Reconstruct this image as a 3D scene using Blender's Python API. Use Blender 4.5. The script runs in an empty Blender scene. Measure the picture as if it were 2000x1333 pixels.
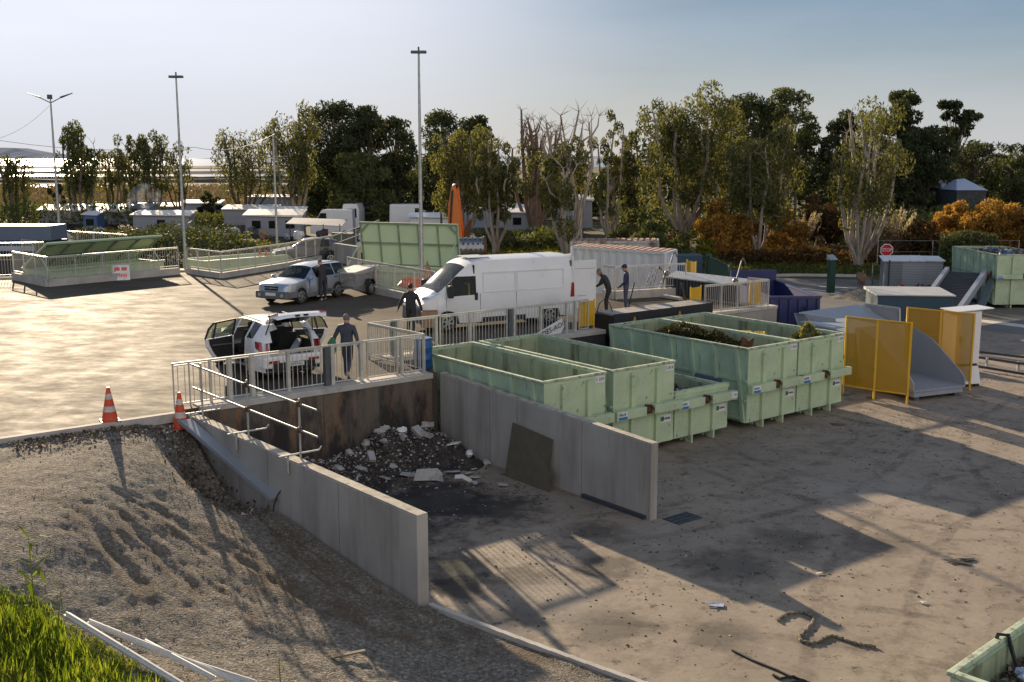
import bpy, bmesh, math, random
import numpy as np
from mathutils import Vector, Matrix, Euler
R = math.radians
scene = bpy.context.scene
col = scene.collection

# ------------------------------------------------------------------ camera
CAM_H = 8.1
PITCH = math.atan(358.5 / 2110.0)
cam_d = bpy.data.cameras.new("camera"); cam = bpy.data.objects.new("camera", cam_d); col.objects.link(cam)
cam.location = (0, 0, CAM_H); cam.rotation_euler = (math.pi / 2 - PITCH, 0, 0)
cam_d.sensor_width = 36.0; cam_d.lens = 36.0 * 2110.0 / 2000.0
cam_d.clip_start = 0.1; cam_d.clip_end = 20000.0
scene.camera = cam

# ------------------------------------------------------------------ sky, sun, exposure
SUN_AZ, SUN_EL = 23.5, 15.8          # degrees left of straight ahead, degrees above the horizon
world = bpy.data.worlds.new("World"); scene.world = world; world.use_nodes = True
wn = world.node_tree.nodes; wl_ = world.node_tree.links
bg = wn["Background"]; bg.inputs[1].default_value = 0.090
sky = wn.new("ShaderNodeTexSky"); sky.sky_type = 'NISHITA'; sky.sun_disc = False
sky.sun_elevation = R(SUN_EL); sky.sun_rotation = R(-SUN_AZ)
sky.air_density = 1.0; sky.dust_density = 0.6; sky.ozone_density = 3.0; sky.altitude = 0
# a thin veil of high cloud over the clear sky
tc = wn.new("ShaderNodeTexCoord"); mp = wn.new("ShaderNodeMapping"); mp.inputs['Scale'].default_value = (1.2, 1.2, 7.0)
wl_.new(tc.outputs['Generated'], mp.inputs[0])
nz = wn.new("ShaderNodeTexNoise"); nz.inputs['Scale'].default_value = 2.2; nz.inputs['Detail'].default_value = 6; nz.inputs['Roughness'].default_value = 0.55
wl_.new(mp.outputs[0], nz.inputs[0])
rp = wn.new("ShaderNodeValToRGB"); rp.color_ramp.elements[0].position = 0.35; rp.color_ramp.elements[1].position = 0.75
rp.color_ramp.elements[0].color = (.0, .0, .0, 1); rp.color_ramp.elements[1].color = (.28, .28, .28, 1)
wl_.new(nz.outputs[0], rp.inputs[0])
gam = wn.new("ShaderNodeGamma"); gam.inputs[1].default_value = 0.40; wl_.new(sky.outputs[0], gam.inputs[0])
hsv = wn.new("ShaderNodeHueSaturation"); hsv.inputs['Saturation'].default_value = 2.1; wl_.new(gam.outputs[0], hsv.inputs['Color'])
# forward scattering of the veil: whiter towards the sun
sunv = (-math.sin(R(SUN_AZ)) * math.cos(R(SUN_EL)), math.cos(R(SUN_AZ)) * math.cos(R(SUN_EL)), math.sin(R(SUN_EL)))
dot = wn.new("ShaderNodeVectorMath"); dot.operation = 'DOT_PRODUCT'; wl_.new(tc.outputs['Generated'], dot.inputs[0]); dot.inputs[1].default_value = sunv
rf = wn.new("ShaderNodeMapRange"); rf.inputs[1].default_value = .84; rf.inputs[2].default_value = 1.0; rf.inputs[3].default_value = 0.0; rf.inputs[4].default_value = .95; rf.interpolation_type = 'SMOOTHSTEP'
wl_.new(dot.outputs['Value'], rf.inputs[0])
mixv = wn.new("ShaderNodeMix"); mixv.data_type = 'RGBA'; mixv.inputs[7].default_value = (4.9, 4.95, 5.0, 1)
wl_.new(rf.outputs[0], mixv.inputs[0]); wl_.new(hsv.outputs[0], mixv.inputs[6])
mixw = wn.new("ShaderNodeMix"); mixw.data_type = 'RGBA'; mixw.inputs[7].default_value = (3.6, 3.7, 3.9, 1)
wl_.new(rp.outputs[0], mixw.inputs[0]); wl_.new(mixv.outputs[2], mixw.inputs[6])
# added warm fill glow in the unseen sky behind the viewer, lifts shaded faces
rb = wn.new("ShaderNodeMapRange"); rb.inputs[1].default_value = -.25; rb.inputs[2].default_value = -.92; rb.inputs[3].default_value = 0.0; rb.inputs[4].default_value = .52; rb.interpolation_type = 'SMOOTHSTEP'
doth = wn.new("ShaderNodeVectorMath"); doth.operation = 'DOT_PRODUCT'; wl_.new(tc.outputs['Generated'], doth.inputs[0]); doth.inputs[1].default_value = (-math.sin(R(SUN_AZ)), math.cos(R(SUN_AZ)), -.12)
wl_.new(doth.outputs['Value'], rb.inputs[0])
mixb = wn.new("ShaderNodeMix"); mixb.data_type = 'RGBA'; mixb.inputs[7].default_value = (9.5, 8.2, 6.9, 1)
wl_.new(rb.outputs[0], mixb.inputs[0]); wl_.new(mixw.outputs[2], mixb.inputs[6])
# pale haze low over the horizon
sep = wn.new("ShaderNodeSeparateXYZ"); wl_.new(tc.outputs['Generated'], sep.inputs[0])
rh = wn.new("ShaderNodeMapRange"); rh.inputs[1].default_value = -.02; rh.inputs[2].default_value = .14; rh.inputs[3].default_value = .65; rh.inputs[4].default_value = 0.0; rh.interpolation_type = 'SMOOTHERSTEP'
wl_.new(sep.outputs['Z'], rh.inputs[0])
mixh = wn.new("ShaderNodeMix"); mixh.data_type = 'RGBA'; mixh.inputs[7].default_value = (3.55, 3.55, 3.4, 1)
wl_.new(rh.outputs[0], mixh.inputs[0]); wl_.new(mixb.outputs[2], mixh.inputs[6])
tint = wn.new('ShaderNodeMix'); tint.data_type = 'RGBA'; tint.blend_type = 'MULTIPLY'; tint.inputs[0].default_value = 1.0; tint.inputs[7].default_value = (.955, .985, 1.10, 1)
wl_.new(mixh.outputs[2], tint.inputs[6]); wl_.new(tint.outputs[2], bg.inputs[0])

sun_d = bpy.data.lights.new("sun", 'SUN'); sun = bpy.data.objects.new("sun", sun_d); col.objects.link(sun)
sun_d.energy = 4.6; sun_d.angle = R(0.5); sun_d.color = (1.0, 0.80, 0.56)
sdir = Vector((-math.sin(R(SUN_AZ)) * math.cos(R(SUN_EL)), math.cos(R(SUN_AZ)) * math.cos(R(SUN_EL)), math.sin(R(SUN_EL))))
sun.rotation_euler = sdir.to_track_quat('Z', 'Y').to_euler()
sun.location = (-20, 40, 30)
scene.view_settings.view_transform = 'Standard'; scene.view_settings.look = 'None'
scene.view_settings.exposure = 1.1; scene.view_settings.gamma = 1.0
scene.cycles.max_bounces = 6; scene.cycles.transparent_max_bounces = 12; scene.cycles.volume_bounces = 0
scene.cycles.use_denoising = True

# ------------------------------------------------------------------ where things stand (surveyed from the photograph)
P = 2.1                               # height of the upper platform over the yard
def ray(u, v):
    x = (u - 1000) / 2110.0; y = -(v - 666.5) / 2110.0
    return (x, math.cos(PITCH) + y * math.sin(PITCH), -math.sin(PITCH) + y * math.cos(PITCH))
def G(u, v, z=0.0):
    r = ray(u, v); t = (z - CAM_H) / r[2]
    return Vector((r[0] * t, r[1] * t, z))
def A(u, v, Y):
    r = ray(u, v); t = Y / r[1]
    return Vector((r[0] * t, Y, CAM_H + r[2] * t))
ANG = R(38.0)
WX, WY = math.cos(ANG), math.sin(ANG)
O0 = G(855, 728, P)
def WL(w, l, z=0.0):                  # yard grid: w along the retaining wall, l away from the yard
    return Vector((O0.x + w * WX - l * WY, O0.y + w * WY + l * WX, z))
def to_wl(x, y):
    dx, dy = x - O0.x, y - O0.y
    return dx * WX + dy * WY, -dx * WY + dy * WX

# ------------------------------------------------------------------ helpers
def tag(o, label=None, cat=None, group=None, kind=None):
    if label: o['label'] = label
    if cat: o['category'] = cat
    if group: o['group'] = group
    if kind: o['kind'] = kind
    return o
def thing(name, label, cat, loc=(0, 0, 0), rz=0.0, group=None):
    o = bpy.data.objects.new(name, None); col.objects.link(o)
    o.empty_display_size = 0.3
    o.location = loc; o.rotation_euler = (0, 0, rz)
    return tag(o, label, cat, group)
def children(o): return [c for c in bpy.data.objects if c.parent == o]
def dup(root, loc, rz=None, label=None, group=None, scale=None):
    r = root.copy(); col.objects.link(r); r.location = loc
    if rz is not None: r.rotation_euler = (0, 0, rz)
    if scale: r.scale = (scale,) * 3
    if label: r['label'] = label
    if group: r['group'] = group
    for ch in children(root):
        c = ch.copy(); col.objects.link(c); c.parent = r
        for g in children(ch):
            d = g.copy(); col.objects.link(d); d.parent = c
    return r

class MB:
    def __init__(s): s.v = []; s.f = []; s.m = []; s.T = None
    def _add(s, vs, fs, m):
        b = len(s.v)
        if s.T is not None: vs = [s.T @ Vector(p) for p in vs]
        s.v += [tuple(p) for p in vs]
        s.f += [tuple(b + i for i in f) for f in fs]; s.m += [m] * len(fs)
    def hexa(s, p, m=0):               # 8 points: 4 bottom ccw, 4 top ccw
        s._add(p, [(3, 2, 1, 0), (4, 5, 6, 7), (0, 1, 5, 4), (1, 2, 6, 5), (2, 3, 7, 6), (3, 0, 4, 7)], m)
    def box(s, x0, x1, y0, y1, z0, z1, m=0):
        s.hexa([(x0, y0, z0), (x1, y0, z0), (x1, y1, z0), (x0, y1, z0), (x0, y0, z1), (x1, y0, z1), (x1, y1, z1), (x0, y1, z1)], m)
    def bar(s, a, b, w, h, m=0, up=(0, 0, 1)):   # rectangular bar from a to b
        a, b = Vector(a), Vector(b); d = (b - a).normalized(); up = Vector(up)
        if abs(d.dot(up)) > 0.98: up = Vector((1, 0, 0))
        sd = d.cross(up).normalized(); u = sd.cross(d)
        q = [sd * -w / 2 - u * h / 2, sd * w / 2 - u * h / 2, sd * w / 2 + u * h / 2, sd * -w / 2 + u * h / 2]
        s.hexa([a + q[0], a + q[1], b + q[1], b + q[0], a + q[3], a + q[2], b + q[2], b + q[3]], m)
    def tube(s, pts, r, n=8, m=0, cap=True):
        pts = [Vector(p) for p in pts]
        rs = list(r) if hasattr(r, '__len__') else [r] * len(pts)
        vs = []; fs = []; k = len(pts)
        prev = None
        for i, p in enumerate(pts):
            d = (pts[min(i + 1, k - 1)] - pts[max(i - 1, 0)])
            d = d.normalized() if d.length > 1e-9 else Vector((0, 0, 1))
            ref = prev if prev is not None else (Vector((1, 0, 0)) if abs(d.x) < .9 else Vector((0, 1, 0)))
            a = (ref - d * ref.dot(d)).normalized(); b = d.cross(a); prev = a
            for j in range(n):
                t = 2 * math.pi * j / n
                vs.append(p + (a * math.cos(t) + b * math.sin(t)) * rs[i])
        for i in range(k - 1):
            for j in range(n):
                fs.append((i * n + j, i * n + (j + 1) % n, (i + 1) * n + (j + 1) % n, (i + 1) * n + j))
        if cap:
            fs.append(tuple(range(n))[::-1]); fs.append(tuple((k - 1) * n + j for j in range(n)))
        s._add(vs, fs, m)
    def lathe(s, prof, n=16, m=0, c=(0, 0, 0), axis='Z'):
        vs = []; fs = []
        for (r, z) in prof:
            for j in range(n):
                t = 2 * math.pi * j / n
                a, b = r * math.cos(t), r * math.sin(t)
                q = (a, b, z) if axis == 'Z' else ((a, z, b) if axis == 'Y' else (z, a, b))
                vs.append((q[0] + c[0], q[1] + c[1], q[2] + c[2]))
        for i in range(len(prof) - 1):
            for j in range(n):
                f = (i * n + j, i * n + (j + 1) % n, (i + 1) * n + (j + 1) % n, (i + 1) * n + j)
                fs.append(f if axis != 'Y' else f[::-1])
        fs.append(tuple(range(n))[::-1]); fs.append(tuple((len(prof) - 1) * n + j for j in range(n)))
        s._add(vs, fs, m)
    def prism(s, poly, z0, z1, m=0):
        n = len(poly)
        ar = sum(poly[i][0] * poly[(i + 1) % n][1] - poly[(i + 1) % n][0] * poly[i][1] for i in range(n))
        if ar < 0: poly = poly[::-1]
        z0s = z0 if hasattr(z0, '__len__') else [z0] * n
        z1s = z1 if hasattr(z1, '__len__') else [z1] * n
        vs = [(p[0], p[1], z) for p, z in zip(poly, z0s)] + [(p[0], p[1], z) for p, z in zip(poly, z1s)]
        fs = [tuple(range(n))[::-1], tuple(range(n, 2 * n))] + [(i, (i + 1) % n, n + (i + 1) % n, n + i) for i in range(n)]
        s._add(vs, fs, m)
    def slab(s, poly, thick, m=0):      # poly of 3-D points thickened along its normal, centred
        poly = [Vector(p) for p in poly]; n = len(poly)
        nr = Vector((0, 0, 0))
        for i in range(n): nr += (poly[i] - poly[0]).cross(poly[(i + 1) % n] - poly[0])
        nr = nr.normalized() * (thick / 2)
        vs = [p - nr for p in poly] + [p + nr for p in poly]
        fs = [tuple(range(n))[::-1], tuple(range(n, 2 * n))] + [(i, (i + 1) % n, n + (i + 1) % n, n + i) for i in range(n)]
        s._add(vs, fs, m)
    def quad(s, p, m=0): s._add(p, [tuple(range(len(p)))], m)
    def blob(s, c, rx, ry, rz, seed=0, n=8, k=5, amp=.2, m=0):
        rg = random.Random(seed); vs = []; fs = []
        for i in range(k + 1):
            ph = math.pi * i / k
            for j in range(n):
                t = 2 * math.pi * j / n; q = 1 + rg.uniform(-amp, amp)
                vs.append((c[0] + rx * q * math.sin(ph) * math.cos(t), c[1] + ry * q * math.sin(ph) * math.sin(t), c[2] + rz * q * math.cos(ph)))
        for i in range(k):
            for j in range(n):
                fs.append((i * n + j, (i + 1) * n + j, (i + 1) * n + (j + 1) % n, i * n + (j + 1) % n))
        s._add(vs, fs, m)
    def build(s, name, mats, parent=None, smooth=None, bevel=0, loc=None, rz=0.0):
        me = bpy.data.meshes.new(name); me.from_pydata(s.v, [], s.f)
        if not isinstance(mats, (list, tuple)): mats = [mats]
        for m in mats: me.materials.append(m)
        if len(mats) > 1: me.polygons.foreach_set('material_index', s.m)
        me.validate()
        if smooth is not None:
            me.polygons.foreach_set('use_smooth', [True] * len(me.polygons)); me.set_sharp_from_angle(angle=R(smooth))
        me.update()
        o = bpy.data.objects.new(name, me); col.objects.link(o)
        if parent is not None: o.parent = parent
        if loc is not None: o.location = loc; o.rotation_euler = (0, 0, rz)
        if bevel:
            b = o.modifiers.new('b', 'BEVEL'); b.width = bevel; b.segments = 2; b.limit_method = 'ANGLE'; b.angle_limit = R(40)
        return o

def text_part(name, s, size, mat, parent, M, align='CENTER', thick=0.002, sx=1.0):
    cu = bpy.data.curves.new(name, 'FONT'); cu.body = s; cu.size = size; cu.align_x = align; cu.align_y = 'CENTER'
    cu.extrude = thick; cu.resolution_u = 2; cu.space_line = 1.0
    t = bpy.data.objects.new(name, cu); col.objects.link(t)
    bpy.context.view_layer.update()
    me = bpy.data.meshes.new_from_object(t.evaluated_get(bpy.context.evaluated_depsgraph_get()))
    bpy.data.objects.remove(t)
    me.name = name; me.materials.clear(); me.materials.append(mat)
    o = bpy.data.objects.new(name, me); col.objects.link(o); o.parent = parent
    o.matrix_local = M @ Matrix.Diagonal((sx, 1, 1, 1))
    return o
def frame(origin, xdir, ydir):
    x = Vector(xdir).normalized(); y = Vector(ydir); y = (y - x * y.dot(x)).normalized(); z = x.cross(y)
    return Matrix(((x.x, y.x, z.x, origin[0]), (x.y, y.y, z.y, origin[1]), (x.z, y.z, z.z, origin[2]), (0, 0, 0, 1)))

# smooth value noise for modelled surfaces
def vnoise(x, y, seed=0):
    x = np.asarray(x, float); y = np.asarray(y, float)
    xi = np.floor(x).astype(np.int64); yi = np.floor(y).astype(np.int64)
    xf = x - xi; yf = y - yi
    def h(a, b):
        n = (a * 374761393 + b * 668265263 + seed * 974634777) & 0x7fffffff
        n = ((n ^ (n >> 13)) * 1274126177) & 0x7fffffff
        return ((n ^ (n >> 16)) & 0xffff) / 65535.0
    u = xf * xf * (3 - 2 * xf); w = yf * yf * (3 - 2 * yf)
    return (h(xi, yi) * (1 - u) + h(xi + 1, yi) * u) * (1 - w) + (h(xi, yi + 1) * (1 - u) + h(xi + 1, yi + 1) * u) * w
def fbm(x, y, seed=0, o=4):
    t = 0; a = .5; f = 1
    for i in range(o): t = t + a * vnoise(np.asarray(x) * f, np.asarray(y) * f, seed + i); a *= .5; f *= 2.03
    return t

# ------------------------------------------------------------------ materials
def nodes_of(name):
    m = bpy.data.materials.new(name); m.use_nodes = True
    nt = m.node_tree; return m, nt, nt.nodes["Principled BSDF"]
def noise(nt, vec, scale, detail=4, rough=.55, stretch=None):
    n = nt.nodes.new("ShaderNodeTexNoise"); n.inputs['Scale'].default_value = scale; n.inputs['Detail'].default_value = detail; n.inputs['Roughness'].default_value = rough
    if stretch:
        mp = nt.nodes.new("ShaderNodeMapping"); mp.inputs['Scale'].default_value = stretch
        nt.links.new(vec, mp.inputs[0]); vec = mp.outputs[0]
    nt.links.new(vec, n.inputs[0]); return n.outputs[0]
def ramp(nt, fac, stops):
    r = nt.nodes.new("ShaderNodeValToRGB"); e = r.color_ramp.elements
    while len(e) < len(stops): e.new(.5)
    for el, (p, c) in zip(e, stops):
        el.position = p; el.color = (c, c, c, 1) if not hasattr(c, '__len__') else (*c, 1)
    nt.links.new(fac, r.inputs[0]); return r.outputs[0]
def mixc(nt, fac, a, b, mode='MIX'):
    m = nt.nodes.new("ShaderNodeMix"); m.data_type = 'RGBA'; m.blend_type = mode
    for sock, val in ((m.inputs[0], fac), (m.inputs[6], a), (m.inputs[7], b)):
        if isinstance(val, bpy.types.NodeSocket): nt.links.new(val, sock)
        elif hasattr(val, '__len__'): sock.default_value = (*val, 1)
        else: sock.default_value = val
    return m.outputs[2]
def math_(nt, op, a, b=0.0):
    m = nt.nodes.new("ShaderNodeMath"); m.operation = op
    for sock, val in ((m.inputs[0], a), (m.inputs[1], b)):
        if isinstance(val, bpy.types.NodeSocket): nt.links.new(val, sock)
        else: sock.default_value = val
    return m.outputs[0]
def coord(nt, kind='Object'):
    if kind == 'Position': return nt.nodes.new("ShaderNodeNewGeometry").outputs['Position']
    return nt.nodes.new("ShaderNodeTexCoord").outputs[kind]
def bump(nt, bs, h, strength=.3, dist=.02):
    b = nt.nodes.new("ShaderNodeBump"); b.inputs['Strength'].default_value = strength; b.inputs['Distance'].default_value = dist
    nt.links.new(h, b.inputs['Height']); nt.links.new(b.outputs[0], bs.inputs['Normal'])
def mat(name, c, rough=.6, metal=0.0, var=.15, vscale=3.0, bmp=0.0, bscale=40.0, dirt=None, dscale=2.0, dlo=.55, dhi=.75, streak=False, kind='Object', spec=.5, coat=0):
    m, nt, bs = nodes_of(name)
    v = coord(nt, kind)
    n1 = noise(nt, v, vscale, 5)
    lo = tuple(x * (1 - var) for x in c); hi = tuple(min(1, x * (1 + var)) for x in c)
    cc = mixc(nt, ramp(nt, n1, [(.3, 0.0), (.7, 1.0)]), lo, hi)
    if dirt:
        d = noise(nt, v, dscale, 6, .65, (1, 1, .12) if streak else None)
        cc = mixc(nt, ramp(nt, d, [(dlo, 0.0), (dhi, .85)]), cc, dirt)
    nt.links.new(cc, bs.inputs['Base Color'])
    bs.inputs['Roughness'].default_value = rough; bs.inputs['Metallic'].default_value = metal
    bs.inputs['Specular IOR Level'].default_value = spec
    if coat: bs.inputs['Coat Weight'].default_value = coat; bs.inputs['Coat Roughness'].default_value = .05
    if bmp: bump(nt, bs, noise(nt, v, bscale, 3), bmp, .01)
    return m
def glass_mat(name, tint=(.55, .62, .60), alpha=.45):
    m, nt, bs = nodes_of(name); out = nt.nodes["Material Output"]
    bs.inputs['Base Color'].default_value = (.012, .015, .017, 1); bs.inputs['Roughness'].default_value = .04; bs.inputs['Specular IOR Level'].default_value = .6
    tr = nt.nodes.new("ShaderNodeBsdfTransparent"); tr.inputs[0].default_value = (*tint, 1)
    mx = nt.nodes.new("ShaderNodeMixShader"); mx.inputs[0].default_value = alpha
    nt.links.new(tr.outputs[0], mx.inputs[1]); nt.links.new(bs.outputs[0], mx.inputs[2]); nt.links.new(mx.outputs[0], out.inputs[0])
    return m
def leaf_mat(name, a, b, c2=None, trans=.35, rough=.5):
    m, nt, bs = nodes_of(name); out = nt.nodes["Material Output"]
    g = nt.nodes.new("ShaderNodeNewGeometry")
    rnd = g.outputs['Random Per Island']
    big = noise(nt, g.outputs['Position'], .45, 3)
    f = math_(nt, 'ADD', math_(nt, 'MULTIPLY', rnd, .6), math_(nt, 'MULTIPLY', ramp(nt, big, [(.35, 0.), (.65, 1.)]), .4))
    cc = ramp(nt, f, [(0.05, a), (.6, b), (1.0, c2 or b)])
    nt.links.new(cc, bs.inputs['Base Color']); bs.inputs['Roughness'].default_value = max(rough, .65); bs.inputs['Specular IOR Level'].default_value = .12
    tl = nt.nodes.new("ShaderNodeBsdfTranslucent")
    tint = mixc(nt, 1.0, cc, (1.0, .95, .45), 'MULTIPLY'); nt.links.new(tint, tl.inputs[0])
    mx = nt.nodes.new("ShaderNodeMixShader"); mx.inputs[0].default_value = trans
    nt.links.new(bs.outputs[0], mx.inputs[1]); nt.links.new(tl.outputs[0], mx.inputs[2]); nt.links.new(mx.outputs[0], out.inputs[0])
    return m

M = {}
M['galv'] = mat('galvanised_steel', (.42, .43, .41), .42, .55, .18, 6, .05, 60)
M['galv_dark'] = mat('dark_steel_post', (.10, .115, .12), .5, .4, .15, 5)
M['rail'] = mat('painted_railing', (.50, .48, .42), .45, .15, .15, 5, dirt=(.25, .22, .18), dscale=4, dlo=.6, dhi=.85)
M['binpaint'] = mat('pale_green_paint', (.45, .54, .345), .55, 0, .16, 1.3, .06, 25, dirt=(.075, .06, .04), dscale=5.5, dlo=.60, dhi=.72, spec=.35)
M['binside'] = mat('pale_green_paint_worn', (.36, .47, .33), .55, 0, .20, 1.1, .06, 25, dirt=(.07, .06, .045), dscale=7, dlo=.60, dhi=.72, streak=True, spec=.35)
M['binrim'] = mat('scuffed_green_rim', (.46, .52, .36), .6, 0, .15, 2, .1, 20, dirt=(.11, .075, .045), dscale=7, dlo=.50, dhi=.66)
M['lidbounce'] = mat('bounce_lightened_green_lid', (.60, .72, .46), .55, 0, .06, .8, spec=.3)  # bin green lightened: bounce light on the raised lids put into the colour
M['binrib'] = mat('shade_and_dirt_green_rib', (.24, .31, .20), .6, 0, .15, 2)  # darker green: shade and dirt of the lid ribs put into the colour
M['rubpale'] = mat('plaster_rubble', (.40, .385, .36), .9, 0, .25, 4, .3, 20, dirt=(.10, .085, .07), dscale=4, dlo=.48, dhi=.7)
M['roofgrey'] = mat('grey_roof_sheet', (.40, .40, .39), .6, 0, .1, 2)
M['rust'] = mat('rust', (.10, .045, .022), .85, .1, .4, 9, .3, 40)
M['bininner'] = mat('worn_bin_inside', (.33, .38, .25), .65, 0, .2, 1.5, .1, 20, dirt=(.06, .04, .025), dscale=3.2, dlo=.50, dhi=.68, streak=True, spec=.2)
M['bluebin'] = mat('navy_blue_paint', (.022, .030, .12), .45, 0, .15, 2, dirt=(.03, .02, .015), dscale=5, dlo=.66, dhi=.78)
M['white'] = mat('white_paint', (.74, .74, .73), .32, 0, .05, 1, dirt=(.42, .38, .32), dscale=1.6, dlo=.62, dhi=.95, coat=.3)
M['white_matt'] = mat('white_sheet', (.72, .72, .70), .55, 0, .08, 2, dirt=(.40, .36, .30), dscale=3, dlo=.55, dhi=.85)
M['carwhite'] = mat('white_car_paint', (.78, .78, .78), .22, 0, .02, 1, coat=.6)
M['silver'] = mat('silver_car_paint', (.36, .40, .45), .30, .55, .05, 1, coat=.6, dirt=(.30, .28, .25), dscale=2, dlo=.6, dhi=.95)
M['greyplast'] = mat('grey_bumper_plastic', (.13, .135, .14), .5, 0, .1, 4)
M['black'] = mat('black_plastic', (.018, .018, .019), .55, 0, .2, 5)
M['tyre'] = mat('tyre_rubber', (.022, .021, .020), .85, 0, .25, 9, .2, 60)
M['rim'] = mat('alloy_rim', (.48, .48, .47), .32, .8, .1, 8)
M['glass'] = glass_mat('car_glass', alpha=.55)
M['glass_dark'] = glass_mat('tinted_glass', (.25, .28, .28), .8)
M['glass_van'] = glass_mat('van_side_glass', (.62, .68, .60), .35)
M['glass_open'] = glass_mat('door_glass', (.75, .80, .70), .22)
M['redlamp'] = mat('red_lamp_glass', (.30, .008, .010), .15, 0, .1, 8, coat=.8)
M['lamp'] = mat('clear_lamp_glass', (.50, .52, .53), .1, .3, .2, 14, coat=.8)
M['inner'] = mat('dark_trim', (.022, .021, .020), .8, 0, .3, 6)
M['seat'] = mat('seat_cloth', (.030, .030, .032), .95, 0, .25, 12)
M['concrete'] = mat('precast_concrete', (.37, .345, .31), .85, 0, .14, .7, .2, 30, dirt=(.19, .17, .145), dscale=1.6, dlo=.47, dhi=.74, streak=True, spec=.25)
M['conc_light'] = mat('pale_concrete', (.46, .43, .38), .85, 0, .14, 1.5, .2, 25, dirt=(.22, .20, .17), dscale=2.5, dlo=.55, dhi=.8, spec=.25)
M['rope'] = mat('dirty_rope', (.17, .14, .105), .9, 0, .6, 14, .8, 30)
M['yellow'] = mat('safety_yellow', (.62, .36, .012), .45, 0, .10, 3)
M['orange'] = mat('orange_paint', (.55, .14, .015), .5, 0, .12, 2, dirt=(.10, .05, .02), dscale=4, dlo=.6, dhi=.75)
M['cone'] = mat('cone_orange', (.60, .065, .015), .5, 0, .2, 7, dirt=(.25, .08, .04), dscale=9, dlo=.5, dhi=.75)
M['conewhite'] = mat('cone_white', (.55, .48, .42), .6, 0, .15, 8, dirt=(.4, .12, .06), dscale=12, dlo=.5, dhi=.7)
M['greysteel'] = mat('grey_painted_steel', (.30, .32, .35), .45, .1, .06, 1.2, dirt=(.2, .2, .2), dscale=3, dlo=.6, dhi=.85)
M['darkgrey'] = mat('dark_grey_steel', (.06, .065, .075), .5, .2, .15, 2)
M['petrol'] = mat('petrol_blue_paint', (.016, .055, .085), .4, 0, .1, 2)
M['green_dark'] = mat('dark_green_paint', (.010, .05, .035), .45, 0, .15, 4)
M['wood'] = mat('weathered_wood', (.17, .145, .11), .85, 0, .25, 5, .2, 30)
M['board'] = mat('brown_board', (.105, .085, .055), .8, 0, .15, 3, .05, 30)
M['alu'] = mat('white_aluminium_profile', (.62, .61, .58), .4, .15, .08, 5, dirt=(.35, .32, .27), dscale=5, dlo=.55, dhi=.8)
M['bluedrum'] = mat('blue_plastic', (.015, .085, .25), .4, 0, .12, 4)
M['cable'] = mat('black_cable', (.018, .017, .016), .6)
M['plate'] = mat('number_plate_white', (.70, .70, .68), .4, 0, .03)
M['ink'] = mat('dark_ink', (.02, .02, .035), .6)
M['inkblue'] = mat('blue_ink', (.02, .03, .12), .6)
M['stickblue'] = mat('sticker_blue', (.02, .19, .42), .4)
M['stickgreen'] = mat('sticker_green', (.02, .16, .06), .4)
M['signred'] = mat('sign_red', (.42, .010, .014), .35)
M['signwhite'] = mat('sign_white', (.75, .75, .75), .35)
M['signorange'] = mat('painted_orange_words', (.75, .09, .03), .6)
M['paleblue'] = mat('pale_blue_panel', (.35, .40, .52), .6, 0, .05, 2)
M['bluegrey'] = mat('blue_grey_panel', (.10, .13, .20), .6, 0, .05, 2)
M['trailer'] = mat('trailer_tin', (.33, .34, .34), .45, .5, .2, 5, dirt=(.12, .10, .08), dscale=3, dlo=.5, dhi=.75)
M['tarp'] = mat('trailer_tarp', (.32, .32, .31), .6, 0, .2, 4)
M['contwhite'] = mat('container_white', (.62, .63, .66), .5, 0, .06, 1, dirt=(.30, .19, .12), dscale=1.3, dlo=.60, dhi=.80, streak=True)
M['contold'] = mat('container_old', (.42, .41, .38), .6, 0, .2, 1, dirt=(.08, .06, .05), dscale=1.6, dlo=.42, dhi=.62, streak=True)
M['controof'] = mat('container_rusty_roof', (.33, .20, .145), .8, 0, .35, 3, .2, 12)
M['conveyor'] = mat('conveyor_belt', (.030, .033, .045), .7, 0, .3, 8, .5, 20)
M['cardboard'] = mat('cardboard', (.30, .19, .105), .85, 0, .15, 4)
M['skin'] = mat('skin', (.42, .24, .16), .55, 0, .06)
M['hair_grey'] = mat('grey_hair', (.16, .145, .13), .8, 0, .3, 40)
M['hair_dark'] = mat('dark_hair', (.018, .014, .011), .7, 0, .3, 40)
M['jacket_black'] = mat('black_jacket', (.024, .024, .028), .75, 0, .3, 8, .2, 30)
M['vest_navy'] = mat('navy_puffer', (.040, .048, .070), .6, 0, .25, 6, .2, 25)
M['navy'] = mat('navy_overalls', (.032, .038, .085), .85, 0, .2, 8)
M['trouser_grey'] = mat('grey_navy_trousers', (.07, .07, .12), .85, 0, .2, 8)
M['jeans'] = mat('dark_jeans', (.040, .048, .075), .85, 0, .25, 9)
M['shoe'] = mat('shoe', (.05, .05, .055), .6)
M['shoe_light'] = mat('light_shoe', (.34, .34, .35), .6)
M['bag'] = mat('green_bag', (.05, .20, .10), .5, 0, .2, 8)
M['roof_light'] = mat('caravan_roof', (.66, .62, .54), .5, 0, .15, 2)
M['caravan'] = mat('caravan_side', (.25, .26, .29), .5, 0, .08, 1, dirt=(.25, .24, .22), dscale=2, dlo=.55, dhi=.85)
M['caravan_blue'] = mat('blue_grey_side', (.26, .30, .38), .6, 0, .1, 1, dirt=(.16, .16, .17), dscale=2, dlo=.55, dhi=.85)
M['shed_dark'] = mat('dark_shed', (.05, .052, .06), .8, 0, .25, 2)
M['tarp_blue'] = mat('blue_tarp', (.06, .12, .25), .5, 0, .2, 3)
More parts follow.
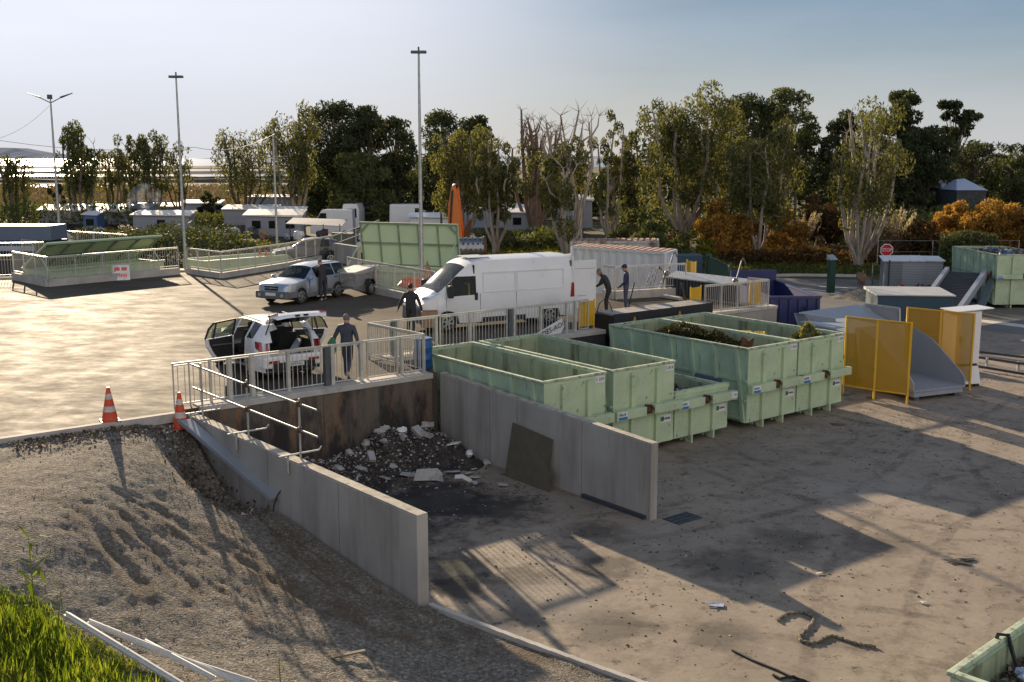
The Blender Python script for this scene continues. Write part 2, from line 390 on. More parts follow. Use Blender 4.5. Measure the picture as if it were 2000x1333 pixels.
M['bark_pale'] = mat('pale_eucalyptus_bark', (.34, .29, .235), .85, 0, .22, 2.5, .3, 12, dirt=(.085, .062, .045), dscale=1.5, dlo=.50, dhi=.66, streak=True)
M['bark_dark'] = mat('dark_bark', (.12, .095, .07), .9, 0, .3, 2.5, .4, 12)
M['bark_red'] = mat('reddish_bark', (.19, .125, .085), .9, 0, .3, 2.5, .4, 12)
M['leaf_olive'] = leaf_mat('olive_eucalyptus_leaf', (.075, .085, .036), (.155, .160, .062), (.29, .26, .10), .45)
M['leaf_dark'] = leaf_mat('dark_leaf', (.038, .050, .026), (.070, .085, .038), (.125, .135, .058), .34)
M['leaf_mid'] = leaf_mat('mid_green_leaf', (.060, .078, .032), (.12, .135, .052), (.20, .20, .08), .40)
M['leaf_orange'] = leaf_mat('orange_tamarisk', (.19, .105, .030), (.40, .225, .055), (.62, .37, .10), .45)
M['leaf_brown'] = leaf_mat('brown_bush', (.055, .034, .018), (.10, .062, .028), (.17, .10, .04), .35)
M['leaf_yellow'] = leaf_mat('yellow_green_leaf', (.09, .10, .018), (.18, .18, .03), (.30, .26, .04), .45)
M['grass'] = leaf_mat('bright_grass', (.095, .150, .018), (.21, .285, .030), (.42, .43, .10), .58)
M['grass_dull'] = leaf_mat('dull_grass', (.05, .07, .02), (.10, .12, .03), (.17, .16, .05), .4)
M['reed'] = leaf_mat('dry_reed', (.12, .090, .062), (.21, .160, .110), (.30, .24, .17), .25)
M['plume'] = leaf_mat('pampas_plume', (.34, .29, .22), (.50, .44, .35), (.62, .56, .46), .35)
M['petal'] = mat('yellow_petal', (.65, .45, .01), .5)
# ================================================================== SETTING
def kerb_w(l):                          # right edge of the gravel slope
    return -6.62 if l > -9.3 else -6.62 + (-(l + 9.3)) * 0.17 + 0.008 * (l + 9.3) ** 2
def slope_base(w, l):
    w = np.asarray(w, float); l = np.asarray(l, float)
    s = .70 * (-l - .5) + .72 * (w + 7.2)
    s = np.log1p(np.exp(np.clip(s * 2.2, -30, 30))) / 2.2
    z = P - .09 - 2.3 * (1 - np.exp(-s / 3.6))
    near = np.clip((-9.5 - l) / 5, 0, 1); z = z + .55 * near * np.clip((-8.2 - w) / 4, 0, 1)
    # hollow beside the bay wall
    hx = np.exp(-((w + 7.75) / .75) ** 2) * np.exp(-((l + 2.6) / 1.5) ** 2)
    z = z - .95 * hx
    return np.maximum(z, .03)
def slope_z(w, l): return float(slope_base(w, l))
def GS(u, v, up=0.0):
    z = 1.0
    for i in range(40):
        p = G(u, v, z); w, l = to_wl(p.x, p.y); z = z * .5 + .5 * slope_z(w, l)
    p.z = z + up; return p

# ground: one sheet to the horizon, dry grass and bare earth
m, nt, bs = nodes_of('open_ground'); v = coord(nt, 'Position')
a = noise(nt, v, .05, 5, .6); b = noise(nt, v, 1.6, 5, .7)
c1 = mixc(nt, ramp(nt, a, [(.4, 0.), (.62, 1.)]), (.075, .068, .035), (.13, .10, .06))
c2 = mixc(nt, ramp(nt, b, [(.4, 0.), (.7, .8)]), c1, (.045, .05, .022))
nt.links.new(c2, bs.inputs['Base Color']); bs.inputs['Roughness'].default_value = .95; bs.inputs['Specular IOR Level'].default_value = .1
bump(nt, bs, b, .5, .05); M['ground'] = m
q = MB(); q.quad([(-9000, -200, -.02), (9000, -200, -.02), (9000, 12000, -.02), (-9000, 12000, -.02)])
tag(q.build('ground', M['ground']), kind='structure')

# lower yard: dusty concrete hardstanding
m, nt, bs = nodes_of('dusty_yard_concrete'); v = coord(nt, 'Position')
big = noise(nt, v, .22, 6, .6); fine = noise(nt, v, 7, 6, .7); streak_ = noise(nt, v, 1.0, 6, .65, (.35, 2.6, 1))
rot = nt.nodes.new("ShaderNodeMapping"); rot.inputs['Rotation'].default_value = (0, 0, -ANG - .35); nt.links.new(v, rot.inputs[0])
trk = noise(nt, rot.outputs[0], 1.3, 5, .6, (.25, 3.2, 1))
c = mixc(nt, ramp(nt, big, [(.35, 0.), (.68, 1.)]), (.225, .182, .138), (.312, .258, .196))
c = mixc(nt, ramp(nt, trk, [(.52, 0.), (.75, .35)]), c, (.14, .108, .078))
c = mixc(nt, ramp(nt, streak_, [(.55, 0.), (.8, .4)]), c, (.33, .27, .20))
c = mixc(nt, ramp(nt, fine, [(.60, 0.), (.74, .6)]), c, (.085, .066, .048))
def tyre_arc(cx, cy, r, c, wid=.16, amt=.5):
    ds = nt.nodes.new("ShaderNodeVectorMath"); ds.operation = 'DISTANCE'; nt.links.new(v, ds.inputs[0]); ds.inputs[1].default_value = (cx, cy, 0.0)
    wob = math_(nt, 'MULTIPLY', math_(nt, 'SUBTRACT', noise(nt, v, .5, 2), .5), .5)
    d_ = math_(nt, 'ABSOLUTE', math_(nt, 'SUBTRACT', math_(nt, 'ADD', ds.outputs['Value'], wob), r))
    band = ramp(nt, math_(nt, 'DIVIDE', d_, wid), [(.55, 1.), (1., 0.)])
    brk = ramp(nt, noise(nt, v, 1.1, 6, .7), [(.42, 0.), (.6, 1.)]); trd = ramp(nt, noise(nt, v, 9, 3), [(.35, .45), (.6, 1.)])
    return mixc(nt, math_(nt, 'MULTIPLY', math_(nt, 'MULTIPLY', math_(nt, 'MULTIPLY', band, brk), trd), amt), c, (.10, .077, .056))
for (w, l, r) in ((14, -8, 8.2), (14, -8, 10.0), (4, 6, 14.2), (4, 6, 15.9), (-14, -22, 14.0), (-14, -22, 15.8), (20, -24, 15.0), (20, -24, 16.8), (9, -30, 17.5), (9, -30, 19.2), (26, -4, 12.5), (26, -4, 14.2)):
    p = WL(w, l); c = tyre_arc(p.x, p.y, r, c, .17, .85)
mott = noise(nt, v, 1.25, 10, .78); c = mixc(nt, ramp(nt, mott, [(.50, 0.), (.60, .55)]), c, (.125, .098, .073)); c = mixc(nt, ramp(nt, mott, [(.36, .45), (.45, 0.)]), c, (.37, .305, .23))
specks = noise(nt, v, 2.6, 8, .75)
c = mixc(nt, ramp(nt, specks, [(.57, 0.), (.64, .9)]), c, (.055, .043, .033))
# black soot where rubble was tipped and swept in the bay
def stain(cx, cy, r, colr, c, amt=1.0, ns=1.6):
    ds = nt.nodes.new("ShaderNodeVectorMath"); ds.operation = 'DISTANCE'; nt.links.new(v, ds.inputs[0]); ds.inputs[1].default_value = (cx, cy, 0.0)
    w = noise(nt, v, ns, 6, .7)
    f = math_(nt, 'ADD', math_(nt, 'DIVIDE', ds.outputs['Value'], r), math_(nt, 'MULTIPLY', math_(nt, 'SUBTRACT', w, .5), 2.2))
    return mixc(nt, math_(nt, 'MULTIPLY', ramp(nt, f, [(.45, 1.), (1.05, 0.)]), amt), c, colr)
for (w, l, r, am) in ((-3.6, -1.6, 2.6, .95), (-2.9, -4.2, 2.0, .9), (-4.6, -5.4, 1.8, .8), (-2.2, -5.6, 1.4, .8), (-4.9, -8.0, 1.0, .6), (-1.4, -8.3, .9, .6), (1.6, -11.0, 1.0, .45), (-5.6, -8.9, .8, .8), (-4.2, -9.2, .7, .7), (-2.6, -9.9, .8, .7), (-.6, -11.4, 1.2, .5), (-4.6, -11.9, 1.1, .6), (-5.3, -10.6, .7, .6), (2.8, -12.6, .9, .4), (-3.2, -13.4, .8, .5)):
    p = WL(w, l); c = stain(p.x, p.y, r, (.022, .019, .017), c, am)
for (w, l, r) in ((-4.6, -10.4, 1.3), (-.5, -9.3, 1.2), (6.0, -10, 2.5)):
    p = WL(w, l); c = stain(p.x, p.y, r, (.36, .32, .27), c, .25)
nt.links.new(c, bs.inputs['Base Color']); bs.inputs['Roughness'].default_value = .8; bs.inputs['Specular IOR Level'].default_value = .3
bump(nt, bs, mixc(nt, .15, fine, trk), .35, .02); M['yard'] = m
q = MB()
q.prism([(p.x, p.y) for p in (WL(-7.6, -.3), WL(-7.4, -9), WL(-7.3, -24), WL(30, -30), WL(58, -8), WL(46, 9), WL(38, 12), WL(30, 12.5), WL(18.9, 6), WL(18.6, 2.0), WL(0, 2.5))], -.1, .004)
tag(q.build('yard', M['yard']), kind='structure')

# upper platform: asphalt deck on a retaining structure
m, nt, bs = nodes_of('worn_asphalt'); v = coord(nt, 'Position')
big = noise(nt, v, .18, 5, .6); fine = noise(nt, v, 9, 6, .75)
rot = nt.nodes.new("ShaderNodeMapping"); rot.inputs['Rotation'].default_value = (0, 0, .12); nt.links.new(v, rot.inputs[0])
trk = noise(nt, rot.outputs[0], 1.1, 8, .72, (.8, 1.25, 1))
c = mixc(nt, ramp(nt, big, [(.35, 0.), (.66, 1.)]), (.080, .068, .053), (.120, .102, .078))
c = mixc(nt, ramp(nt, trk, [(.5, 0.), (.68, .5)]), c, (.058, .051, .043))
c = mixc(nt, ramp(nt, fine, [(.58, 0.), (.72, .5)]), c, (.24, .21, .17))
nt.links.new(c, bs.inputs['Base Color'])
nt.links.new(ramp(nt, trk, [(.35, .62), (.65, .78)]), bs.inputs['Roughness']); bs.inputs['Specular IOR Level'].default_value = .02
bump(nt, bs, mixc(nt, .2, fine, trk), .28, .015); M['asphalt'] = m
pts = [WL(-34, -.12), WL(-7.45, -.12), WL(-7.45, 0), WL(-.02, 0), WL(-.02, 2.75), WL(8.9, 2.75), WL(8.9, 3.3), WL(14.4, 3.3), WL(18.5, 3.0), WL(18.6, 9.0),
       G(1345, 568, P), G(1195, 574, P), G(1020, 571, P), G(940, 572, P), G(850, 592, P), G(690, 563, P), G(705, 520, P), G(668, 492, P), G(650, 500, P), G(560, 520, P), G(432, 541, P), G(352, 531, P), G(93, 557, P), G(27, 543, P), G(-520, 541, P)]
q = MB(); q.prism([(p.x, p.y) for p in pts], -.05, P)
tag(q.build('platform', [M['asphalt']]), kind='structure')
q = MB(); a_, b_ = WL(-34, -.24), WL(-7.5, -.24); q.bar((a_.x, a_.y, P - .09), (b_.x, b_.y, P - .09), .16, .22)
tag(q.build('kerb', M['conc_light']), kind='structure')

# gravel slope between the platform and the yard
nl, nw = 250, 230
L_ = np.linspace(-.26, -21.5, nl); T_ = np.linspace(0, 1, nw)
LL, TT = np.meshgrid(L_, T_, indexing='ij')
KW = np.array([kerb_w(x) for x in L_])[:, None]
KW = np.where(LL > -9.35, np.interp(-LL, [0, 9.35], [-7.60, -6.78]), KW)
WW = KW - (TT ** 1.25) * 17.0
ZZ = slope_base(WW, LL)
edge = np.clip(TT * 17 / .8, 0, 1) * np.clip((-LL - .2) / .8, .15, 1)
rough_ = (fbm(WW * 1.1, LL * 1.1, 3, 4) - .5) * .085 + (fbm(WW * 5, LL * 5, 9, 3) - .5) * .055 + (fbm(WW * 13, LL * 13, 19, 2) - .5) * .030
soil = np.zeros_like(ZZ)
def rut(p0, p1, wid, dep):
    global ZZ, soil
    a = to_wl(*GS(*p0)[:2]); b = to_wl(*GS(*p1)[:2])
    ax, ay = a; bx, by = b; dx, dy = bx - ax, by - ay; ln = math.hypot(dx, dy); dx /= ln; dy /= ln
    s = (WW - ax) * dx + (LL - ay) * dy; n = -(WW - ax) * dy + (LL - ay) * dx + (fbm(s * .5, s * 0 + 2, 5, 3) - .5) * .5
    e = np.clip(s / 1.2, 0, 1) * np.clip((ln - s) / 1.2, 0, 1)
    prof = np.exp(-(n / wid) ** 2) - .7 * np.exp(-((n - wid * 1.9) / (wid * .8)) ** 2) - .7 * np.exp(-((n + wid * 1.9) / (wid * .8)) ** 2)
    tread = .6 + .7 * fbm(s * 7.0, n * 4, 31, 3)
    ZZ = ZZ - dep * .32 * prof * e * tread
    soil = np.maximum(soil, np.exp(-(n / (wid * 2.8)) ** 2) * e * np.clip(fbm(s * 2.4, n * 3.4, 77, 4) * 2.8 - .72, 0, 1))
for p0, p1, w_, d_ in (((110, 960), (330, 1210), .16, .13), ((190, 960), (420, 1190), .14, .11), ((250, 955), (640, 1180), .17, .13), ((330, 985), (760, 1250), .15, .10),
                       ((420, 1040), (900, 1290), .16, .10), ((700, 1170), (1060, 1300), .20, .13), ((760, 1160), (1160, 1320), .18, .12), ((560, 1060), (830, 1230), .14, .08)):
    rut(p0, p1, w_ * .75, d_)
rr_ = random.Random(3)
for i in range(26):
    u0, v0 = rr_.uniform(20, 620), rr_.uniform(930, 1120); k_ = rr_.uniform(90, 260); rut((u0, v0), (u0 + k_, v0 + k_ * rr_.uniform(.62, .85)), rr_.uniform(.035, .07), rr_.uniform(.03, .075))
for i in range(16):
    u0, v0 = rr_.uniform(780, 1060), rr_.uniform(1180, 1290); k_ = rr_.uniform(60, 130); rut((u0, v0), (u0 + k_, v0 + k_ * .45), rr_.uniform(.06, .12), rr_.uniform(.08, .16))
ZZ = np.maximum(ZZ + rough_ * edge, .015)
XX = O0.x + WW * WX - LL * WY; YY = O0.y + WW * WY + LL * WX
vv = np.stack([XX, YY, ZZ], -1).reshape(-1, 3)
ii = np.arange(nl * nw).reshape(nl, nw)
ff = np.stack([ii[:-1, :-1], ii[1:, :-1], ii[1:, 1:], ii[:-1, 1:]], -1).reshape(-1, 4)
def np_mesh(name, verts, faces, mats, parent=None, smooth=True):
    me = bpy.data.meshes.new(name); nv, nf, k = len(verts), len(faces), faces.shape[1]
    me.vertices.add(nv); me.vertices.foreach_set('co', np.asarray(verts, np.float32).ravel())
    me.loops.add(nf * k); me.loops.foreach_set('vertex_index', np.asarray(faces, np.int32).ravel())
    me.polygons.add(nf); me.polygons.foreach_set('loop_start', np.arange(0, nf * k, k, dtype=np.int32))
    me.update(calc_edges=True)
    if smooth: me.polygons.foreach_set('use_smooth', np.ones(nf, bool))
    for m_ in (mats if isinstance(mats, list) else [mats]): me.materials.append(m_)
    o = bpy.data.objects.new(name, me); col.objects.link(o)
    if parent is not None: o.parent = parent
    return o
m, nt, bs = nodes_of('gravel'); v = coord(nt, 'Position')
g1 = noise(nt, v, 13, 6, .85); g2 = noise(nt, v, .8, 7, .72); g3 = nt.nodes.new("ShaderNodeTexVoronoi"); g3.inputs['Scale'].default_value = 26; nt.links.new(v, g3.inputs[0])
c = mixc(nt, ramp(nt, g2, [(.35, 0.), (.68, 1.)]), (.155, .134, .106), (.235, .204, .160))
c = mixc(nt, ramp(nt, g1, [(.38, .9), (.5, 0.)]), c, (.055, .044, .032))
c = mixc(nt, ramp(nt, g1, [(.53, 0.), (.63, .9)]), c, (.46, .41, .34))
at = nt.nodes.new("ShaderNodeAttribute"); at.attribute_name = 'soil'
c = mixc(nt, math_(nt, 'MULTIPLY', at.outputs['Fac'], .85), c, mixc(nt, g1, (.070, .048, .031), (.150, .108, .068)))
nt.links.new(c, bs.inputs['Base Color']); bs.inputs['Roughness'].default_value = .95; bs.inputs['Specular IOR Level'].default_value = .15
bump(nt, bs, mixc(nt, .5, g1, g3.outputs['Distance']), .9, .03); M['gravel'] = m
sl = np_mesh('gravel_slope', vv, ff, M['gravel'])
sa = sl.data.attributes.new('soil', 'FLOAT', 'POINT'); sa.data.foreach_set('value', soil.astype(np.float32).ravel())
tag(sl, kind='structure')
# loose stones over the slope: nobody could count them
rg = np.random.default_rng(4)
def scatter_stones(name, pts, smin, smax, mt, seed):
    rg = np.random.default_rng(seed); n = len(pts); s = rg.uniform(smin, smax, n) * rg.uniform(.6, 1.4, n)
    base = np.array([[1, 0, 0], [-1, 0, 0], [0, 1, 0], [0, -1, 0], [0, 0, .7], [0, 0, -.7]], float)
    V = base[None] * s[:, None, None] * rg.uniform(.55, 1.25, (n, 6, 1))
    th_ = rg.uniform(0, 6.28, n); ct, st = np.cos(th_)[:, None], np.sin(th_)[:, None]
    V = np.stack([V[..., 0] * ct - V[..., 1] * st, V[..., 0] * st + V[..., 1] * ct, V[..., 2]], -1) + np.asarray(pts)[:, None]
    F = np.array([[0, 2, 4], [2, 1, 4], [1, 3, 4], [3, 0, 4], [2, 0, 5], [1, 2, 5], [3, 1, 5], [0, 3, 5]])
    Fa = (F[None] + (np.arange(n) * 6)[:, None, None]).reshape(-1, 3)
    return np_mesh(name, V.reshape(-1, 3), Fa, mt, smooth=False)
m, nt, bs = nodes_of('loose_stone'); g = nt.nodes.new("ShaderNodeNewGeometry")
nt.links.new(ramp(nt, g.outputs['Random Per Island'], [(0., (.12, .095, .07)), (.6, (.22, .19, .145)), (1., (.40, .36, .30))]), bs.inputs['Base Color']); bs.inputs['Roughness'].default_value = .9
M['stone'] = m
n = 26000
ti = rg.integers(0, nl - 1, n); tj = (rg.uniform(0, 1, n) ** 1.3 * (nw - 2)).astype(int)
pp = np.stack([XX[ti, tj], YY[ti, tj], ZZ[ti, tj]], -1) + np.concatenate([rg.uniform(-.05, .05, (n, 2)), np.full((n, 1), -.001)], 1)
tag(scatter_stones('loose_gravel', pp, .006, .015, M['stone'], 5), 'loose grey and beige stones strewn over the gravel slope', 'gravel', kind='stuff')

rgy = np.random.default_rng(44); n = 5200; w_ = rgy.uniform(-6.2, 26, n); l_ = -4.6 - np.abs(rgy.normal(0, 6.5, n)); k = (w_ > -6.0 + np.clip(-9.3 - l_, 0, 20) * .22)
cl = fbm(w_ * .45, l_ * .45, 12, 4); k &= rgy.random(n) < np.clip((cl - .30) * 4, .05, 1); w_, l_ = w_[k], l_[k]
m, nt, bs = nodes_of('yard_crumb'); g = nt.nodes.new("ShaderNodeNewGeometry")
nt.links.new(ramp(nt, g.outputs['Random Per Island'], [(0., (.03, .024, .018)), (.55, (.10, .078, .056)), (.85, (.25, .21, .16)), (1., (.5, .48, .45))]), bs.inputs['Base Color']); bs.inputs['Roughness'].default_value = .95
xy = [WL(a_, b_) for a_, b_ in zip(w_, l_)]
tag(scatter_stones('yard_crumbs', np.array([(p.x, p.y, .006) for p in xy]), .008, .030, m, 45), 'small clods and crumbs strewn over the yard', 'crumbs', kind='stuff')
# low kerb between gravel and yard
q = MB(); ks = [-9.35 - .35 * i for i in range(36)]
for a, b in zip(ks[:-1], ks[1:]):
    pa, pb = WL(kerb_w(a) + .08, a), WL(kerb_w(b) + .08, b); q.bar((pa.x, pa.y, .03), (pb.x, pb.y, .02), .10, .13)
tag(q.build('yard_kerb', M['conc_light']), kind='structure')

# road beyond the yard
m, nt, bs = nodes_of('road_asphalt'); v = coord(nt, 'Position')
n1 = noise(nt, v, .4, 5); n2 = noise(nt, v, 8, 5, .7)
c = mixc(nt, ramp(nt, n1, [(.35, 0.), (.65, 1.)]), (.10, .092, .085), (.15, .135, .12)); c = mixc(nt, ramp(nt, n2, [(.55, 0.), (.7, .5)]), c, (.20, .18, .155))
nt.links.new(c, bs.inputs['Base Color']); bs.inputs['Roughness'].default_value = .65; bump(nt, bs, n2, .2, .02); M['road'] = m
q = MB(); q.prism([(p.x, p.y) for p in (G(1290, 548), G(1440, 543), G(1640, 546), G(1900, 552), G(2200, 560), G(2300, 640), G(2000, 655), G(1880, 640), G(1760, 625), G(1640, 640), G(1500, 640), G(1330, 620))], -.1, .010)
tag(q.build('road', M['road']), kind='structure')
q = MB()
for a, b, w_ in (((1600, 560), (1720, 566), .5), ((1560, 563), (1690, 578), .35), ((1905, 626), (2080, 648), .9)):
    pa, pb = G(*a), G(*b); q.bar((pa.x, pa.y, .0125), (pb.x, pb.y, .0125), w_, .007)
tag(q.build('road_marking', mat('road_paint', (.55, .52, .47), .7, 0, .2, 2)), kind='structure')
q = MB()
for a, b in (((1430, 541), (1560, 539)), ((1560, 539), (1690, 541))):
    pa, pb = G(*a), G(*b); q.bar((pa.x, pa.y, .06), (pb.x, pb.y, .06), .3, .16)
tag(q.build('road_kerb', M['conc_light']), kind='structure')

# salt ponds, sea, dykes and hill on the left horizon
m, nt, bs = nodes_of('water'); v = coord(nt, 'Position')
bs.inputs['Base Color'].default_value = (.10, .12, .13, 1); bs.inputs['Roughness'].default_value = .16; bs.inputs['Specular IOR Level'].default_value = .6
bump(nt, bs, noise(nt, v, .6, 4, .6, (.3, 1, 1)), .25, .08); M['water'] = m
m, nt, bs = nodes_of('wet_salt_flat'); v = coord(nt, 'Position')
c = mixc(nt, noise(nt, v, .02, 5, .6, (.25, 1, 1)), (.15, .12, .09), (.28, .235, .185)); nt.links.new(c, bs.inputs['Base Color']); bs.inputs['Roughness'].default_value = 1.0; bs.inputs['Specular IOR Level'].default_value = .0; M['flat'] = m
def strip(name, v0, v1, u0, u1, mt, z):
    q = MB(); a, b, c, d = G(u0, v1), G(u1, v1), G(u1 * .93 + 70 - 0, v0), G(u0, v0)
    q.quad([(a.x, a.y, z), (b.x, b.y, z), (d.x + (b.x - a.x) * (d.y / a.y), d.y, z), (d.x, d.y, z)]); return tag(q.build(name, mt), kind='structure')
strip('sea', 309.4, 326.5, -700, 1350, M['water'], .02)
strip('salt_flat', 329, 357, -700, 900, M['flat'], .01)
strip('salt_pond', 331, 334.2, -300, 900, M['water'], .03)
strip('salt_pond', 341, 346, -300, 640, M['water'], .03)
strip('near_pond', 362, 372.5, -300, 640, M['water'], .03)
M['dyke'] = mat('dyke_earth', (.07, .06, .04), .95, 0, .3, .05, kind='Position')
for v0, hgt in ((328.5, 1.6), (336.5, .5), (338, .6), (349, .8), (357, 1.0)):
    q = MB(); a, b = G(-700, v0), G(950, v0)
    xs = np.linspace(a.x, b.x, 60); wd = 7 if hgt < 1.5 else 40
    for i in range(59):
        z0 = hgt * (.7 + .6 * random.Random(i + int(v0 * 7)).random()); z1 = hgt * (.7 + .6 * random.Random(i + 1 + int(v0 * 7)).random())
        q.hexa([(xs[i], a.y - wd / 2, 0), (xs[i + 1], a.y - wd / 2, 0), (xs[i + 1], a.y + wd / 2, 0), (xs[i], a.y + wd / 2, 0),
                (xs[i], a.y - wd / 5, z0), (xs[i + 1], a.y - wd / 5, z1), (xs[i + 1], a.y + wd / 5, z1), (xs[i], a.y + wd / 5, z0)])
    tag(q.build('dyke', M['dyke']), kind='structure')
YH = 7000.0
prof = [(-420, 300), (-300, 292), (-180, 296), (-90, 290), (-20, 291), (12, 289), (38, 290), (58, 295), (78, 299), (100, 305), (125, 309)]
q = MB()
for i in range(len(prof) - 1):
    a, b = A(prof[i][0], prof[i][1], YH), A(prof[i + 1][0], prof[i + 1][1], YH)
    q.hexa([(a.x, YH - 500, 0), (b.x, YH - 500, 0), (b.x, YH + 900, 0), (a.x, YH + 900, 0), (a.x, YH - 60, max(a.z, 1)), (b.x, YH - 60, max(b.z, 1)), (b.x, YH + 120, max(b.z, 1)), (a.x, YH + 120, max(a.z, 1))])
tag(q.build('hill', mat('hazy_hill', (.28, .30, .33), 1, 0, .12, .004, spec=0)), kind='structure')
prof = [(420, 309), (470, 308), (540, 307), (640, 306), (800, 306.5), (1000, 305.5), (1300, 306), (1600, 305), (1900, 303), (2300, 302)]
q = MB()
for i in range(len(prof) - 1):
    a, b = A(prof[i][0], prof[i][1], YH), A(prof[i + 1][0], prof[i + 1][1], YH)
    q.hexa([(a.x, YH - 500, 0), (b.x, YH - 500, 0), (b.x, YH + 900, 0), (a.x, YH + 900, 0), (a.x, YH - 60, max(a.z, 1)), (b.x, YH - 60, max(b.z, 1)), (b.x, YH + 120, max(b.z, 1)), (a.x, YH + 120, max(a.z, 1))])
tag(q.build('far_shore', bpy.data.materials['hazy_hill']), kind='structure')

# ------------------------------------------------------------------ walls of the bay and of the platform
m, nt, bs = nodes_of('sooty_concrete'); v = coord(nt, 'Object')
s1 = noise(nt, v, 1.6, 7, .7, (1, 1, .35)); s2 = noise(nt, v, 3.5, 5, .6, (1, 1, .10)); s3 = noise(nt, v, 9, 6, .75)
sp = nt.nodes.new("ShaderNodeSeparateXYZ"); nt.links.new(v, sp.inputs[0])
c = mixc(nt, s2, (.075, .062, .05), (.18, .145, .11))
c = mixc(nt, ramp(nt, s2, [(.52, 0.), (.66, .85)]), c, (.22, .115, .05))
c = mixc(nt, ramp(nt, math_(nt, 'ADD', s1, math_(nt, 'MULTIPLY', sp.outputs['Z'], -.10)), [(.30, 0.), (.45, .93)]), c, (.022, .019, .017))
c = mixc(nt, ramp(nt, s3, [(.70, 0.), (.76, .6)]), c, (.34, .31, .27))
nt.links.new(c, bs.inputs['Base Color']); bs.inputs['Roughness'].default_value = .85; bump(nt, bs, s3, .3, .02); M['sooty'] = m
def wall_grid(name, label, x0, x1, thick, ztop, mt, w, l, grp=None):
    t = thing(name, label, 'wall', WL(w, l, 0), ANG, grp); q = MB(); q.box(x0, x1, 0, thick, -.05, ztop); q.build('wall_face', mt, t)
    return t
t = thing('retaining_wall', 'dark soot-stained concrete wall at the back of the open rubble bay', 'wall', WL(-7.0, -.12, 0), ANG)
q = MB(); q.box(0, 6.72, 0, .115, 0, P - .12); q.build('wall_face', M['sooty'], t)
q = MB(); q.box(-.02, 6.75, -.03, .5, P - .115, P + .035); q.build('coping', M['conc_light'], t, bevel=.015)
q = MB()
for x in (1.55, 3.3, 5.0): q.box(x, x + .02, -.008, .01, .02, P - .13)
q.build('joint', M['darkgrey'], t)
t = thing('retaining_wall', 'dark concrete platform wall behind the two open green skips', 'wall', WL(0, 2.63, 0), ANG)
q = MB(); q.box(0, 8.9, 0, .11, 0, P - .12); q.build('wall_face', mat('dark_wall', (.045, .042, .04), .85, 0, .3, 1.5, .2, 12), t)
q = MB(); q.box(0, 8.9, -.04, .5, P - .115, P + .035); q.build('coping', M['conc_light'], t, bevel=.015)
t = thing('retaining_wall', 'pale grey concrete platform wall beside the navy blue skip', 'wall', WL(14.4, 3.1, 0), R(36.0))
q = MB(); q.box(0.03, 4.35, 0, .13, 0, P - .10); q.build('wall_face', M['concrete'], t)
q = MB(); q.box(0.03, 4.37, -.03, .4, P - .095, P + .03); q.build('coping', M['conc_light'], t, bevel=.015)
def bay_wall(name, label, a, b, z0, z1, th):
    a2, b2 = WL(*a), WL(*b); d = (b2 - a2); ln = d.length; rz = math.atan2(d.y, d.x)
    t = thing(name, label, 'wall', (a2.x, a2.y, 0), rz)
    q = MB(); h = th / 2
    q.hexa([(0, -h, -.05), (ln, -h, -.05), (ln, h, -.05), (0, h, -.05), (0, -h, z0 - .02), (ln, -h, z1 - .02), (ln, h, z1 - .02), (0, h, z0 - .02)])
    q.build('wall_face', M['concrete'], t, bevel=.02)
    q = MB(); q.hexa([(0, -h + .012, z0 - .02), (ln - .012, -h + .012, z1 - .02), (ln - .012, h - .012, z1 - .02), (0, h - .012, z0 - .02), (0, -h + .012, z0), (ln - .012, -h + .012, z1), (ln - .012, h - .012, z1), (0, h - .012, z0)])
    q.build('wall_top', mat(name + '_top_' + str(int(a[0])), (.40, .36, .29), .9, 0, .25, 4, .4, 25, dirt=(.12, .10, .075), dscale=6, dlo=.5, dhi=.7), t)
    q = MB()
    for f in (.28, .42, .72):
        zt = z0 + (z1 - z0) * f - .04
        q.box(ln * f, ln * f + .012, -h - .003, -h + .004, 0, zt); q.box(ln * f, ln * f + .012, h - .004, h + .003, 0, zt)
    q.build('joint', mat(name + '_joint' + str(int(a[0])), (.16, .15, .135), .9), t)
    return t
bay_wall('bay_wall', 'low grey concrete wall carrying scaffold rails on the left side of the rubble bay', (-7.30, -.16), (-6.55, -9.17), P - .07, 1.74, .26)
bay_wall('bay_wall', 'tapering grey concrete wall on the right side of the rubble bay', (.08, -.14), (.16, -8.42), P + .03, 1.80, .22)
q = MB(); pa, pb = WL(-.02, -6.2), WL(.03, -8.3); q.bar((pa.x, pa.y, .05), (pb.x, pb.y, .05), .10, .10)
tag(q.build('floor_gutter', M['darkgrey']), 'grey channel lying along the foot of the right bay wall', 'gutter')
q = MB(); c = WL(.75, -8.75); q.T = Matrix.Translation((c.x, c.y, .012)) @ Matrix.Rotation(ANG, 4, 'Z')
q.box(-.4, .4, -.26, .26, -.012, -.001, 0)
for i in range(9): q.box(-.38 + i * .092, -.36 + i * .092, -.25, .25, -.001, .012, 1)
for i in range(4): q.box(-.39, .39, -.24 + i * .15, -.22 + i * .15, -.001, .010, 1)
tag(q.build('drain_grate', [M['black'], M['galv_dark']]), 'square iron drain grate by the end of the right bay wall', 'drain')

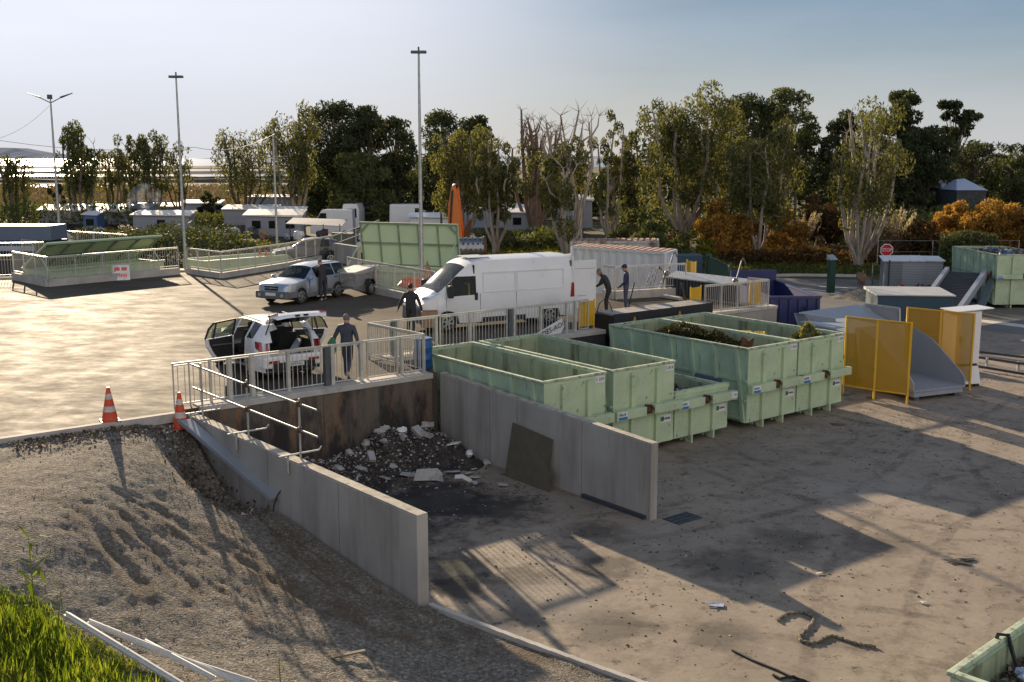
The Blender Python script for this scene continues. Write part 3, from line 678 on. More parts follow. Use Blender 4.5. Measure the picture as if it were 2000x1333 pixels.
# ------------------------------------------------------------------ railings
def railing(label, pts, z, h=1.1, posts=(), gap=.125, group='galvanised railings along the platform', wide=.10, step=None, thin=.03, kerb=None):
    """pts: list of world (x, y); each leg gets its top rail, infill panels and posts"""
    t = thing('railing', label, 'railing', (pts[0][0], pts[0][1], z), 0, group)
    ox, oy = pts[0][0], pts[0][1]
    for k in range(len(pts) - 1):
        a = Vector((pts[k][0] - ox, pts[k][1] - oy, 0)); b = Vector((pts[k + 1][0] - ox, pts[k + 1][1] - oy, 0))
        d = (b - a); ln = d.length; d.normalize()
        q = MB(); q.bar(a + Vector((0, 0, h)), b + Vector((0, 0, h)), .055, .045); q.build('top_rail', M['rail'], t)
        ps = list(posts[k]) if k < len(posts) and posts[k] else None
        if ps is None:
            nseg = max(1, round(ln / (step or 1.5))); ps = [(i / nseg * ln, thin + .015) for i in range(nseg + 1)]
        for s_, w_ in ps:
            q = MB(); c = a + d * s_; q.bar(c, c + Vector((0, 0, h - .023)), w_, w_ * .8, up=d); q.build('post', M['galv_dark'] if w_ > .135 else M['rail'], t)
        ss = sorted(s_ for s_, _ in ps); wmap = {s_: w_ for s_, w_ in ps}
        for s0, s1 in zip(ss[:-1], ss[1:]):
            g0 = s0 + wmap[s0] / 2 + .01; g1 = s1 - wmap[s1] / 2 - .01
            if g1 - g0 < .12: continue
            q = MB(); q.bar(a + d * g0 + Vector((0, 0, .10)), a + d * g1 + Vector((0, 0, .10)), .035, .03)
            q.bar(a + d * g0 + Vector((0, 0, h - .05)), a + d * g1 + Vector((0, 0, h - .05)), .03, .03)
            nb = max(1, int((g1 - g0) / gap))
            for i in range(nb):
                c = a + d * (g0 + (i + .5) * (g1 - g0) / nb); q.bar(c + Vector((0, 0, .10)), c + Vector((0, 0, h - .04)), .015, .015, up=d)
            q.build('infill_panel', M['rail'], t)
    if kerb:
        q = MB()
        for k in range(len(pts) - 1):
            a = (pts[k][0] - ox, pts[k][1] - oy, -kerb / 2); b = (pts[k + 1][0] - ox, pts[k + 1][1] - oy, -kerb / 2); q.bar(a, b, .22, kerb)
        q.build('kerb_wall', M['conc_light'], t)
    return t
def W2(w, l): p = WL(w, l); return (p.x, p.y)
railing('galvanised gate railing over the dark back wall of the rubble bay', [W2(-7.55, .22), W2(-.3, .22)], P, 1.1,
        [[(.02, .035), (.42, .035), (.95, .07), (1.45, .13), (2.05, .13), (3.05, .10), (4.15, .15), (4.32, .13), (5.2, .11), (5.4, .05), (6.35, .05), (6.5, .09), (7.2, .035)]])
railing('short galvanised return railing beside the blue drum', [W2(-.3, .22), W2(-.5, 2.95), W2(.35, 2.95)], P, 1.1, step=1.3, gap=.10, kerb=None)
railing('galvanised gate railing on the wall edge in front of the white van', [W2(.35, 2.95), W2(8.35, 2.95)], P, 1.1,
        [[(0, .15), (.18, .10), (1.6, .09), (1.75, .05), (2.9, .10), (3.05, .05), (4.4, .05), (4.5, .15), (4.7, .10), (5.85, .10), (7.0, .09), (7.4, .10), (7.6, .04), (8.0, .04)]])
railing('galvanised railing with a yellow panel above the pale wall by the navy skip', [W2(14.75, 3.3), W2(18.35, 3.1), W2(18.25, 4.1)], P, 1.1, step=.85, gap=.10)
a, b, c = G(1180, 566, P + .35), G(1200, 569, P + .35), G(1338, 561, P + .35)
railing('galvanised railing on a low kerb wall in front of the white container', [(a.x, a.y), (b.x, b.y), (c.x, c.y)], P + .35, 1.05, step=1.1, gap=.105, kerb=.35)
a, b, c = G(853, 585, P + .3), G(935, 570, P + .3), G(1000, 566, P + .3)
railing('galvanised railing on a kerb behind the nose of the white van', [(a.x, a.y), (b.x, b.y), (c.x, c.y)], P + .3, 1.05, step=1.5, kerb=.3)
a, b, c = G(679, 548, P + .3), G(700, 554, P + .3), G(850, 584, P + .3)
railing('galvanised railing in front of the tall raised green skip lid', [(a.x, a.y), (b.x, b.y), (c.x, c.y)], P + .3, 1.1, step=1.6, kerb=.3)
a, b, c = G(27, 533, P + .35), G(93, 546, P + .35), G(349, 523, P + .35)
railing('galvanised railing on a concrete kerb around the low left green skip', [(a.x, a.y), (b.x, b.y), (c.x, c.y)], P + .35, 1.05, step=1.35, kerb=.35)
a, b, c, d = G(366, 524, P + .28), G(432, 533, P + .28), G(560, 513, P + .28), G(650, 494, P + .28)
railing('galvanised railing on a kerb from the tall lamp mast to the parked dark car', [(a.x, a.y), (b.x, b.y), (c.x, c.y), (d.x, d.y)], P + .28, 1.05, step=1.3, kerb=.28)
a, b = G(-60, 543, P + .1), G(27, 541, P + .1)
railing('galvanised railing at the far left edge of the platform', [(a.x, a.y), (b.x, b.y)], P + .1, 1.1, step=1.3, kerb=.1)
a, b, c = G(122, 484, P), G(250, 494, P), G(120, 505, P)
railing('far galvanised ramp railing behind the streetlight', [(a.x, a.y), (b.x, b.y)], P, 1.15, step=2.0, gap=.2)
a, b, c = G(-40, 512, P), G(88, 510, P), G(44, 503, P)
railing('far galvanised railing beside the left green skip lid', [(a.x, a.y), (b.x, b.y), (c.x, c.y)], P, 1.1, step=1.5, gap=.16)
a, b = G(630, 493, P), G(742, 467, P)
t = thing('ramp_rail', 'two-bar galvanised ramp rail rising behind the parked dark car', 'railing', (a.x, a.y, P - .3))
d = b - a
for hh in (.55, 1.1):
    q = MB(); q.bar((0, 0, hh), (d.x, d.y, hh + .6), .05, .05); q.build('rail_bar', M['galv'], t)
for f in (.02, .3, .55, .65, .98):
    q = MB(); q.bar((d.x * f, d.y * f, .6 * f - .2), (d.x * f, d.y * f, 1.12 + .6 * f), .06, .06); q.build('post', M['galv'], t)
t = thing('concrete_wall', 'low pale concrete wall end beside the tall raised green lid', 'wall', tuple(G(656, 512, P)))
a, b = G(656, 512, P), G(702, 520, P); d = b - a
q = MB(); q.bar((0, 0, .45), (d.x, d.y, .45), .25, 1.3); q.build('wall_face', M['concrete'], t, bevel=.02)

# yellow panels of the tipping gates
def ypanel(label, a, b, z, h):
    t = thing('yellow_barrier', label, 'panel', (a[0], a[1], z), 0, 'yellow safety panels at the tipping edge'); d = Vector((b[0] - a[0], b[1] - a[1], 0))
    q = MB(); q.bar((0, 0, .1 + (h - .1) / 2), (d.x, d.y, .1 + (h - .1) / 2), .015, h - .2); q.build('sheet', M['yellow'], t)
    for p in ((0, 0), (d.x, d.y)):
        q = MB(); q.bar((p[0], p[1], 0), (p[0], p[1], h), .05, .05); q.build('post', M['yellow'], t)
ypanel('yellow panel at the end of the railing by the van rear', W2(8.05, 3.08), W2(8.75, 3.08), P, 1.08)
ypanel('yellow panel at the near end of the black tipping flap', W2(14.0, 3.35), W2(14.68, 3.45), P - .45, 1.55)
ypanel('yellow panel on the railing above the pale wall', W2(17.4, 3.27), W2(18.0, 3.24), P, 1.12)
a, b = G(1341, 564, P), G(1358, 568, P); ypanel('yellow panel at the end of the railing before the white container', (a.x, a.y), (b.x, b.y), P, 1.35)
a, b = G(98, 487, P), G(114, 486, P); ypanel('small yellow panel beside the streetlight foot', (a.x, a.y), (b.x, b.y), P, 1.0)

# tipping flap over the tall green skips
t = thing('tipping_flap', 'wide steel tipping flap with a black front and two yellow warning triangles', 'flap', WL(8.95, 2.75, P), ANG)
q = MB(); q.hexa([(0, -.45, .54), (5.1, -.45, .54), (5.25, .56, .54), (.1, .56, .54), (0, -.45, .60), (5.1, -.45, .60), (5.25, .56, .60), (.1, .56, .60)])
q.build('flap_plate', mat('worn_steel_plate', (.34, .31, .27), .55, .3, .2, 3, .1, 12, dirt=(.12, .10, .085), dscale=2.5, dlo=.48, dhi=.7), t)
q = MB(); q.box(-.02, 5.1, -.495, -.455, -.20, .60); q.box(-.02, 5.1, -.45, .50, -.20, .53); q.build('front_plate', M['black'], t)
for x in (1.0, 3.3):
    q = MB(); q.slab([(x - .16, -.500, .12), (x + .16, -.500, .12), (x, -.500, .46)], .006, 0)
    o = q.build('warning_triangle', M['yellow'], t)
    q = MB(); q.slab([(x - .05, -.505, .17), (x + .05, -.505, .17), (x + .012, -.505, .29), (x - .012, -.505, .29)], .004); q.slab([(x - .03, -.505, .31), (x + .03, -.505, .31), (x, -.505, .37)], .004)
    q.build('falling_figure', M['black'], o)
q = MB(); q.tube([(2.5, 1.5, 0), (2.85, 1.45, 1.35)], .03, 6); q.build('prop_bar', M['black'], t)
q = MB(); q.tube([(5.4, 1.0, 0), (4.95, 1.0, 1.2)], .03, 6); q.build('prop_bar', M['black'], t)

# folded tipping flap along the right edge of the platform
t = thing('tipping_flap', 'raised corrugated tipping flap with lever arms at the right edge of the platform', 'flap', WL(18.42, 4.3, P), ANG)
q = MB(); q.hexa([(-.55, 0, .75), (.25, 0, .95), (.25, 4.2, .95), (-.55, 4.2, .75), (-.55, 0, .80), (.25, 0, 1.0), (.25, 4.2, 1.0), (-.55, 4.2, .80)]); q.build('flap_plate', M['galv'], t)
q = MB()
for i in range(21): q.box(-.52, -.46, i * .2, i * .2 + .1, .05, .76)
q.box(-.46, -.42, 0, 4.2, .03, .74); q.build('corrugated_front', M['darkgrey'], t)
for y in (.15, 4.05):
    q = MB(); q.tube([(-.5, y, .95), (-.05, y + .12, 1.75), (.1, y + .14, 1.85), (.25, y + .15, 1.6)], .03, 6); q.blob((-.55, y, .95), .13, .13, .13, 3, 8, 5, 0); q.build('lever_arm', M['galv_dark'], t, smooth=40)
q = MB(); q.tube([(-.9, 4.3, 0), (-.5, 4.2, .9)], .035, 6); q.tube([(-1.0, 4.1, .1), (-.5, 4.2, .75)], .03, 6); q.build('hydraulic_ram', M['black'], t)
# ================================================================== SKIPS
def waste_heap(name, label, cat, poly_fn, n, mats_w, seed, hfun, parent=None): pass
def skip(label, loc, rz, w=2.34, ln=6.0, h=2.5, beam=1.28, num='S 359', sticker=True, seed=0, low=False, group='pale green skips along the platform', paint='binpaint', side='binside', inner='bininner'):
    t = thing('skip', label, 'skip', loc, rz, group)
    hw = w / 2; z0 = .22; th = .07
    q = MB()
    q.box(-hw, hw, .04, ln, z0, z0 + .08)                                           # floor
    q.box(-hw, hw, 0, th, z0 - .02, h - .05)
    q.box(-hw, hw, ln - th, ln, z0 - .01, h - .05)
    for s in (-1, 1):
        x0, x1 = sorted((s * hw, s * (hw - th))); q.box(x0, x1, th + .002, ln - th - .002, z0 - .01, h - .05)
    q.build('body', [M[side]], t)
    q = MB(); e = .004                                                             # lining: the worn inner faces
    q.box(-hw + th + e, hw - th - e, th + e, th + .012, z0 + .085, h - .10); q.box(-hw + th + e, hw - th - e, ln - th - .012, ln - th - e, z0 + .085, h - .10)
    for s in (-1, 1):
        x0, x1 = sorted((s * (hw - th - e), s * (hw - th - .012))); q.box(x0, x1, th + .014, ln - th - .014, z0 + .085, h - .10)
    q.build('lining', M[inner], t)
    q = MB()
    for s in (-1, 1): q.box(s * hw - .05, s * hw + .05, -.03, ln + .03, h - .06, h)
    q.box(-hw + .05, hw - .05, -.03, .08, h - .06, h + .001); q.box(-hw + .05, hw - .05, ln - .08, ln + .03, h - .06, h + .001)
    q.build('top_rim', M['binrim'], t, bevel=.012)
    q = MB(); q.box(-hw + .003, hw - .003, -.018, -.002, z0, h - .07); q.build('front_sheet', M[paint], t)
    for s in (-1, 1):                                                              # front channels that end in skid hooks
        x = s * w * .205
        q = MB(); q.box(x - .075, x + .075, -.105, -.02, z0 + .02, h - .14 if not low else h - .3)
        q.hexa([(x - .03, -.10, 0.0), (x + .03, -.10, 0), (x + .03, .12, 0), (x - .03, .12, 0), (x - .03, -.104, z0 + .05), (x + .03, -.104, z0 + .05), (x + .03, .3, z0 - .03), (x - .03, .3, z0 - .03)])
        q.build('front_channel', M[paint], t)
        q = MB(); q.bar((x, .3, .11), (x, ln - .2, .11), .08, .20); q.build('skid', M[side], t)
    bz = beam; q = MB(); bh = .125
    q.box(-hw - .10, -.16, -.30, -.108, bz - bh, bz + bh); q.box(.16, hw + .10, -.30, -.108, bz - bh, bz + bh)
    q.build('lock_beam', M[paint], t, bevel=.01)
    q = MB(); q.box(-.15, .15, -.19, -.11, bz - .11, bz + .11); q.tube([(-.13, -.20, bz + .16), (.10, -.22, bz + .12), (.14, -.27, bz - .02)], .022, 6); q.blob((0, -.2, bz), .09, .06, .09, seed, 7, 4, .2)
    q.build('lock', M['rust'], t)
    if low:
        q = MB(); q.box(-hw, hw, -.04, .12, h - .06, h + .06); q.build('front_lip', M[paint], t)
    for s in (-1, 1):                                                              # ribs on the long sides
        q = MB(); nr = 7
        for i in range(nr):
            y = .25 + i * (ln - .5) / (nr - 1); dy = .18 if h > 2 else 0
            xa, xb = sorted((s * (hw + .002), s * (hw + .075)))
            q.hexa([(xa, y - .06 - dy, z0), (xb, y - .06 - dy, z0), (xb, y + .06 - dy, z0), (xa, y + .06 - dy, z0), (xa, y - .06 + dy, h - .07), (xb, y - .06 + dy, h - .07), (xb, y + .06 + dy, h - .07), (xa, y + .06 + dy, h - .07)])
        xa, xb = sorted((s * (hw + .003), s * (hw + .055)))
        for zz in ((.28, h * .34, h * .58) if h > 2 else (.28,)): q.box(xa, xb, .02, ln - .02, zz, zz + .07)
        q.build('side_rib', M[side], t)
    tx = hw - .02
    q = MB(); q.box(tx - .34, tx - .02, -.024, -.0185, h - .27, h - .10) if not low else q.box(hw - .20, hw + .095, -.308, -.301, bz - .06, bz + .10)
    pl = q.build('number_plate', M['plate'], t)
    text_part('number', num, .125, M['ink'], t, frame((tx - .18, -.0255, h - .185) if not low else (hw - .05, -.310, bz + .02), (1, 0, 0), (0, 0, 1)))
    if sticker:
        sx = -hw - .06
        q = MB(); q.box(sx, sx + .34, -.306, -.301, bz - .11, bz + .11); a = q.build('sticker', M['plate'], t)
        q = MB(); q.box(sx + .01, sx + .33, -.309, -.3065, bz - .105, bz - .03); q.build('sticker_band', M['stickblue'], a)
        rg = random.Random(seed); q = MB()
        for i in range(5): q.box(sx + .03 + i * .05, sx + .06 + i * .05, -.309, -.3065, bz + .0, bz + .05 + .03 * rg.random())
        q.build('sticker_mark', M['ink'], a)
        q = MB(); q.box(hw - .50, hw - .10, -.025, -.0185, bz * .60, bz * .60 + .22); a = q.build('sticker', M['plate'], t)
        q = MB(); q.lathe([(.075, 0), (.075, .003)], 12, 0, (hw - .44, -.028, bz * .60 + .11), 'Y'); q.build('sticker_mark', M['stickgreen'], a)
        q = MB()
        for i in range(5): q.box(hw - .35 + i * .045, hw - .315 + i * .045, -.028, -.0255, bz * .60 + .08, bz * .60 + .125 + .02 * (i % 2))
        q.build('sticker_mark', M['ink'], a)
    return t
BR = R(38.0)
s1 = skip('nearest tall pale green skip, empty with a rust-streaked inside, behind the tapering bay wall', WL(1.40, -4.28, 0), BR, 2.12, num='S 359', seed=1)
s2 = skip('second tall pale green skip from the bay wall, nearly empty, with a blue-banded sticker', WL(3.92, -4.28, 0), BR, 2.34, num='S 814', seed=2)
s3 = skip('low pale green skip sunk between the taller green skips', WL(6.3, -4.25, 0), BR, 2.25, 5.6, 1.50, 1.22, 'S 101', seed=3, low=True)
s4 = skip('tall pale green skip of garden waste with a blue notice on its long side', WL(9.40, -4.3, 0), BR, 2.32, num='S 024', seed=4)
s5 = skip('tall pale green skip of garden waste next to the yellow screens', WL(11.80, -4.3, 0), BR, 2.34, num='S 339', seed=5)
# notice on the long side of the fourth skip
q = MB(); q.box(-1.245, -1.238, .92, 2.02, .92, 1.42); nb_ = q.build('notice', M['bluegrey'], s4)
F_ = frame((-1.249, 1.47, 1.24), (0, -1, 0), (0, 0, 1)); text_part('notice_text', "Le tri,", .17, M['inkblue'], s4, F_)
F_ = frame((-1.249, 1.47, 1.06), (0, -1, 0), (0, 0, 1)); text_part('notice_text', "c'est pour vous", .15, M['inkblue'], s4, F_)

# loose foliage / litter heaps
def leaf_quads(C, L, Wd, rng, droop=.3, along=None):
    n = len(C); d = rng.normal(0, 1, (n, 3)); d[:, 2] -= droop * 2
    if along is not None: d = d * .6 + along
    d /= np.linalg.norm(d, axis=1)[:, None] + 1e-9
    s = np.cross(d, rng.normal(0, 1, (n, 3))); s /= np.linalg.norm(s, axis=1)[:, None] + 1e-9
    L = np.broadcast_to(L, n)[:, None]; Wd = np.broadcast_to(Wd, n)[:, None]
    V = np.stack([C - d * L / 2, C + s * Wd / 2, C + d * L / 2, C - s * Wd / 2], 1).reshape(-1, 3)
    return V, (np.arange(n)[:, None] * 4 + np.array([0, 1, 2, 3])[None]).astype(int)
def leaf_mesh(name, C, L, Wd, rng, mt, parent=None, droop=.3, along=None):
    V, F = leaf_quads(np.asarray(C), L, Wd, rng, droop, along); return np_mesh(name, V, F, mt, parent, smooth=False)
def loc_in(t, x, y, z):
    c, s = math.cos(t.rotation_euler.z), math.sin(t.rotation_euler.z); return np.stack([t.location.x + x * c - y * s, t.location.y + x * s + y * c, np.broadcast_to(z, np.shape(x))], -1)
M['litter'] = leaf_mat('mixed_litter', (.03, .022, .015), (.14, .11, .08), (.55, .54, .52), .05, .8)
M['twigs'] = leaf_mat('cut_branches', (.02, .022, .010), (.055, .055, .022), (.16, .13, .07), .25)
def heap(name, label, t, xr, yr, zf, n, size, mt, seed, thick=.35, cat='waste'):
    rng = np.random.default_rng(seed); x = rng.uniform(*xr, n); y = rng.uniform(*yr, n)
    z = np.array([zf(a, b) for a, b in zip(x, y)]) - rng.uniform(0, thick, n) * rng.uniform(0, 1, n)
    o = leaf_mesh(name, loc_in(t, x, y, z), rng.uniform(.6, 1.6, n) * size, rng.uniform(.3, .8, n) * size, rng, mt, droop=0)
    return tag(o, label, cat, kind='stuff')
def ridge(peaks, base):
    return lambda x, y: base + sum(h * math.exp(-((x - px) / sx) ** 2 - ((y - py) / sy) ** 2) for px, py, h, sx, sy in peaks) + .08 * math.sin(9 * x + 3 * y)
heap('garden_waste', 'cut branches and leaves heaped in the skip with the blue notice', s4, (-1.05, 1.05), (.3, 5.7), ridge([(.1, 3.8, .65, 1.0, 1.1), (.2, 2.3, .45, .6, .5)], 1.98), 5200, .16, M['twigs'], 11)
heap('garden_waste', 'garden cuttings heaped in the skip next to the yellow screens', s5, (-1.05, 1.05), (.2, 5.7), ridge([(.25, .9, .75, .55, .45), (0, 2.6, .3, .8, .8), (0, 4.6, .3, .8, .8)], 1.85), 5200, .15, M['twigs'], 12)
heap('garden_waste', 'feathery pale cuttings on top of the heap beside the yellow screens', s5, (-.1, .75), (.45, 1.2), ridge([(.35, .85, .50, .30, .25)], 2.30), 700, .20, M['leaf_olive'], 13, .55)
heap('rubbish', 'scraps lying in the bottom of the second green skip', s2, (-1.0, 1.0), (.3, 5.7), ridge([(0, 2.6, .5, .7, 1.0)], .42), 2200, .16, M['litter'], 14)
heap('rubbish', 'dust and scraps in the bottom of the nearest green skip', s1, (-.95, .95), (.3, 5.7), ridge([], .40), 900, .12, M['litter'], 15)
heap('rubbish', 'dark rubble filling the low green skip', s3, (-1.0, 1.0), (.3, 5.3), ridge([(0, 2.5, .35, .8, 1.5)], 1.05), 2600, .18, M['litter'], 16)
for i, (y, x) in enumerate(((2.7, -.35), (2.9, -.2), (2.35, -.15), (2.5, .05))):
    q = MB(); p = loc_in(s5, np.array(x), np.array(y), 2.15)
    rg_ = random.Random(i); q.tube([(0, 0, -.35), (.02, .02, .12)], .012, 5, 0)
    for k in range(6):
        a = k * 1.05; q.slab([(0, 0, .12), (.16 * math.cos(a - .4), .16 * math.sin(a - .4), .18), (.24 * math.cos(a), .24 * math.sin(a), .14), (.16 * math.cos(a + .4), .16 * math.sin(a + .4), .18)], .008, 1)
    tag(q.build('flower', [M['twigs'], M['petal']], None, loc=tuple(p)), 'yellow flower head sticking out of the garden waste beside the yellow screens', 'flower', 'yellow flowers in the garden waste')
q = MB(); q.slab([(-.3, 0, 0), (.3, .1, -.15), (.42, .12, .25), (.05, .02, .18), (-.22, 0, .34)], .05); p = loc_in(s4, np.array(.35), np.array(1.3), 2.2)
tag(q.build('rusty_panel', M['rust'], None, loc=tuple(p), rz=.6), 'torn rusty sheet on the waste in the skip with the blue notice', 'metal sheet')

# cropped skip in the bottom right corner
p = G(1858, 1312, 1.9)
s6 = skip('pale green skip full of rubble in the bottom right corner', (p.x + 1.2 * math.cos(R(43)) , p.y + 1.2 * math.sin(R(43)) - 0.0, 0), R(43), 2.34, 4.2, 1.9, 1.2, 'S 101', seed=6, group=None)
s6.rotation_euler.z = R(43 - 90); s6.location = (p.x, p.y, 0)
s6.location = Vector((p.x, p.y, 0)) + Vector((math.cos(R(-47)), math.sin(R(-47)), 0)) * 1.17
heap('rubbish', 'rubble and broken bits filling the skip in the bottom right corner', s6, (-1.05, 1.05), (.15, 4.0), ridge([(0, 2.2, .2, .8, 1.6)], 1.45), 4200, .10, M['litter'], 18)
rngd = random.Random(8)
q = MB(); a = loc_in(s6, np.array(-1.17), np.array(1.35), 1.93); q.tube([tuple(a + np.array(d)) for d in ((-.05, 0, -.12), (0, .02, .02), (.12, 0, .02), (.18, -.02, -.2), (.24, -.1, -.42))], .03, 6); tag(q.build('rag', M['black']), 'dark rag hanging over the rim of the corner skip', 'rag')
q = MB(); a = loc_in(s6, np.array(-.3), np.array(1.9), 1.62); b = loc_in(s6, np.array(1.0), np.array(2.6), 1.78); q.bar(tuple(a), tuple(b), .14, .03); tag(q.build('plank', M['wood']), 'broken plank lying on the rubble in the corner skip', 'plank')
for i in range(9):
    q = MB(); a = loc_in(s6, np.array(rngd.uniform(-.8, .9)), np.array(rngd.uniform(.4, 3)), 1.66); q.blob(tuple(a), .1, .08, .06, i, 6, 4, .4)
    tag(q.build('debris', M['white_matt'] if i % 2 else M['paleblue']), 'pale lump of debris on the rubble of the corner skip', 'debris', 'pale lumps in the corner skip')

# skip with textile waste at the right edge
p = G(1938, 603, 0)
s7 = skip('pale green skip heaped with coloured rubbish at the right edge', (p.x + 1.6, p.y + .1, 0), R(2), 3.0, 5.5, 2.95, 1.75, 'S 101', True, 7, group=None)
heap('rubbish', 'coloured bags and rubbish heaped in the right edge skip', s7, (-1.35, 1.35), (.2, 5.2), ridge([(0, 2, .3, 1, 2)], 2.72), 900, .3, M['litter'], 21)
for i in range(14):
    q = MB(); a = loc_in(s7, np.array(rngd.uniform(-1.25, 1.2)), np.array(rngd.uniform(.5, 3)), 2.85); q.blob(tuple(a), .26, .22, .2, i, 7, 5, .3)
    tag(q.build('rubbish_bag', [M['plate'], M['tarp_blue'], M['bluedrum'], M['board'], M['paleblue'], M['black']][i % 6], smooth=50), 'stuffed rubbish bag on top of the right edge skip', 'bag', 'bags in the right edge skip')

# skips with raised lids beyond the platform
def lid_skip(label, a, b, z0, depth, lid_h, lid_lean, h):
    """a, b: ends of the near rim (world xy)"""
    a = Vector((*a, 0)); b = Vector((*b, 0)); d = b - a; ln = d.length; rz = math.atan2(d.y, d.x)
    t = thing('skip', label, 'skip', a, rz, 'pale green skips with raised lids')
    q = MB(); th = .08
    q.box(0, ln, 0, th, z0, h); q.box(0, ln, depth - th, depth, z0, h); q.box(0, th, th, depth - th, z0, h - .002); q.box(ln - th, ln, th, depth - th, z0, h - .002); q.box(th, ln - th, th, depth - th, z0, z0 + .1)
    q.build('body', M['binpaint'], t)
    q = MB(); q.box(-.05, ln + .05, -.06, .06, h, h + .07); q.box(-.05, ln + .05, depth - .06, depth + .06, h, h + .07); q.build('top_rim', M['binpaint'], t)
    # lid hinged on the far rim and raised towards the viewer by lid_lean degrees from upright
    c, s = math.cos(R(lid_lean)), math.sin(R(lid_lean))
    def L3(x, k, off=0.0): return (x, depth - s * k - c * off, h + .12 + c * k - s * off)
    q = MB(); q.hexa([L3(0, 0, -.03), L3(ln, 0, -.03), L3(ln, 0, .03), L3(0, 0, .03), L3(0, lid_h, -.03), L3(ln, lid_h, -.03), L3(ln, lid_h, .03), L3(0, lid_h, .03)])
    lid = q.build('lid', M['lidbounce'], t)
    q = MB()
    def rib(x0, k0, x1, k1, w_=.09): q.bar(L3(x0, k0, .075), L3(x1, k1, .075), w_, .08, up=Vector(L3(0, 0, 1)) - Vector(L3(0, 0, 0)))
    for k in (.04, lid_h * .52, lid_h - .04): rib(0, k, ln, k, .10)
    for i in range(6): rib(ln * i / 5 + (.05 if i == 0 else -.05 if i == 5 else 0), .05, ln * i / 5 + (.05 if i == 0 else -.05 if i == 5 else 0), lid_h - .05, .07)
    rib(.1, lid_h - .5, .5, lid_h - .1); rib(ln - .1, lid_h - .5, ln - .5, lid_h - .1)
    q.build('lid_rib', M['binrib'], lid)
    for x in (.1, ln - .1):
        q = MB(); q.tube([(x, .2, h), L3(x, lid_h * .6, .15)], .035, 6); q.build('lid_strut', M['binpaint'], t)
    return t
Yl = 57.0
a, b = A(704, 500, 58.5), A(893, 512, 56.3)
lid_skip('green skip in the middle with its tall ribbed lid standing up', (a.x - .75, a.y - 1.9), (b.x - .72, b.y - 1.9), 0, 2.4, 2.35, 9, 2.25)
a, b = A(95, 523, 52.2), A(320, 513, 57.6)
lid_skip('green skip on the left with its ribbed lid tilted over it', (a.x, a.y), (b.x, b.y), 0, 2.3, 2.6, 61, 2.65)
a, b = A(395, 530, 58), A(560, 515, 62)
t = thing('skip', 'low open green skip below the railing beyond the tall lamp mast', 'skip', (a.x, a.y + .6, 0), math.atan2(b.y - a.y, b.x - a.x)); ln = (b - a).length
q = MB()
for y in (0, 2.2): q.box(0, ln, y, y + .08, 0, 2.55)
q.box(0, .08, .08, 2.2, 0, 2.55); q.box(ln - .08, ln, .08, 2.2, 0, 2.55); q.box(.08, ln - .08, .08, 2.2, 2.2, 2.4); q.build('body', M['binpaint'], t)

# navy blue skip
a, b = A(1490, 590, 45.5), A(1607, 592, 44.2)
t = thing('skip', 'navy blue open skip behind the pale platform wall', 'skip', (a.x, 44.4, 0), R(4)); ln = b.x - a.x
q = MB(); q.box(0, ln, 0, .07, .15, 2.35); q.box(0, .07, .07, 6, .15, 2.348); q.box(ln - .07, ln, .07, 6, .15, 2.348); q.box(0, ln, 5.93, 6, .15, 2.9); q.box(.07, ln - .07, .07, 5.9, .15, .25)
q.build('body', M['bluebin'], t)
for i in range(6):
    q = MB(); x = .1 + i * (ln - .2) / 5; q.box(x - .06, x + .06, -.07, -.002, .15, 2.3); q.build('rib', M['bluebin'], t)
q = MB(); q.box(-.03, ln + .03, -.08, .08, 2.352, 2.44); q.box(-.04, .1, .08, 6, 2.352, 2.44); q.box(ln - .1, ln + .04, .08, 6, 2.352, 2.44); q.build('top_rim', M['bluebin'], t)
q = MB(); q.tube([(1.3, -.2, 1.9), (1.55, -.25, 1.6), (1.3, -.3, 1.1)], .05, 6); q.bar((1.5, -.15, 2.0), (2.1, -.25, .4), .12, .06); q.build('hook', M['black'], t)

# ------------------------------------------------------------------ waste press with yellow screens, cabinet, chutes
def screen(label, p0, p1, p2, h):
    t = thing('safety_screen', label, 'screen', (p0.x, p0.y, 0), 0, 'yellow mesh screens beside the waste press'); o = Vector((p0.x, p0.y, 0))
    ps = [Vector((p.x, p.y, 0)) - o for p in (p0, p1, p2)]
    for p in ps:
        q = MB(); q.bar(p, p + Vector((0, 0, h)), .06, .06); q.build('post', M['yellow'], t)
    for a, b in zip(ps[:-1], ps[1:]):
        d = (b - a).normalized() * .04
        q = MB(); q.bar(a + d + Vector((0, 0, .33)), b - d + Vector((0, 0, .33)), .035, .035); q.build('frame_bar', M['yellow'], t); q = MB(); q.bar(a + d + Vector((0, 0, h - .02)), b - d + Vector((0, 0, h - .02)), .045, .045); q.build('frame_bar', M['yellow'], t)
        q = MB(); q.bar(a + d + Vector((0, 0, .35 + (h - .39) / 2)), b - d + Vector((0, 0, .35 + (h - .39) / 2)), .004, h - .40); q.build('mesh_panel', M['yelmesh'], t)
    return t
m, nt, bs = nodes_of('yellow_mesh'); out = nt.nodes["Material Output"]
bs.inputs['Base Color'].default_value = (.50, .29, .02, 1); bs.inputs['Roughness'].default_value = .5
tr = nt.nodes.new("ShaderNodeBsdfTransparent"); mx = nt.nodes.new("ShaderNodeMixShader"); mx.inputs[0].default_value = .62
nt.links.new(tr.outputs[0], mx.inputs[1]); nt.links.new(bs.outputs[0], mx.inputs[2]); nt.links.new(mx.outputs[0], out.inputs[0]); M['yelmesh'] = m
SH = 2.75
ya = G(1771, 790); yb = G(1706, 781); yc = G(1646, 771)
screen('near yellow mesh screen next to the tall green skip', ya, yb, yc, SH)
za = G(1893, 763); zb = za + (yb - ya); zc = za + (yc - ya) * 1.05
screen('far yellow mesh screen in front of the white control cabinet', za, zb, zc, SH)
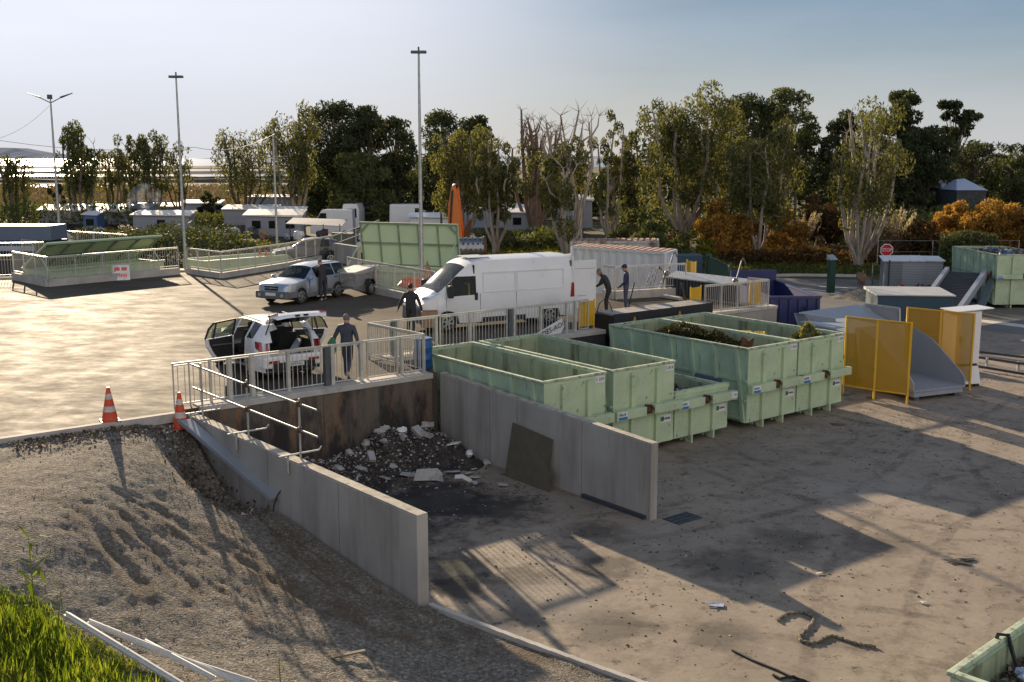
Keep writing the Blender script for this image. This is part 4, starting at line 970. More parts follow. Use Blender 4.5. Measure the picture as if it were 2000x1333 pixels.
t = thing('waste_press', 'grey steel waste press with a wedge-shaped open mouth between the yellow screens', 'press', (ya.x + .30, ya.y + .42, 0), R(24))
# local: x towards the far screen, y away from the yard
wp = 2.3
q = MB(); q.box(0, wp, -.1, 2.6, .32, .38); q.box(0.05, wp - .05, -.05, 2.4, .14, .30); q.build('floor_plate', M['greysteel'], t)
for x in (0, wp):
    q = MB(); q.slab([(x, -.08, .38), (x, 2.6, .38), (x, 2.6, 2.1), (x, 1.5, 1.75), (x, .15, .85), (x, -.08, .62)], .05); q.build('side_cheek', M['greysteel'], t)
q = MB(); q.slab([(.03, 2.55, .38), (wp - .03, 2.55, .38), (wp - .03, 2.9, 2.1), (.03, 2.9, 2.1)], .05); q.build('back_plate', M['greysteel'], t)
q = MB(); q.box(.02, wp - .02, 2.95, 6.0, .3, 1.9); q.build('press_body', M['greysteel'], t, bevel=.03)
for x in (.15, wp - .35):
    q = MB(); q.box(x, x + .2, .0, 2.3, 0, .13); q.build('foot', M['galv_dark'], t)
t = thing('feed_hopper', 'pale blue-grey sheet hopper behind the yellow screens', 'hopper', tuple(G(1560, 668, 0)), R(24))
def HP(u, v, Y): return tuple(A(u, v, Y) - Vector(t.location))
t.rotation_euler = (0, 0, 0)
for nm, pl in (('left_flare', ((1551, 612, 42), (1570, 613, 41.5), (1632, 621, 41), (1632, 700, 41), (1575, 690, 41.5))), ('inner_slope', ((1560, 611, 42.1), (1675, 596, 45.5), (1760, 640, 44.5), (1640, 660, 41.1))), ('rear_flare', ((1675, 596, 45.6), (1690, 594, 45.6), (1757, 603, 44.6), (1757, 660, 44.6), (1690, 650, 45.6)))):
    q = MB(); q.slab([HP(*p) for p in pl], .04); q.build(nm, M['greysteel'], t)
q = MB(); q.bar(HP(1757, 603, 44.55), HP(1757, 660, 44.55), .07, .07); q.bar(HP(1690, 594, 45.5), HP(1757, 603, 44.5), .07, .07); q.build('edge_bar', M['galv'], t)
q = MB(); a = HP(1640, 690, 42.5); q.box(a[0] - 1.1, a[0] + 1.6, a[1], a[1] + 2.4, a[2] - 2.2 if a[2] > 2 else -.0, a[2]); q.build('support', M['darkgrey'], t)
# petrol blue press container behind
a, b = A(1690, 582, 52), A(1830, 592, 50)
t = thing('press_container', 'petrol blue closed container with a pale flat roof behind the hopper', 'container', (a.x, 50.2, 0), R(-6))
q = MB(); q.box(0, 3.4, 0, 2.6, .1, 1.72); q.build('body', M['petrol'], t, bevel=.03)
q = MB(); q.hexa([(-.1, -.08, 1.73), (3.5, -.08, 1.73), (3.5, 2.7, 1.73), (-.1, 2.7, 1.73), (-.1, -.08, 1.78), (3.5, -.08, 1.78), (3.5, 2.7, 1.86), (-.1, 2.7, 1.86)]); q.build('roof', M['roofgrey'], t)
# control cabinet
p = za + Vector((-.02, .95, 0))
t = thing('control_cabinet', 'white control cabinet with a slanting roof and black vents behind the far yellow screen', 'cabinet', tuple(p), R(15))
q = MB(); q.hexa([(-.62, -.45, .10), (.62, -.45, .10), (.62, .45, .10), (-.62, .45, .10), (-.5, -.4, .75), (.5, -.4, .75), (.5, .4, .75), (-.5, .4, .75)]); q.build('base', M['white'], t, bevel=.02)
q = MB(); q.box(-.46, .46, -.36, .36, .752, .84); q.build('gap', M['black'], t)
q = MB(); q.box(-.5, .5, -.4, .4, .84, 2.72); q.build('body', M['white'], t, bevel=.02)
q = MB(); q.hexa([(-.58, -.5, 2.73), (.95, -.45, 2.80), (.95, .45, 2.80), (-.58, .5, 2.73), (-.58, -.5, 2.76), (.95, -.45, 2.83), (.95, .45, 2.83), (-.58, .5, 2.76)]); q.build('roof', M['white'], t)
for i in range(6):
    q = MB(); q.box(.501, .52, -.28, -.16, 1.7 + i * .13, 1.75 + i * .13); q.build('vent', M['black'], t)
q = MB(); q.box(-.36, -.30, -.425, -.4, 1.6, 1.85); q.build('handle', M['black'], t)
for x, y in ((-.5, -.35), (.5, -.35), (-.5, .35), (.5, .35)):
    q = MB(); q.box(x - .08, x + .08, y - .06, y + .06, 0, .1); q.build('foot', M['black'], t)
# steel skid rails on the yard
t = thing('skid_rail', 'pair of low steel rails with short posts lying by the right edge', 'rail', (0, 0, 0))
for (u0, v0, u1, v1, h) in ((1905, 693, 2060, 712, .14), (1905, 712, 2060, 735, .30), (1905, 722, 2060, 748, .14)):
    a, b = G(u0, v0), G(u1, v1); q = MB(); q.bar((a.x, a.y, h), (b.x, b.y, h), .09, .09); q.build('rail_bar', M['darkgrey'], t)
for u, v in ((1927, 716), (1988, 724)):
    a = G(u, v); q = MB(); q.bar((a.x, a.y, 0), (a.x, a.y, .36), .08, .08); q.build('post', M['greysteel'], t)
# steep loading ramp
t = thing('loading_ramp', 'steep dark ribbed conveyor ramp with blue-grey side rails beside the right skip', 'ramp', tuple(G(1790, 690, 0)))
def RP(u, v, Y): return Vector(A(u, v, Y)) - Vector(t.location)
c00, c10, c01, c11 = RP(1792, 612, 52), RP(1870, 616, 51), RP(1850, 532, 60), RP(1925, 536, 59)
q = MB(); q.slab([c00, c10, c11, c01], .12); belt = q.build('belt', M['conveyor'], t)
q = MB()
for i in range(1, 26):
    f = i / 26; a = c00.lerp(c01, f) + Vector((0, -.06, .07)); b = c10.lerp(c11, f) + Vector((0, -.06, .07)); q.bar(a, b, .05, .05)
q.build('cleat', M['darkgrey'], belt)
for a, b in ((c00, c01), (c10, c11)):
    q = MB(); q.bar(a + Vector((0, 0, .1)), b + Vector((0, 0, .1)), .22, .40); q.build('side_rail', M['greysteel'], t)
q = MB(); q.bar(c11 + Vector((.4, 0, -.2)), c10 + Vector((.8, 0, -.6)), .3, .25); q.bar(c01 + Vector((.2, .2, 0)), (c01.x + .2, c01.y + .2, 0), .15, .15); q.bar(c11 + Vector((-.2, .2, 0)), (c11.x - .2, c11.y + .2, 0), .15, .15); q.build('support', M['galv_dark'], t)
q = MB(); q.blob(tuple(c11 + Vector((.5, -.2, -.2))), .45, .4, .4, 3, 8, 5, .3); q.build('motor', M['rust'], t)

# small shed of grey boards, fence, sign, totem, gravel heap
a = G(1725, 574)
t = thing('technical_shed', 'grey ribbed technical shed behind a green wire fence', 'shed', (a.x, a.y, 0), R(-14))
q = MB(); q.box(0, 2.3, 0, 3.0, 0, 1.95); q.build('wall', M['greyshed'] if 'greyshed' in M else M['greysteel'], t)
q = MB(); q.box(2.302, 3.3, .15, 3.1, 0, 2.0); q.build('wall', M['greysteel'], t)
q = MB()
for i in range(12): q.box(-.012, 2.312, -.012, 0, .12 + i * .155, .13 + i * .155)
for i in range(12): q.box(2.302, 3.312, .135, .148, .14 + i * .155, .15 + i * .155)
q.build('board_joint', M['darkgrey'], t)
q = MB(); q.hexa([(-.12, -.12, 1.96), (2.29, -.12, 2.0), (2.29, 3.1, 2.04), (-.12, 3.1, 2.0), (-.12, -.12, 2.0), (2.29, -.12, 2.05), (2.29, 3.1, 2.1), (-.12, 3.1, 2.04)]); q.box(2.31, 3.4, .0, 3.2, 2.01, 2.07); q.build('roof', M['white_matt'], t)
t = thing('wire_fence', 'green wire mesh fence with slim posts around the grey shed', 'fence', (0, 0, 0))
m, nt, bs = nodes_of('wire_mesh'); out = nt.nodes["Material Output"]; bs.inputs['Base Color'].default_value = (.012, .035, .028, 1)
tr = nt.nodes.new("ShaderNodeBsdfTransparent"); mx = nt.nodes.new("ShaderNodeMixShader"); mx.inputs[0].default_value = .10
nt.links.new(tr.outputs[0], mx.inputs[1]); nt.links.new(bs.outputs[0], mx.inputs[2]); nt.links.new(mx.outputs[0], out.inputs[0]); M['wire'] = m
fp = [G(1702, 582), G(1734, 575), G(1774, 575), G(1812, 564), G(1830, 545)]
for p in fp:
    q = MB(); q.bar((p.x, p.y, 0), (p.x, p.y, 2.05), .07, .07); q.build('post', M['green_dark'], t)
for a, b in zip(fp[:-1], fp[1:]):
    q = MB(); q.bar((a.x, a.y, 1.0), (b.x, b.y, 1.0), .01, 1.95); q.build('mesh_panel', M['wire'], t)
p = G(1732, 545); p = A(1732, 489, 74); 
t = thing('stop_sign', 'red octagonal road sign reading STOP above the grey shed', 'sign', (p.x, 74, 0), R(0))
def octo(r): return [(r * math.cos(R(22.5 + 45 * i)), 0, r * math.sin(R(22.5 + 45 * i))) for i in range(8)]
q = MB(); q.slab([(x, 0, z + p.z) for x, y, z in octo(.46)], .02); q.build('sign_border', M['signwhite'], t)
q = MB(); q.slab([(x, -.015, z + p.z) for x, y, z in octo(.41)], .02); q.build('sign_face', M['signred'], t)
text_part('sign_text', 'STOP', .34, M['signwhite'], t, frame((0, -.027, p.z), (1, 0, 0), (0, 0, 1)), sx=.82)
q = MB(); q.tube([(0, .05, 0), (0, .05, p.z + .3)], .035, 8); q.build('post', M['galv'], t)
p = G(1622, 572)
t = thing('access_terminal', 'tall dark green access terminal post on the road edge', 'terminal', tuple(p), R(25))
q = MB(); q.box(-.22, .22, -.14, .14, 0, 2.0); q.build('cabinet', M['green_dark'], t, bevel=.02)
q = MB(); q.hexa([(-.26, -.2, 2.0), (.26, -.2, 2.0), (.26, .2, 2.0), (-.26, .2, 2.0), (-.26, -.2, 2.05), (.26, -.2, 2.05), (.26, .2, 2.3), (-.26, .2, 2.3)]); q.build('hood', M['galv'], t)
p = G(1690, 582)
q = MB(); rg_ = random.Random(5)
vsn = 26
XX2, YY2 = np.meshgrid(np.linspace(-2.6, 2.6, vsn), np.linspace(-2.6, 2.6, vsn), indexing='ij')
ZZ2 = np.maximum(0, .75 * np.exp(-(XX2 / 1.4) ** 2 - (YY2 / 1.6) ** 2) + (fbm(XX2 * 2 + 9, YY2 * 2, 4, 3) - .5) * .3 - .06) - .03
i2 = np.arange(vsn * vsn).reshape(vsn, vsn)
o = np_mesh('gravel_heap', np.stack([XX2 + p.x, YY2 + p.y, ZZ2], -1).reshape(-1, 3), np.stack([i2[:-1, :-1], i2[1:, :-1], i2[1:, 1:], i2[:-1, 1:]], -1).reshape(-1, 4), M['gravel'])
tag(o, 'low heap of grey gravel beside the green access terminal', 'gravel heap')
q = MB(); a, b = G(1622, 578), G(1686, 588); q.bar((a.x, a.y, .08), (b.x, b.y, .08), .2, .16); a, c = G(1686, 588), G(1730, 586); q.bar((a.x, a.y, .081), (c.x, c.y, .081), .2, .16)
tag(q.build('kerb_stones', M['conc_light']), 'pale kerb stones around the gravel heap', 'kerb')
p = G(1681, 576); q = MB(); q.blob((0, 0, .75), .3, .2, .35, 3, 7, 5, .4); q.bar((0, 0, .3), (.1, 0, 1.3), .05, .05); tag(q.build('stump', M['bark_red'], None, loc=(p.x, p.y, .2)), 'reddish stump standing in the gravel heap', 'stump')
p = G(1760, 590); q = MB(); q.lathe([(.24, 0), (.24, .04)], 14, 0, (0, 0, .75), 'Y'); q.tube([(0, .05, 0), (0, .05, .8)], .03, 6); tag(q.build('road_sign', M['signred'], None, loc=tuple(p)), 'small round red sign low beside the grey shed', 'sign')
heap('rubble', 'pale stone rubble beside the loading ramp', thing('x', None, None, tuple(G(1795, 585))) , (-2, 2.2), (-.8, 1.2), ridge([(.3, .2, .7, 1.2, .8)], .1), 700, .22, M['litter'], 41)
bpy.data.objects.remove(bpy.data.objects['x'])

# green gate and white containers
t = thing('gate', 'dark green barred gate leaf at the yard entrance', 'gate', (0, 0, 0))
ga, gb, gc = A(1347, 499, 63), A(1384, 500, 63.5), A(1427, 502, 57.5)
for a, b in ((ga, gb), (gb, gc)):
    a = Vector((a.x, a.y, 0)); b = Vector((b.x, b.y, 0)); d = (b - a).normalized(); ln = (b - a).length
    q = MB(); q.bar(a + Vector((0, 0, .2)), b + Vector((0, 0, .2)), .06, .08); q.bar(a + Vector((0, 0, 2.35)), b + Vector((0, 0, 2.35)), .06, .08)
    n = int(ln / .16)
    for i in range(1, n): q.bar(a + d * ln * i / n + Vector((0, 0, .2)), a + d * ln * i / n + Vector((0, 0, 2.35)), .028, .028)
    q.build('barred_panel', M['green_dark'], t)
for a, w_ in ((ga, .12), (gb, .35), (gc, .12)):
    q = MB(); q.bar((a.x, a.y, 0), (a.x, a.y, 2.5), w_, w_); q.build('post', M['green_dark'], t)
def container(label, p0, p1, p2, h, side, roof, seed=0, rz=None):
    """p0-p1 long visible side, p1-p2 end (world xy)"""
    p0, p1, p2 = (Vector((p.x, p.y, 0)) for p in (p0, p1, p2)); t = thing('shipping_container', label, 'container', p0, 0, 'shipping containers beyond the platform')
    off = p2 - p1; cs = [Vector((0, 0, 0)), p1 - p0, p2 - p0, off]
    for a, b in ((0, 1), (1, 2), (2, 3), (3, 0)):
        A_, B_ = cs[a], cs[b]; d = (B_ - A_); n = max(4, int(d.length / .28)); nr = Vector((d.y, -d.x, 0)).normalized()
        q = MB(); pts = []
        for i in range(n):
            o_ = 0 if i % 2 else .045
            pts.append((A_ + d * (i / n) + nr * -o_, A_ + d * ((i + .72) / n) + nr * -o_))
        ch = [p for pr_ in pts for p in pr_] + [B_]
        vs = [(p.x, p.y, .12) for p in ch] + [(p.x, p.y, h - .08) for p in ch]; k = len(ch)
        q._add(vs, [(i, i + 1, k + i + 1, k + i) for i in range(k - 1)], 0); q.build('corrugated_side', side, t)
        q = MB(); q.bar(A_ + Vector((0, 0, 0)), A_ + Vector((0, 0, h)), .16, .16); q.bar(A_ + Vector((0, 0, h - .04)), B_ + Vector((0, 0, h - .04)), .10, .12); q.bar(A_ + Vector((0, 0, .08)), B_ + Vector((0, 0, .08)), .10, .15); q.build('frame', side, t)
    q = MB(); k = 14
    for i in range(k):
        f0, f1 = i / k, (i + .6) / k; a = cs[0].lerp(cs[1], f0); b = cs[0].lerp(cs[1], f1); q.hexa([(a.x, a.y, h - .02), (b.x, b.y, h - .02), (b.x + off.x, b.y + off.y, h - .02), (a.x + off.x, a.y + off.y, h - .02), (a.x, a.y, h + .05), (b.x, b.y, h + .05), (b.x + off.x, b.y + off.y, h + .05), (a.x + off.x, a.y + off.y, h + .05)])
    q.slab([cs[0] + Vector((0, 0, h - .035)), cs[1] + Vector((0, 0, h - .035)), cs[2] + Vector((0, 0, h - .035)), cs[3] + Vector((0, 0, h - .035))], .025)
    q.build('roof', roof, t); return t
p0, p1, p2 = A(1118, 492, 62.5), A(1300, 494, 58.5), A(1320, 489, 60.6)
container('long white shipping container with a rusty roof edge behind the platform railing', p0, p1, p2, A(1300, 494, 58.5).z, M['contwhite'], M['controof'])
p0, p1 = A(1116, 472, 70), A(1285, 477, 70); p2 = p1 + Vector((.3, 2.4, 0))
container('old grey streaked shipping container behind the white one', p0, p1, p2, p0.z, M['contold'], M['controof'])
a = A(1322, 499, 62); q = MB(); q.box(0, 1.5, 0, 1.2, 0, a.z); tag(q.build('green_kiosk', M['petrol'], None, loc=(a.x, a.y, 0), bevel=.03), 'petrol green box kiosk at the end of the white container', 'kiosk')
q = MB(); a = G(1300, 570, P); 
for k in range(3): q.tube([(a.x - .9 + .15 * k, a.y + .3, P), (a.x - .7 + .15 * k, a.y + .3, P + .8), (a.x - .3, a.y + .35, P + 1.05 + .05 * k), (a.x + .1, a.y + .3, P + .7), (a.x + .3 + .1 * k, a.y + .3, P)], .02, 5)
tag(q.build('hose', M['cable'], smooth=60), 'looped black hoses standing by the railing before the white container', 'hose')
# ================================================================== LIGHT MASTS AND POLES
def mast(label, u, v, utop, vtop, kind, z=P, r0=.095):
    b = G(u, v, z); top = A(utop, vtop, b.y); h = top.z - z
    t = thing('light_mast', label, 'light pole', tuple(b), 0)
    q = MB(); q.tube([(0, 0, 0), (0, 0, h)], [r0, r0 * .45], 12); q.build('pole', M['galv'], t, smooth=40)
    if kind == 'flood':
        q = MB(); q.box(-.36, .36, -.18, .12, h - .02, h + .10); o = q.build('floodlight', M['galv_dark'], t, bevel=.02)
        q = MB(); q.tube([(0, 0, h + .1), (0, 0, h + .28)], .04, 6); q.build('cap', M['galv_dark'], t)
        q = MB(); q.box(-.45, .45, -.45, .45, 0, .10); q.build('base_plate', M['conc_light'], t, bevel=.02)
    else:
        for s in (-1, 1):
            q = MB(); q.tube([(0, 0, h - .2), (s * .95, 0, h + .28)], .04, 6); q.build('arm', M['galv_dark'], t)
            q = MB(); q.hexa([(s * .9, -.16, h + .22), (s * .92, .16, h + .22), (s * 1.95, .10, h + .62), (s * 1.95, -.10, h + .62), (s * .9, -.16, h + .34), (s * .92, .16, h + .34), (s * 1.95, .10, h + .66), (s * 1.95, -.10, h + .66)]); q.build('lamp_head', M['galv_dark'], t)
        q = MB(); q.box(-.14, .14, -.35, .1, h + .12, h + .50); q.tube([(0, 0, h - .1), (0, 0, h + .15)], .04, 6); q.build('lamp_head', M['galv_dark'], t)
    return t
mast('tall steel floodlight mast beside the railing corner left of the silver car', 363, 530, 346, 152, 'flood')
mast('tallest steel floodlight mast in front of the raised green skip lid', 824, 556, 819, 104, 'flood', r0=.11)
mast('streetlight with three lamp heads on a whitish pole at the far left', 119, 488, 96, 197, 'street', z=0.0, r0=.15)
b = G(542, 497, P); top = A(537, 255, b.y)
t = thing('camera_pole', 'slim steel pole carrying a small white camera by the low railing', 'pole', tuple(b)); h = top.z - P
q = MB(); q.tube([(0, 0, 0), (0, 0, h)], [.09, .05], 8); q.build('pole', M['galv'], t, smooth=40)
q = MB(); q.box(-.35, 0, -.03, .03, h * .775, h * .775 + .05); q.build('bracket', M['white_matt'], t)
q = MB(); q.lathe([(.0, -.16), (.12, -.12), (.15, 0), (.10, .08)], 10, 0, (-.32, 0, h * .76)); q.build('camera_dome', M['white_matt'], t, smooth=50)
def plain_pole(label, u, v, Y, vtop, r, mt, name='pole'):
    a = A(u, v, Y); tp = A(u, vtop, Y); q = MB(); q.tube([(0, 0, 0), (0, 0, tp.z)], [r, r * .7], 8)
    return tag(q.build(name, mt, None, loc=(a.x, Y, 0), smooth=40), label, 'pole')
plain_pole('slim grey steel pole standing behind the old grey container', 1135, 470, 80, 302, .09, M['galv'])
plain_pole('wooden utility pole among the orange bushes', 1550, 480, 84, 378, .13, M['bark_dark'], 'utility_pole')
plain_pole('dark wooden post in front of the parked white vans', 862, 430, 100, 385, .12, M['bark_dark'], 'post')
def wire(label, pts, r=.018):
    q = MB(); P3 = [Vector(A(*p)) for p in pts]; out = []
    for a, b in zip(P3[:-1], P3[1:]):
        for i in range(8):
            f = i / 8; c = a.lerp(b, f); c.z -= .5 * 4 * f * (1 - f); out.append(c)
    out.append(P3[-1]); q.tube(out, r, 4); return tag(q.build('overhead_wire', M['cable']), label, 'wire')
wire('overhead wire sagging across the trees on the left', [(-40, 268, 80), (380, 288, 75), (537, 262, 67)], .014)
wire('thin wire running off left from the three-headed streetlight', [(96, 207, 94), (-20, 275, 90)], .014)

# ================================================================== VEHICLES
def wheel_part(t, x, y, z, r, wd, side, name='wheel', mrim='rim'):
    q = MB(); s = side
    prof = [(r * .62, -wd / 2), (r * .93, -wd / 2), (r, -wd * .3), (r, wd * .3), (r * .93, wd / 2), (r * .62, wd / 2)]
    q.lathe(prof, 22, 0, (x, y, z), 'Y'); w = q.build(name, M['tyre'], t, smooth=50)
    q = MB(); yo = y + s * (wd / 2 - .02)
    q.lathe([(r * .66, -.012), (r * .66, .014), (r * .58, .02), (r * .58, .004)][::1], 20, 0, (x, yo + s * .012, z), 'Y')
    for i in range(6):
        a = i * math.pi / 3 + .3; c, sn = math.cos(a), math.sin(a)
        q.bar((x + c * r * .10, yo + s * .028, z + sn * r * .10), (x + c * r * .61, yo + s * .024, z + sn * r * .61), r * .16, .02, up=(0, 1, 0))
    q.lathe([(r * .16, -.01), (r * .14, .016)], 10, 0, (x, yo + s * .03, z), 'Y')
    q.build('rim', M[mrim], w)
    return w
def loft_body(t, name, st, mats, glass, skip_faces=(), cap_front=True, cap_rear=True):
    """st: list of (x, profile) with profile = 6 (y, z) half points from sill to roof centre; glass: dict part-name -> list of (i, j) faces (station, row)"""
    n = len(st); k = len(st[0][1]); vs = []; idx = {}
    for i, (x, pr_) in enumerate(st):
        for j, p in enumerate(pr_):
            xx = x + (p[2] if len(p) > 2 else 0)
            idx[i, j, 1] = len(vs); vs.append((xx, p[0], p[1]))
            idx[i, j, -1] = len(vs); vs.append((xx, -p[0], p[1]))
    def face(i, j, s):
        f = (idx[i, j, s], idx[i + 1, j, s], idx[i + 1, j + 1, s], idx[i, j + 1, s]); return f if s > 0 else f[::-1]
    gl = {f: nm for nm, L in glass.items() for f in L}
    body = MB(); body.v = list(vs); parts = {}
    for i in range(n - 1):
        for j in range(k - 1):
            for s in (1, -1):
                key = (i, j); sk = (i, j, s)
                if key in skip_faces or sk in skip_faces: continue
                f = face(i, j, s); nm = gl.get(key) or gl.get(sk)
                if nm: parts.setdefault((nm, 0 if nm in ('windscreen', 'rear_window') else s), []).append(f)
                else: body.f.append(f); body.m.append(0)
    for i, flag in ((0, cap_front), (n - 1, cap_rear)):
        if flag:
            L = [idx[i, j, 1] for j in range(k)] + [idx[i, j, -1] for j in range(k - 1, -1, -1)]
            body.f.append(tuple(L) if i == 0 else tuple(L[::-1])); body.m.append(0)
    # floor
    for i in range(n - 1):
        body.f.append((idx[i, 0, 1], idx[i, 0, -1], idx[i + 1, 0, -1], idx[i + 1, 0, 1])); body.m.append(0)
    bo = body.build(name, mats, t, smooth=38)
    bm = bmesh.new(); bm.from_mesh(bo.data); bmesh.ops.recalc_face_normals(bm, faces=bm.faces)
    loose = [v for v in bm.verts if not v.link_faces]; bmesh.ops.delete(bm, geom=loose, context='VERTS'); bm.to_mesh(bo.data); bm.free()
    outp = {}
    for (nm, s), fs in parts.items():
        used = sorted({i for f in fs for i in f}); mp_ = {a: b for b, a in enumerate(used)}
        q = MB(); q.v = [vs[a] for a in used]; q.f = [tuple(mp_[i] for i in f) for f in fs]; q.m = [0] * len(fs)
        outp.setdefault(nm, []).append(q.build(nm, M['glass'] if nm != 'tinted_window' else M['glass_dark'], t, smooth=50))
    return bo, outp
def arch(x, xc, r, base):                 # height of the sill over a wheel
    d = abs(x - xc)
    return base if d >= r else max(base, .33 + math.sqrt(max(0, r * r - d * d)))
def arches(xs, centres, r):
    out = set(xs)
    for c in centres:
        for f in (-1, -.94, -.8, -.5, 0, .5, .8, .94, 1): out.add(round(c + f * r, 3))
    return sorted(out, reverse=True)
def interp(x, tab):
    tab = sorted(tab); xs = [a for a, b in tab]; ys = [b for a, b in tab]; return float(np.interp(x, xs, ys))

def make_car(t, L, W, Hh, wb, front_over, tabs, body_m, ctr_r, glass_rows, sill=.28, skip=(), cap_rear=True, cap_front=True, extra=()):
    """tabs: dict belt, roof, wbelt, wroof tables over x (front positive). returns stations"""
    xf = L / 2; fw = xf - front_over; rw = fw - wb
    xs = arches([x for x, _ in tabs['key']] + list(extra), (fw, rw), ctr_r)
    st = []
    for x in xs:
        zb = interp(x, tabs['belt']); zr = interp(x, tabs['roof']); yb = interp(x, tabs['wbelt']); yr = interp(x, tabs['wroof'])
        z0 = max(arch(x, fw, ctr_r, sill), arch(x, rw, ctr_r, sill)); z1 = min(zb - .06, max(.56, z0 + .05))
        ym = interp(x, tabs['wmid'])
        st.append((x, [(ym - .02, z0), (ym, z1), (yb, zb), (yr, max(zr - .07, zb + .012)), (yr * .62, max(zr - .015, zb + .03)), (0, max(zr, zb + .036))]))
    return st, xs, fw, rw

# ---- silver estate car
def silver_car():
    base = G(600, 588, P); t = thing('estate_car', 'silver estate car with grey bumpers and a towed trailer behind it', 'car', (base.x - .15, base.y + .45, P), R(243))
    tabs = dict(key=[(2.22, 0), (2.17, 0), (2.0, 0), (1.2, 0), (1.02, 0), (.32, 0), (.22, 0), (-.35, 0), (-.43, 0), (-.95, 0), (-1.02, 0), (-1.55, 0), (-1.75, 0), (-2.12, 0), (-2.2, 0), (-2.24, 0)],
        belt=[(2.22, .72), (2.17, .80), (2.0, .87), (1.02, 1.0), (-1.75, 1.06), (-2.2, 1.0), (-2.24, .9)],
        roof=[(2.22, .75), (2.17, .84), (2.0, .92), (1.2, 1.03), (1.02, 1.05), (.32, 1.50), (-.4, 1.585), (-1.5, 1.57), (-1.75, 1.54), (-2.12, 1.12), (-2.2, 1.05), (-2.24, .93)],
        wbelt=[(2.22, .62), (2.1, .76), (1.6, .83), (0, .85), (-1.7, .84), (-2.24, .74)], wmid=[(2.22, .66), (2.1, .80), (1.6, .865), (-1.7, .865), (-2.24, .76)],
        wroof=[(2.22, .55), (2.0, .70), (1.2, .76), (1.02, .74), (.32, .60), (-1.5, .60), (-1.75, .60), (-2.24, .62)])
    st, xs, fw, rw = make_car(t, 4.44, 1.73, 1.59, 2.53, .88, tabs, None, .37, None, extra=(.9,))
    I = {x: i for i, x in enumerate(xs)}
    g = {'windscreen': [], 'side_window': [], 'rear_window': []}
    for i in range(len(xs) - 1):
        a, b = xs[i], xs[i + 1]
        if b >= .32 and a <= 1.02: g['windscreen'] += [(i, 3), (i, 4)]
        if b >= -.35 and a <= .62 and a > -.35: pass
        if (b >= -.35 and a <= .32) or (b >= -.95 and a <= -.43) or (b >= -1.75 and a <= -1.02): g['side_window'].append((i, 2))
        if b >= -2.12 and a <= -1.75: g['rear_window'] += [(i, 3), (i, 4)]
    bo, parts = loft_body(t, 'body', st, M['silver'], g)
    q = MB(); q.box(-1.7, .7, -.66, .66, .42, .50)
    for y in (-.38, .38): q.box(-.45, .0, y - .24, y + .24, .5, .75); q.hexa([(-.55, y - .22, .72), (-.4, y - .22, .72), (-.4, y + .22, .72), (-.55, y + .22, .72), (-.68, y - .2, 1.3), (-.56, y - .2, 1.3), (-.56, y + .2, 1.3), (-.68, y + .2, 1.3)])
    q.box(-1.5, -1.3, -.6, .6, .5, 1.2); q.build('seat', M['seat'], t)
    q = MB(); q.box(2.06, 2.29, -.80, .80, .30, .60); q.hexa([(1.55, .80, .30), (2.10, .70, .30), (2.10, .83, .30), (1.55, .885, .30), (1.55, .80, .58), (2.10, .70, .58), (2.10, .83, .58), (1.55, .885, .58)]); q.hexa([(1.55, -.885, .30), (2.10, -.83, .30), (2.10, -.70, .30), (1.55, -.80, .30), (1.55, -.885, .58), (2.10, -.83, .58), (2.10, -.70, .58), (1.55, -.80, .58)]); q.build('bumper', M['greyplast'], t, bevel=.05)
    q = MB(); q.box(-2.32, -2.10, -.80, .80, .32, .68); q.build('bumper', M['greyplast'], t, bevel=.05)
    for s in (-1, 1):
        q = MB(); a, b = sorted((s * .85, s * .885)); q.box(rw + .40, fw - .40, a, b, .26, .44); q.build('sill_cladding', M['greyplast'], t)
        q = MB(); q.hexa([(2.02, s * .40, .66), (2.24, s * .36, .66), (2.10, s * .76, .66), (1.86, s * .82, .66), (2.0, s * .40, .83), (2.18, s * .36, .82), (2.06, s * .76, .83), (1.84, s * .815, .85)]); q.build('headlight', M['lamp'], t, bevel=.01)
        q = MB(); a, b = sorted((s * .70, s * .80)); q.box(-2.26, -2.1, a, b, .74, 1.12); q.build('tail_light', M['redlamp'], t)
        q = MB(); q.box(.78, .93, min(s * .86, s * 1.04), max(s * .86, s * 1.04), .99, 1.12); q.build('mirror', M['silver'] if s > 0 else M['silver'], t, bevel=.03)
        q = MB(); q.box(-.30, -.10, min(s * .86, s * .885), max(s * .86, s * .885), .92, .95); q.box(-1.15, -.95, min(s * .86, s * .885), max(s * .86, s * .885), .93, .96); q.build('door_handle', M['black'], t)
        q = MB()
        for x in (.80, -.40, -1.28): q.box(x - .008, x + .008, min(s * .858, s * .872), max(s * .858, s * .872), .46, .98)
        q.build('door_seam', M['black'], t)
        q = MB(); q.bar((-.3, s * .57, 1.575), (-1.45, s * .57, 1.565), .03, .035); q.build('roof_rail', M['greyplast'], t)
        wheel_part(t, fw, s * .76, .33, .33, .21, s); wheel_part(t, rw, s * .76, .33, .33, .21, s)
    q = MB(); q.box(2.20, 2.245, -.34, .34, .63, .82); q.build('grille', M['black'], t, bevel=.01)
    q = MB(); q.box(2.246, 2.262, -.34, .34, .71, .74); q.blob((2.262, 0, .725), .012, .06, .035, 1, 8, 4, 0); q.build('grille_bar', M['rim'], t)
    q = MB(); q.box(2.292, 2.305, -.26, .26, .42, .54); q.build('number_plate', M['plate'], t)
    for s in (-1, 1):
        q = MB(); q.lathe([(.075, 0), (.075, .02)], 12, 0, (2.285, s * .58, .44), 'X'); q.build('fog_lamp', M['lamp'], t)
    q = MB(); q.box(-1.8, 1.7, -.70, .70, .20, .34); q.build('underbody', M['black'], t)
    return t
silver_car()

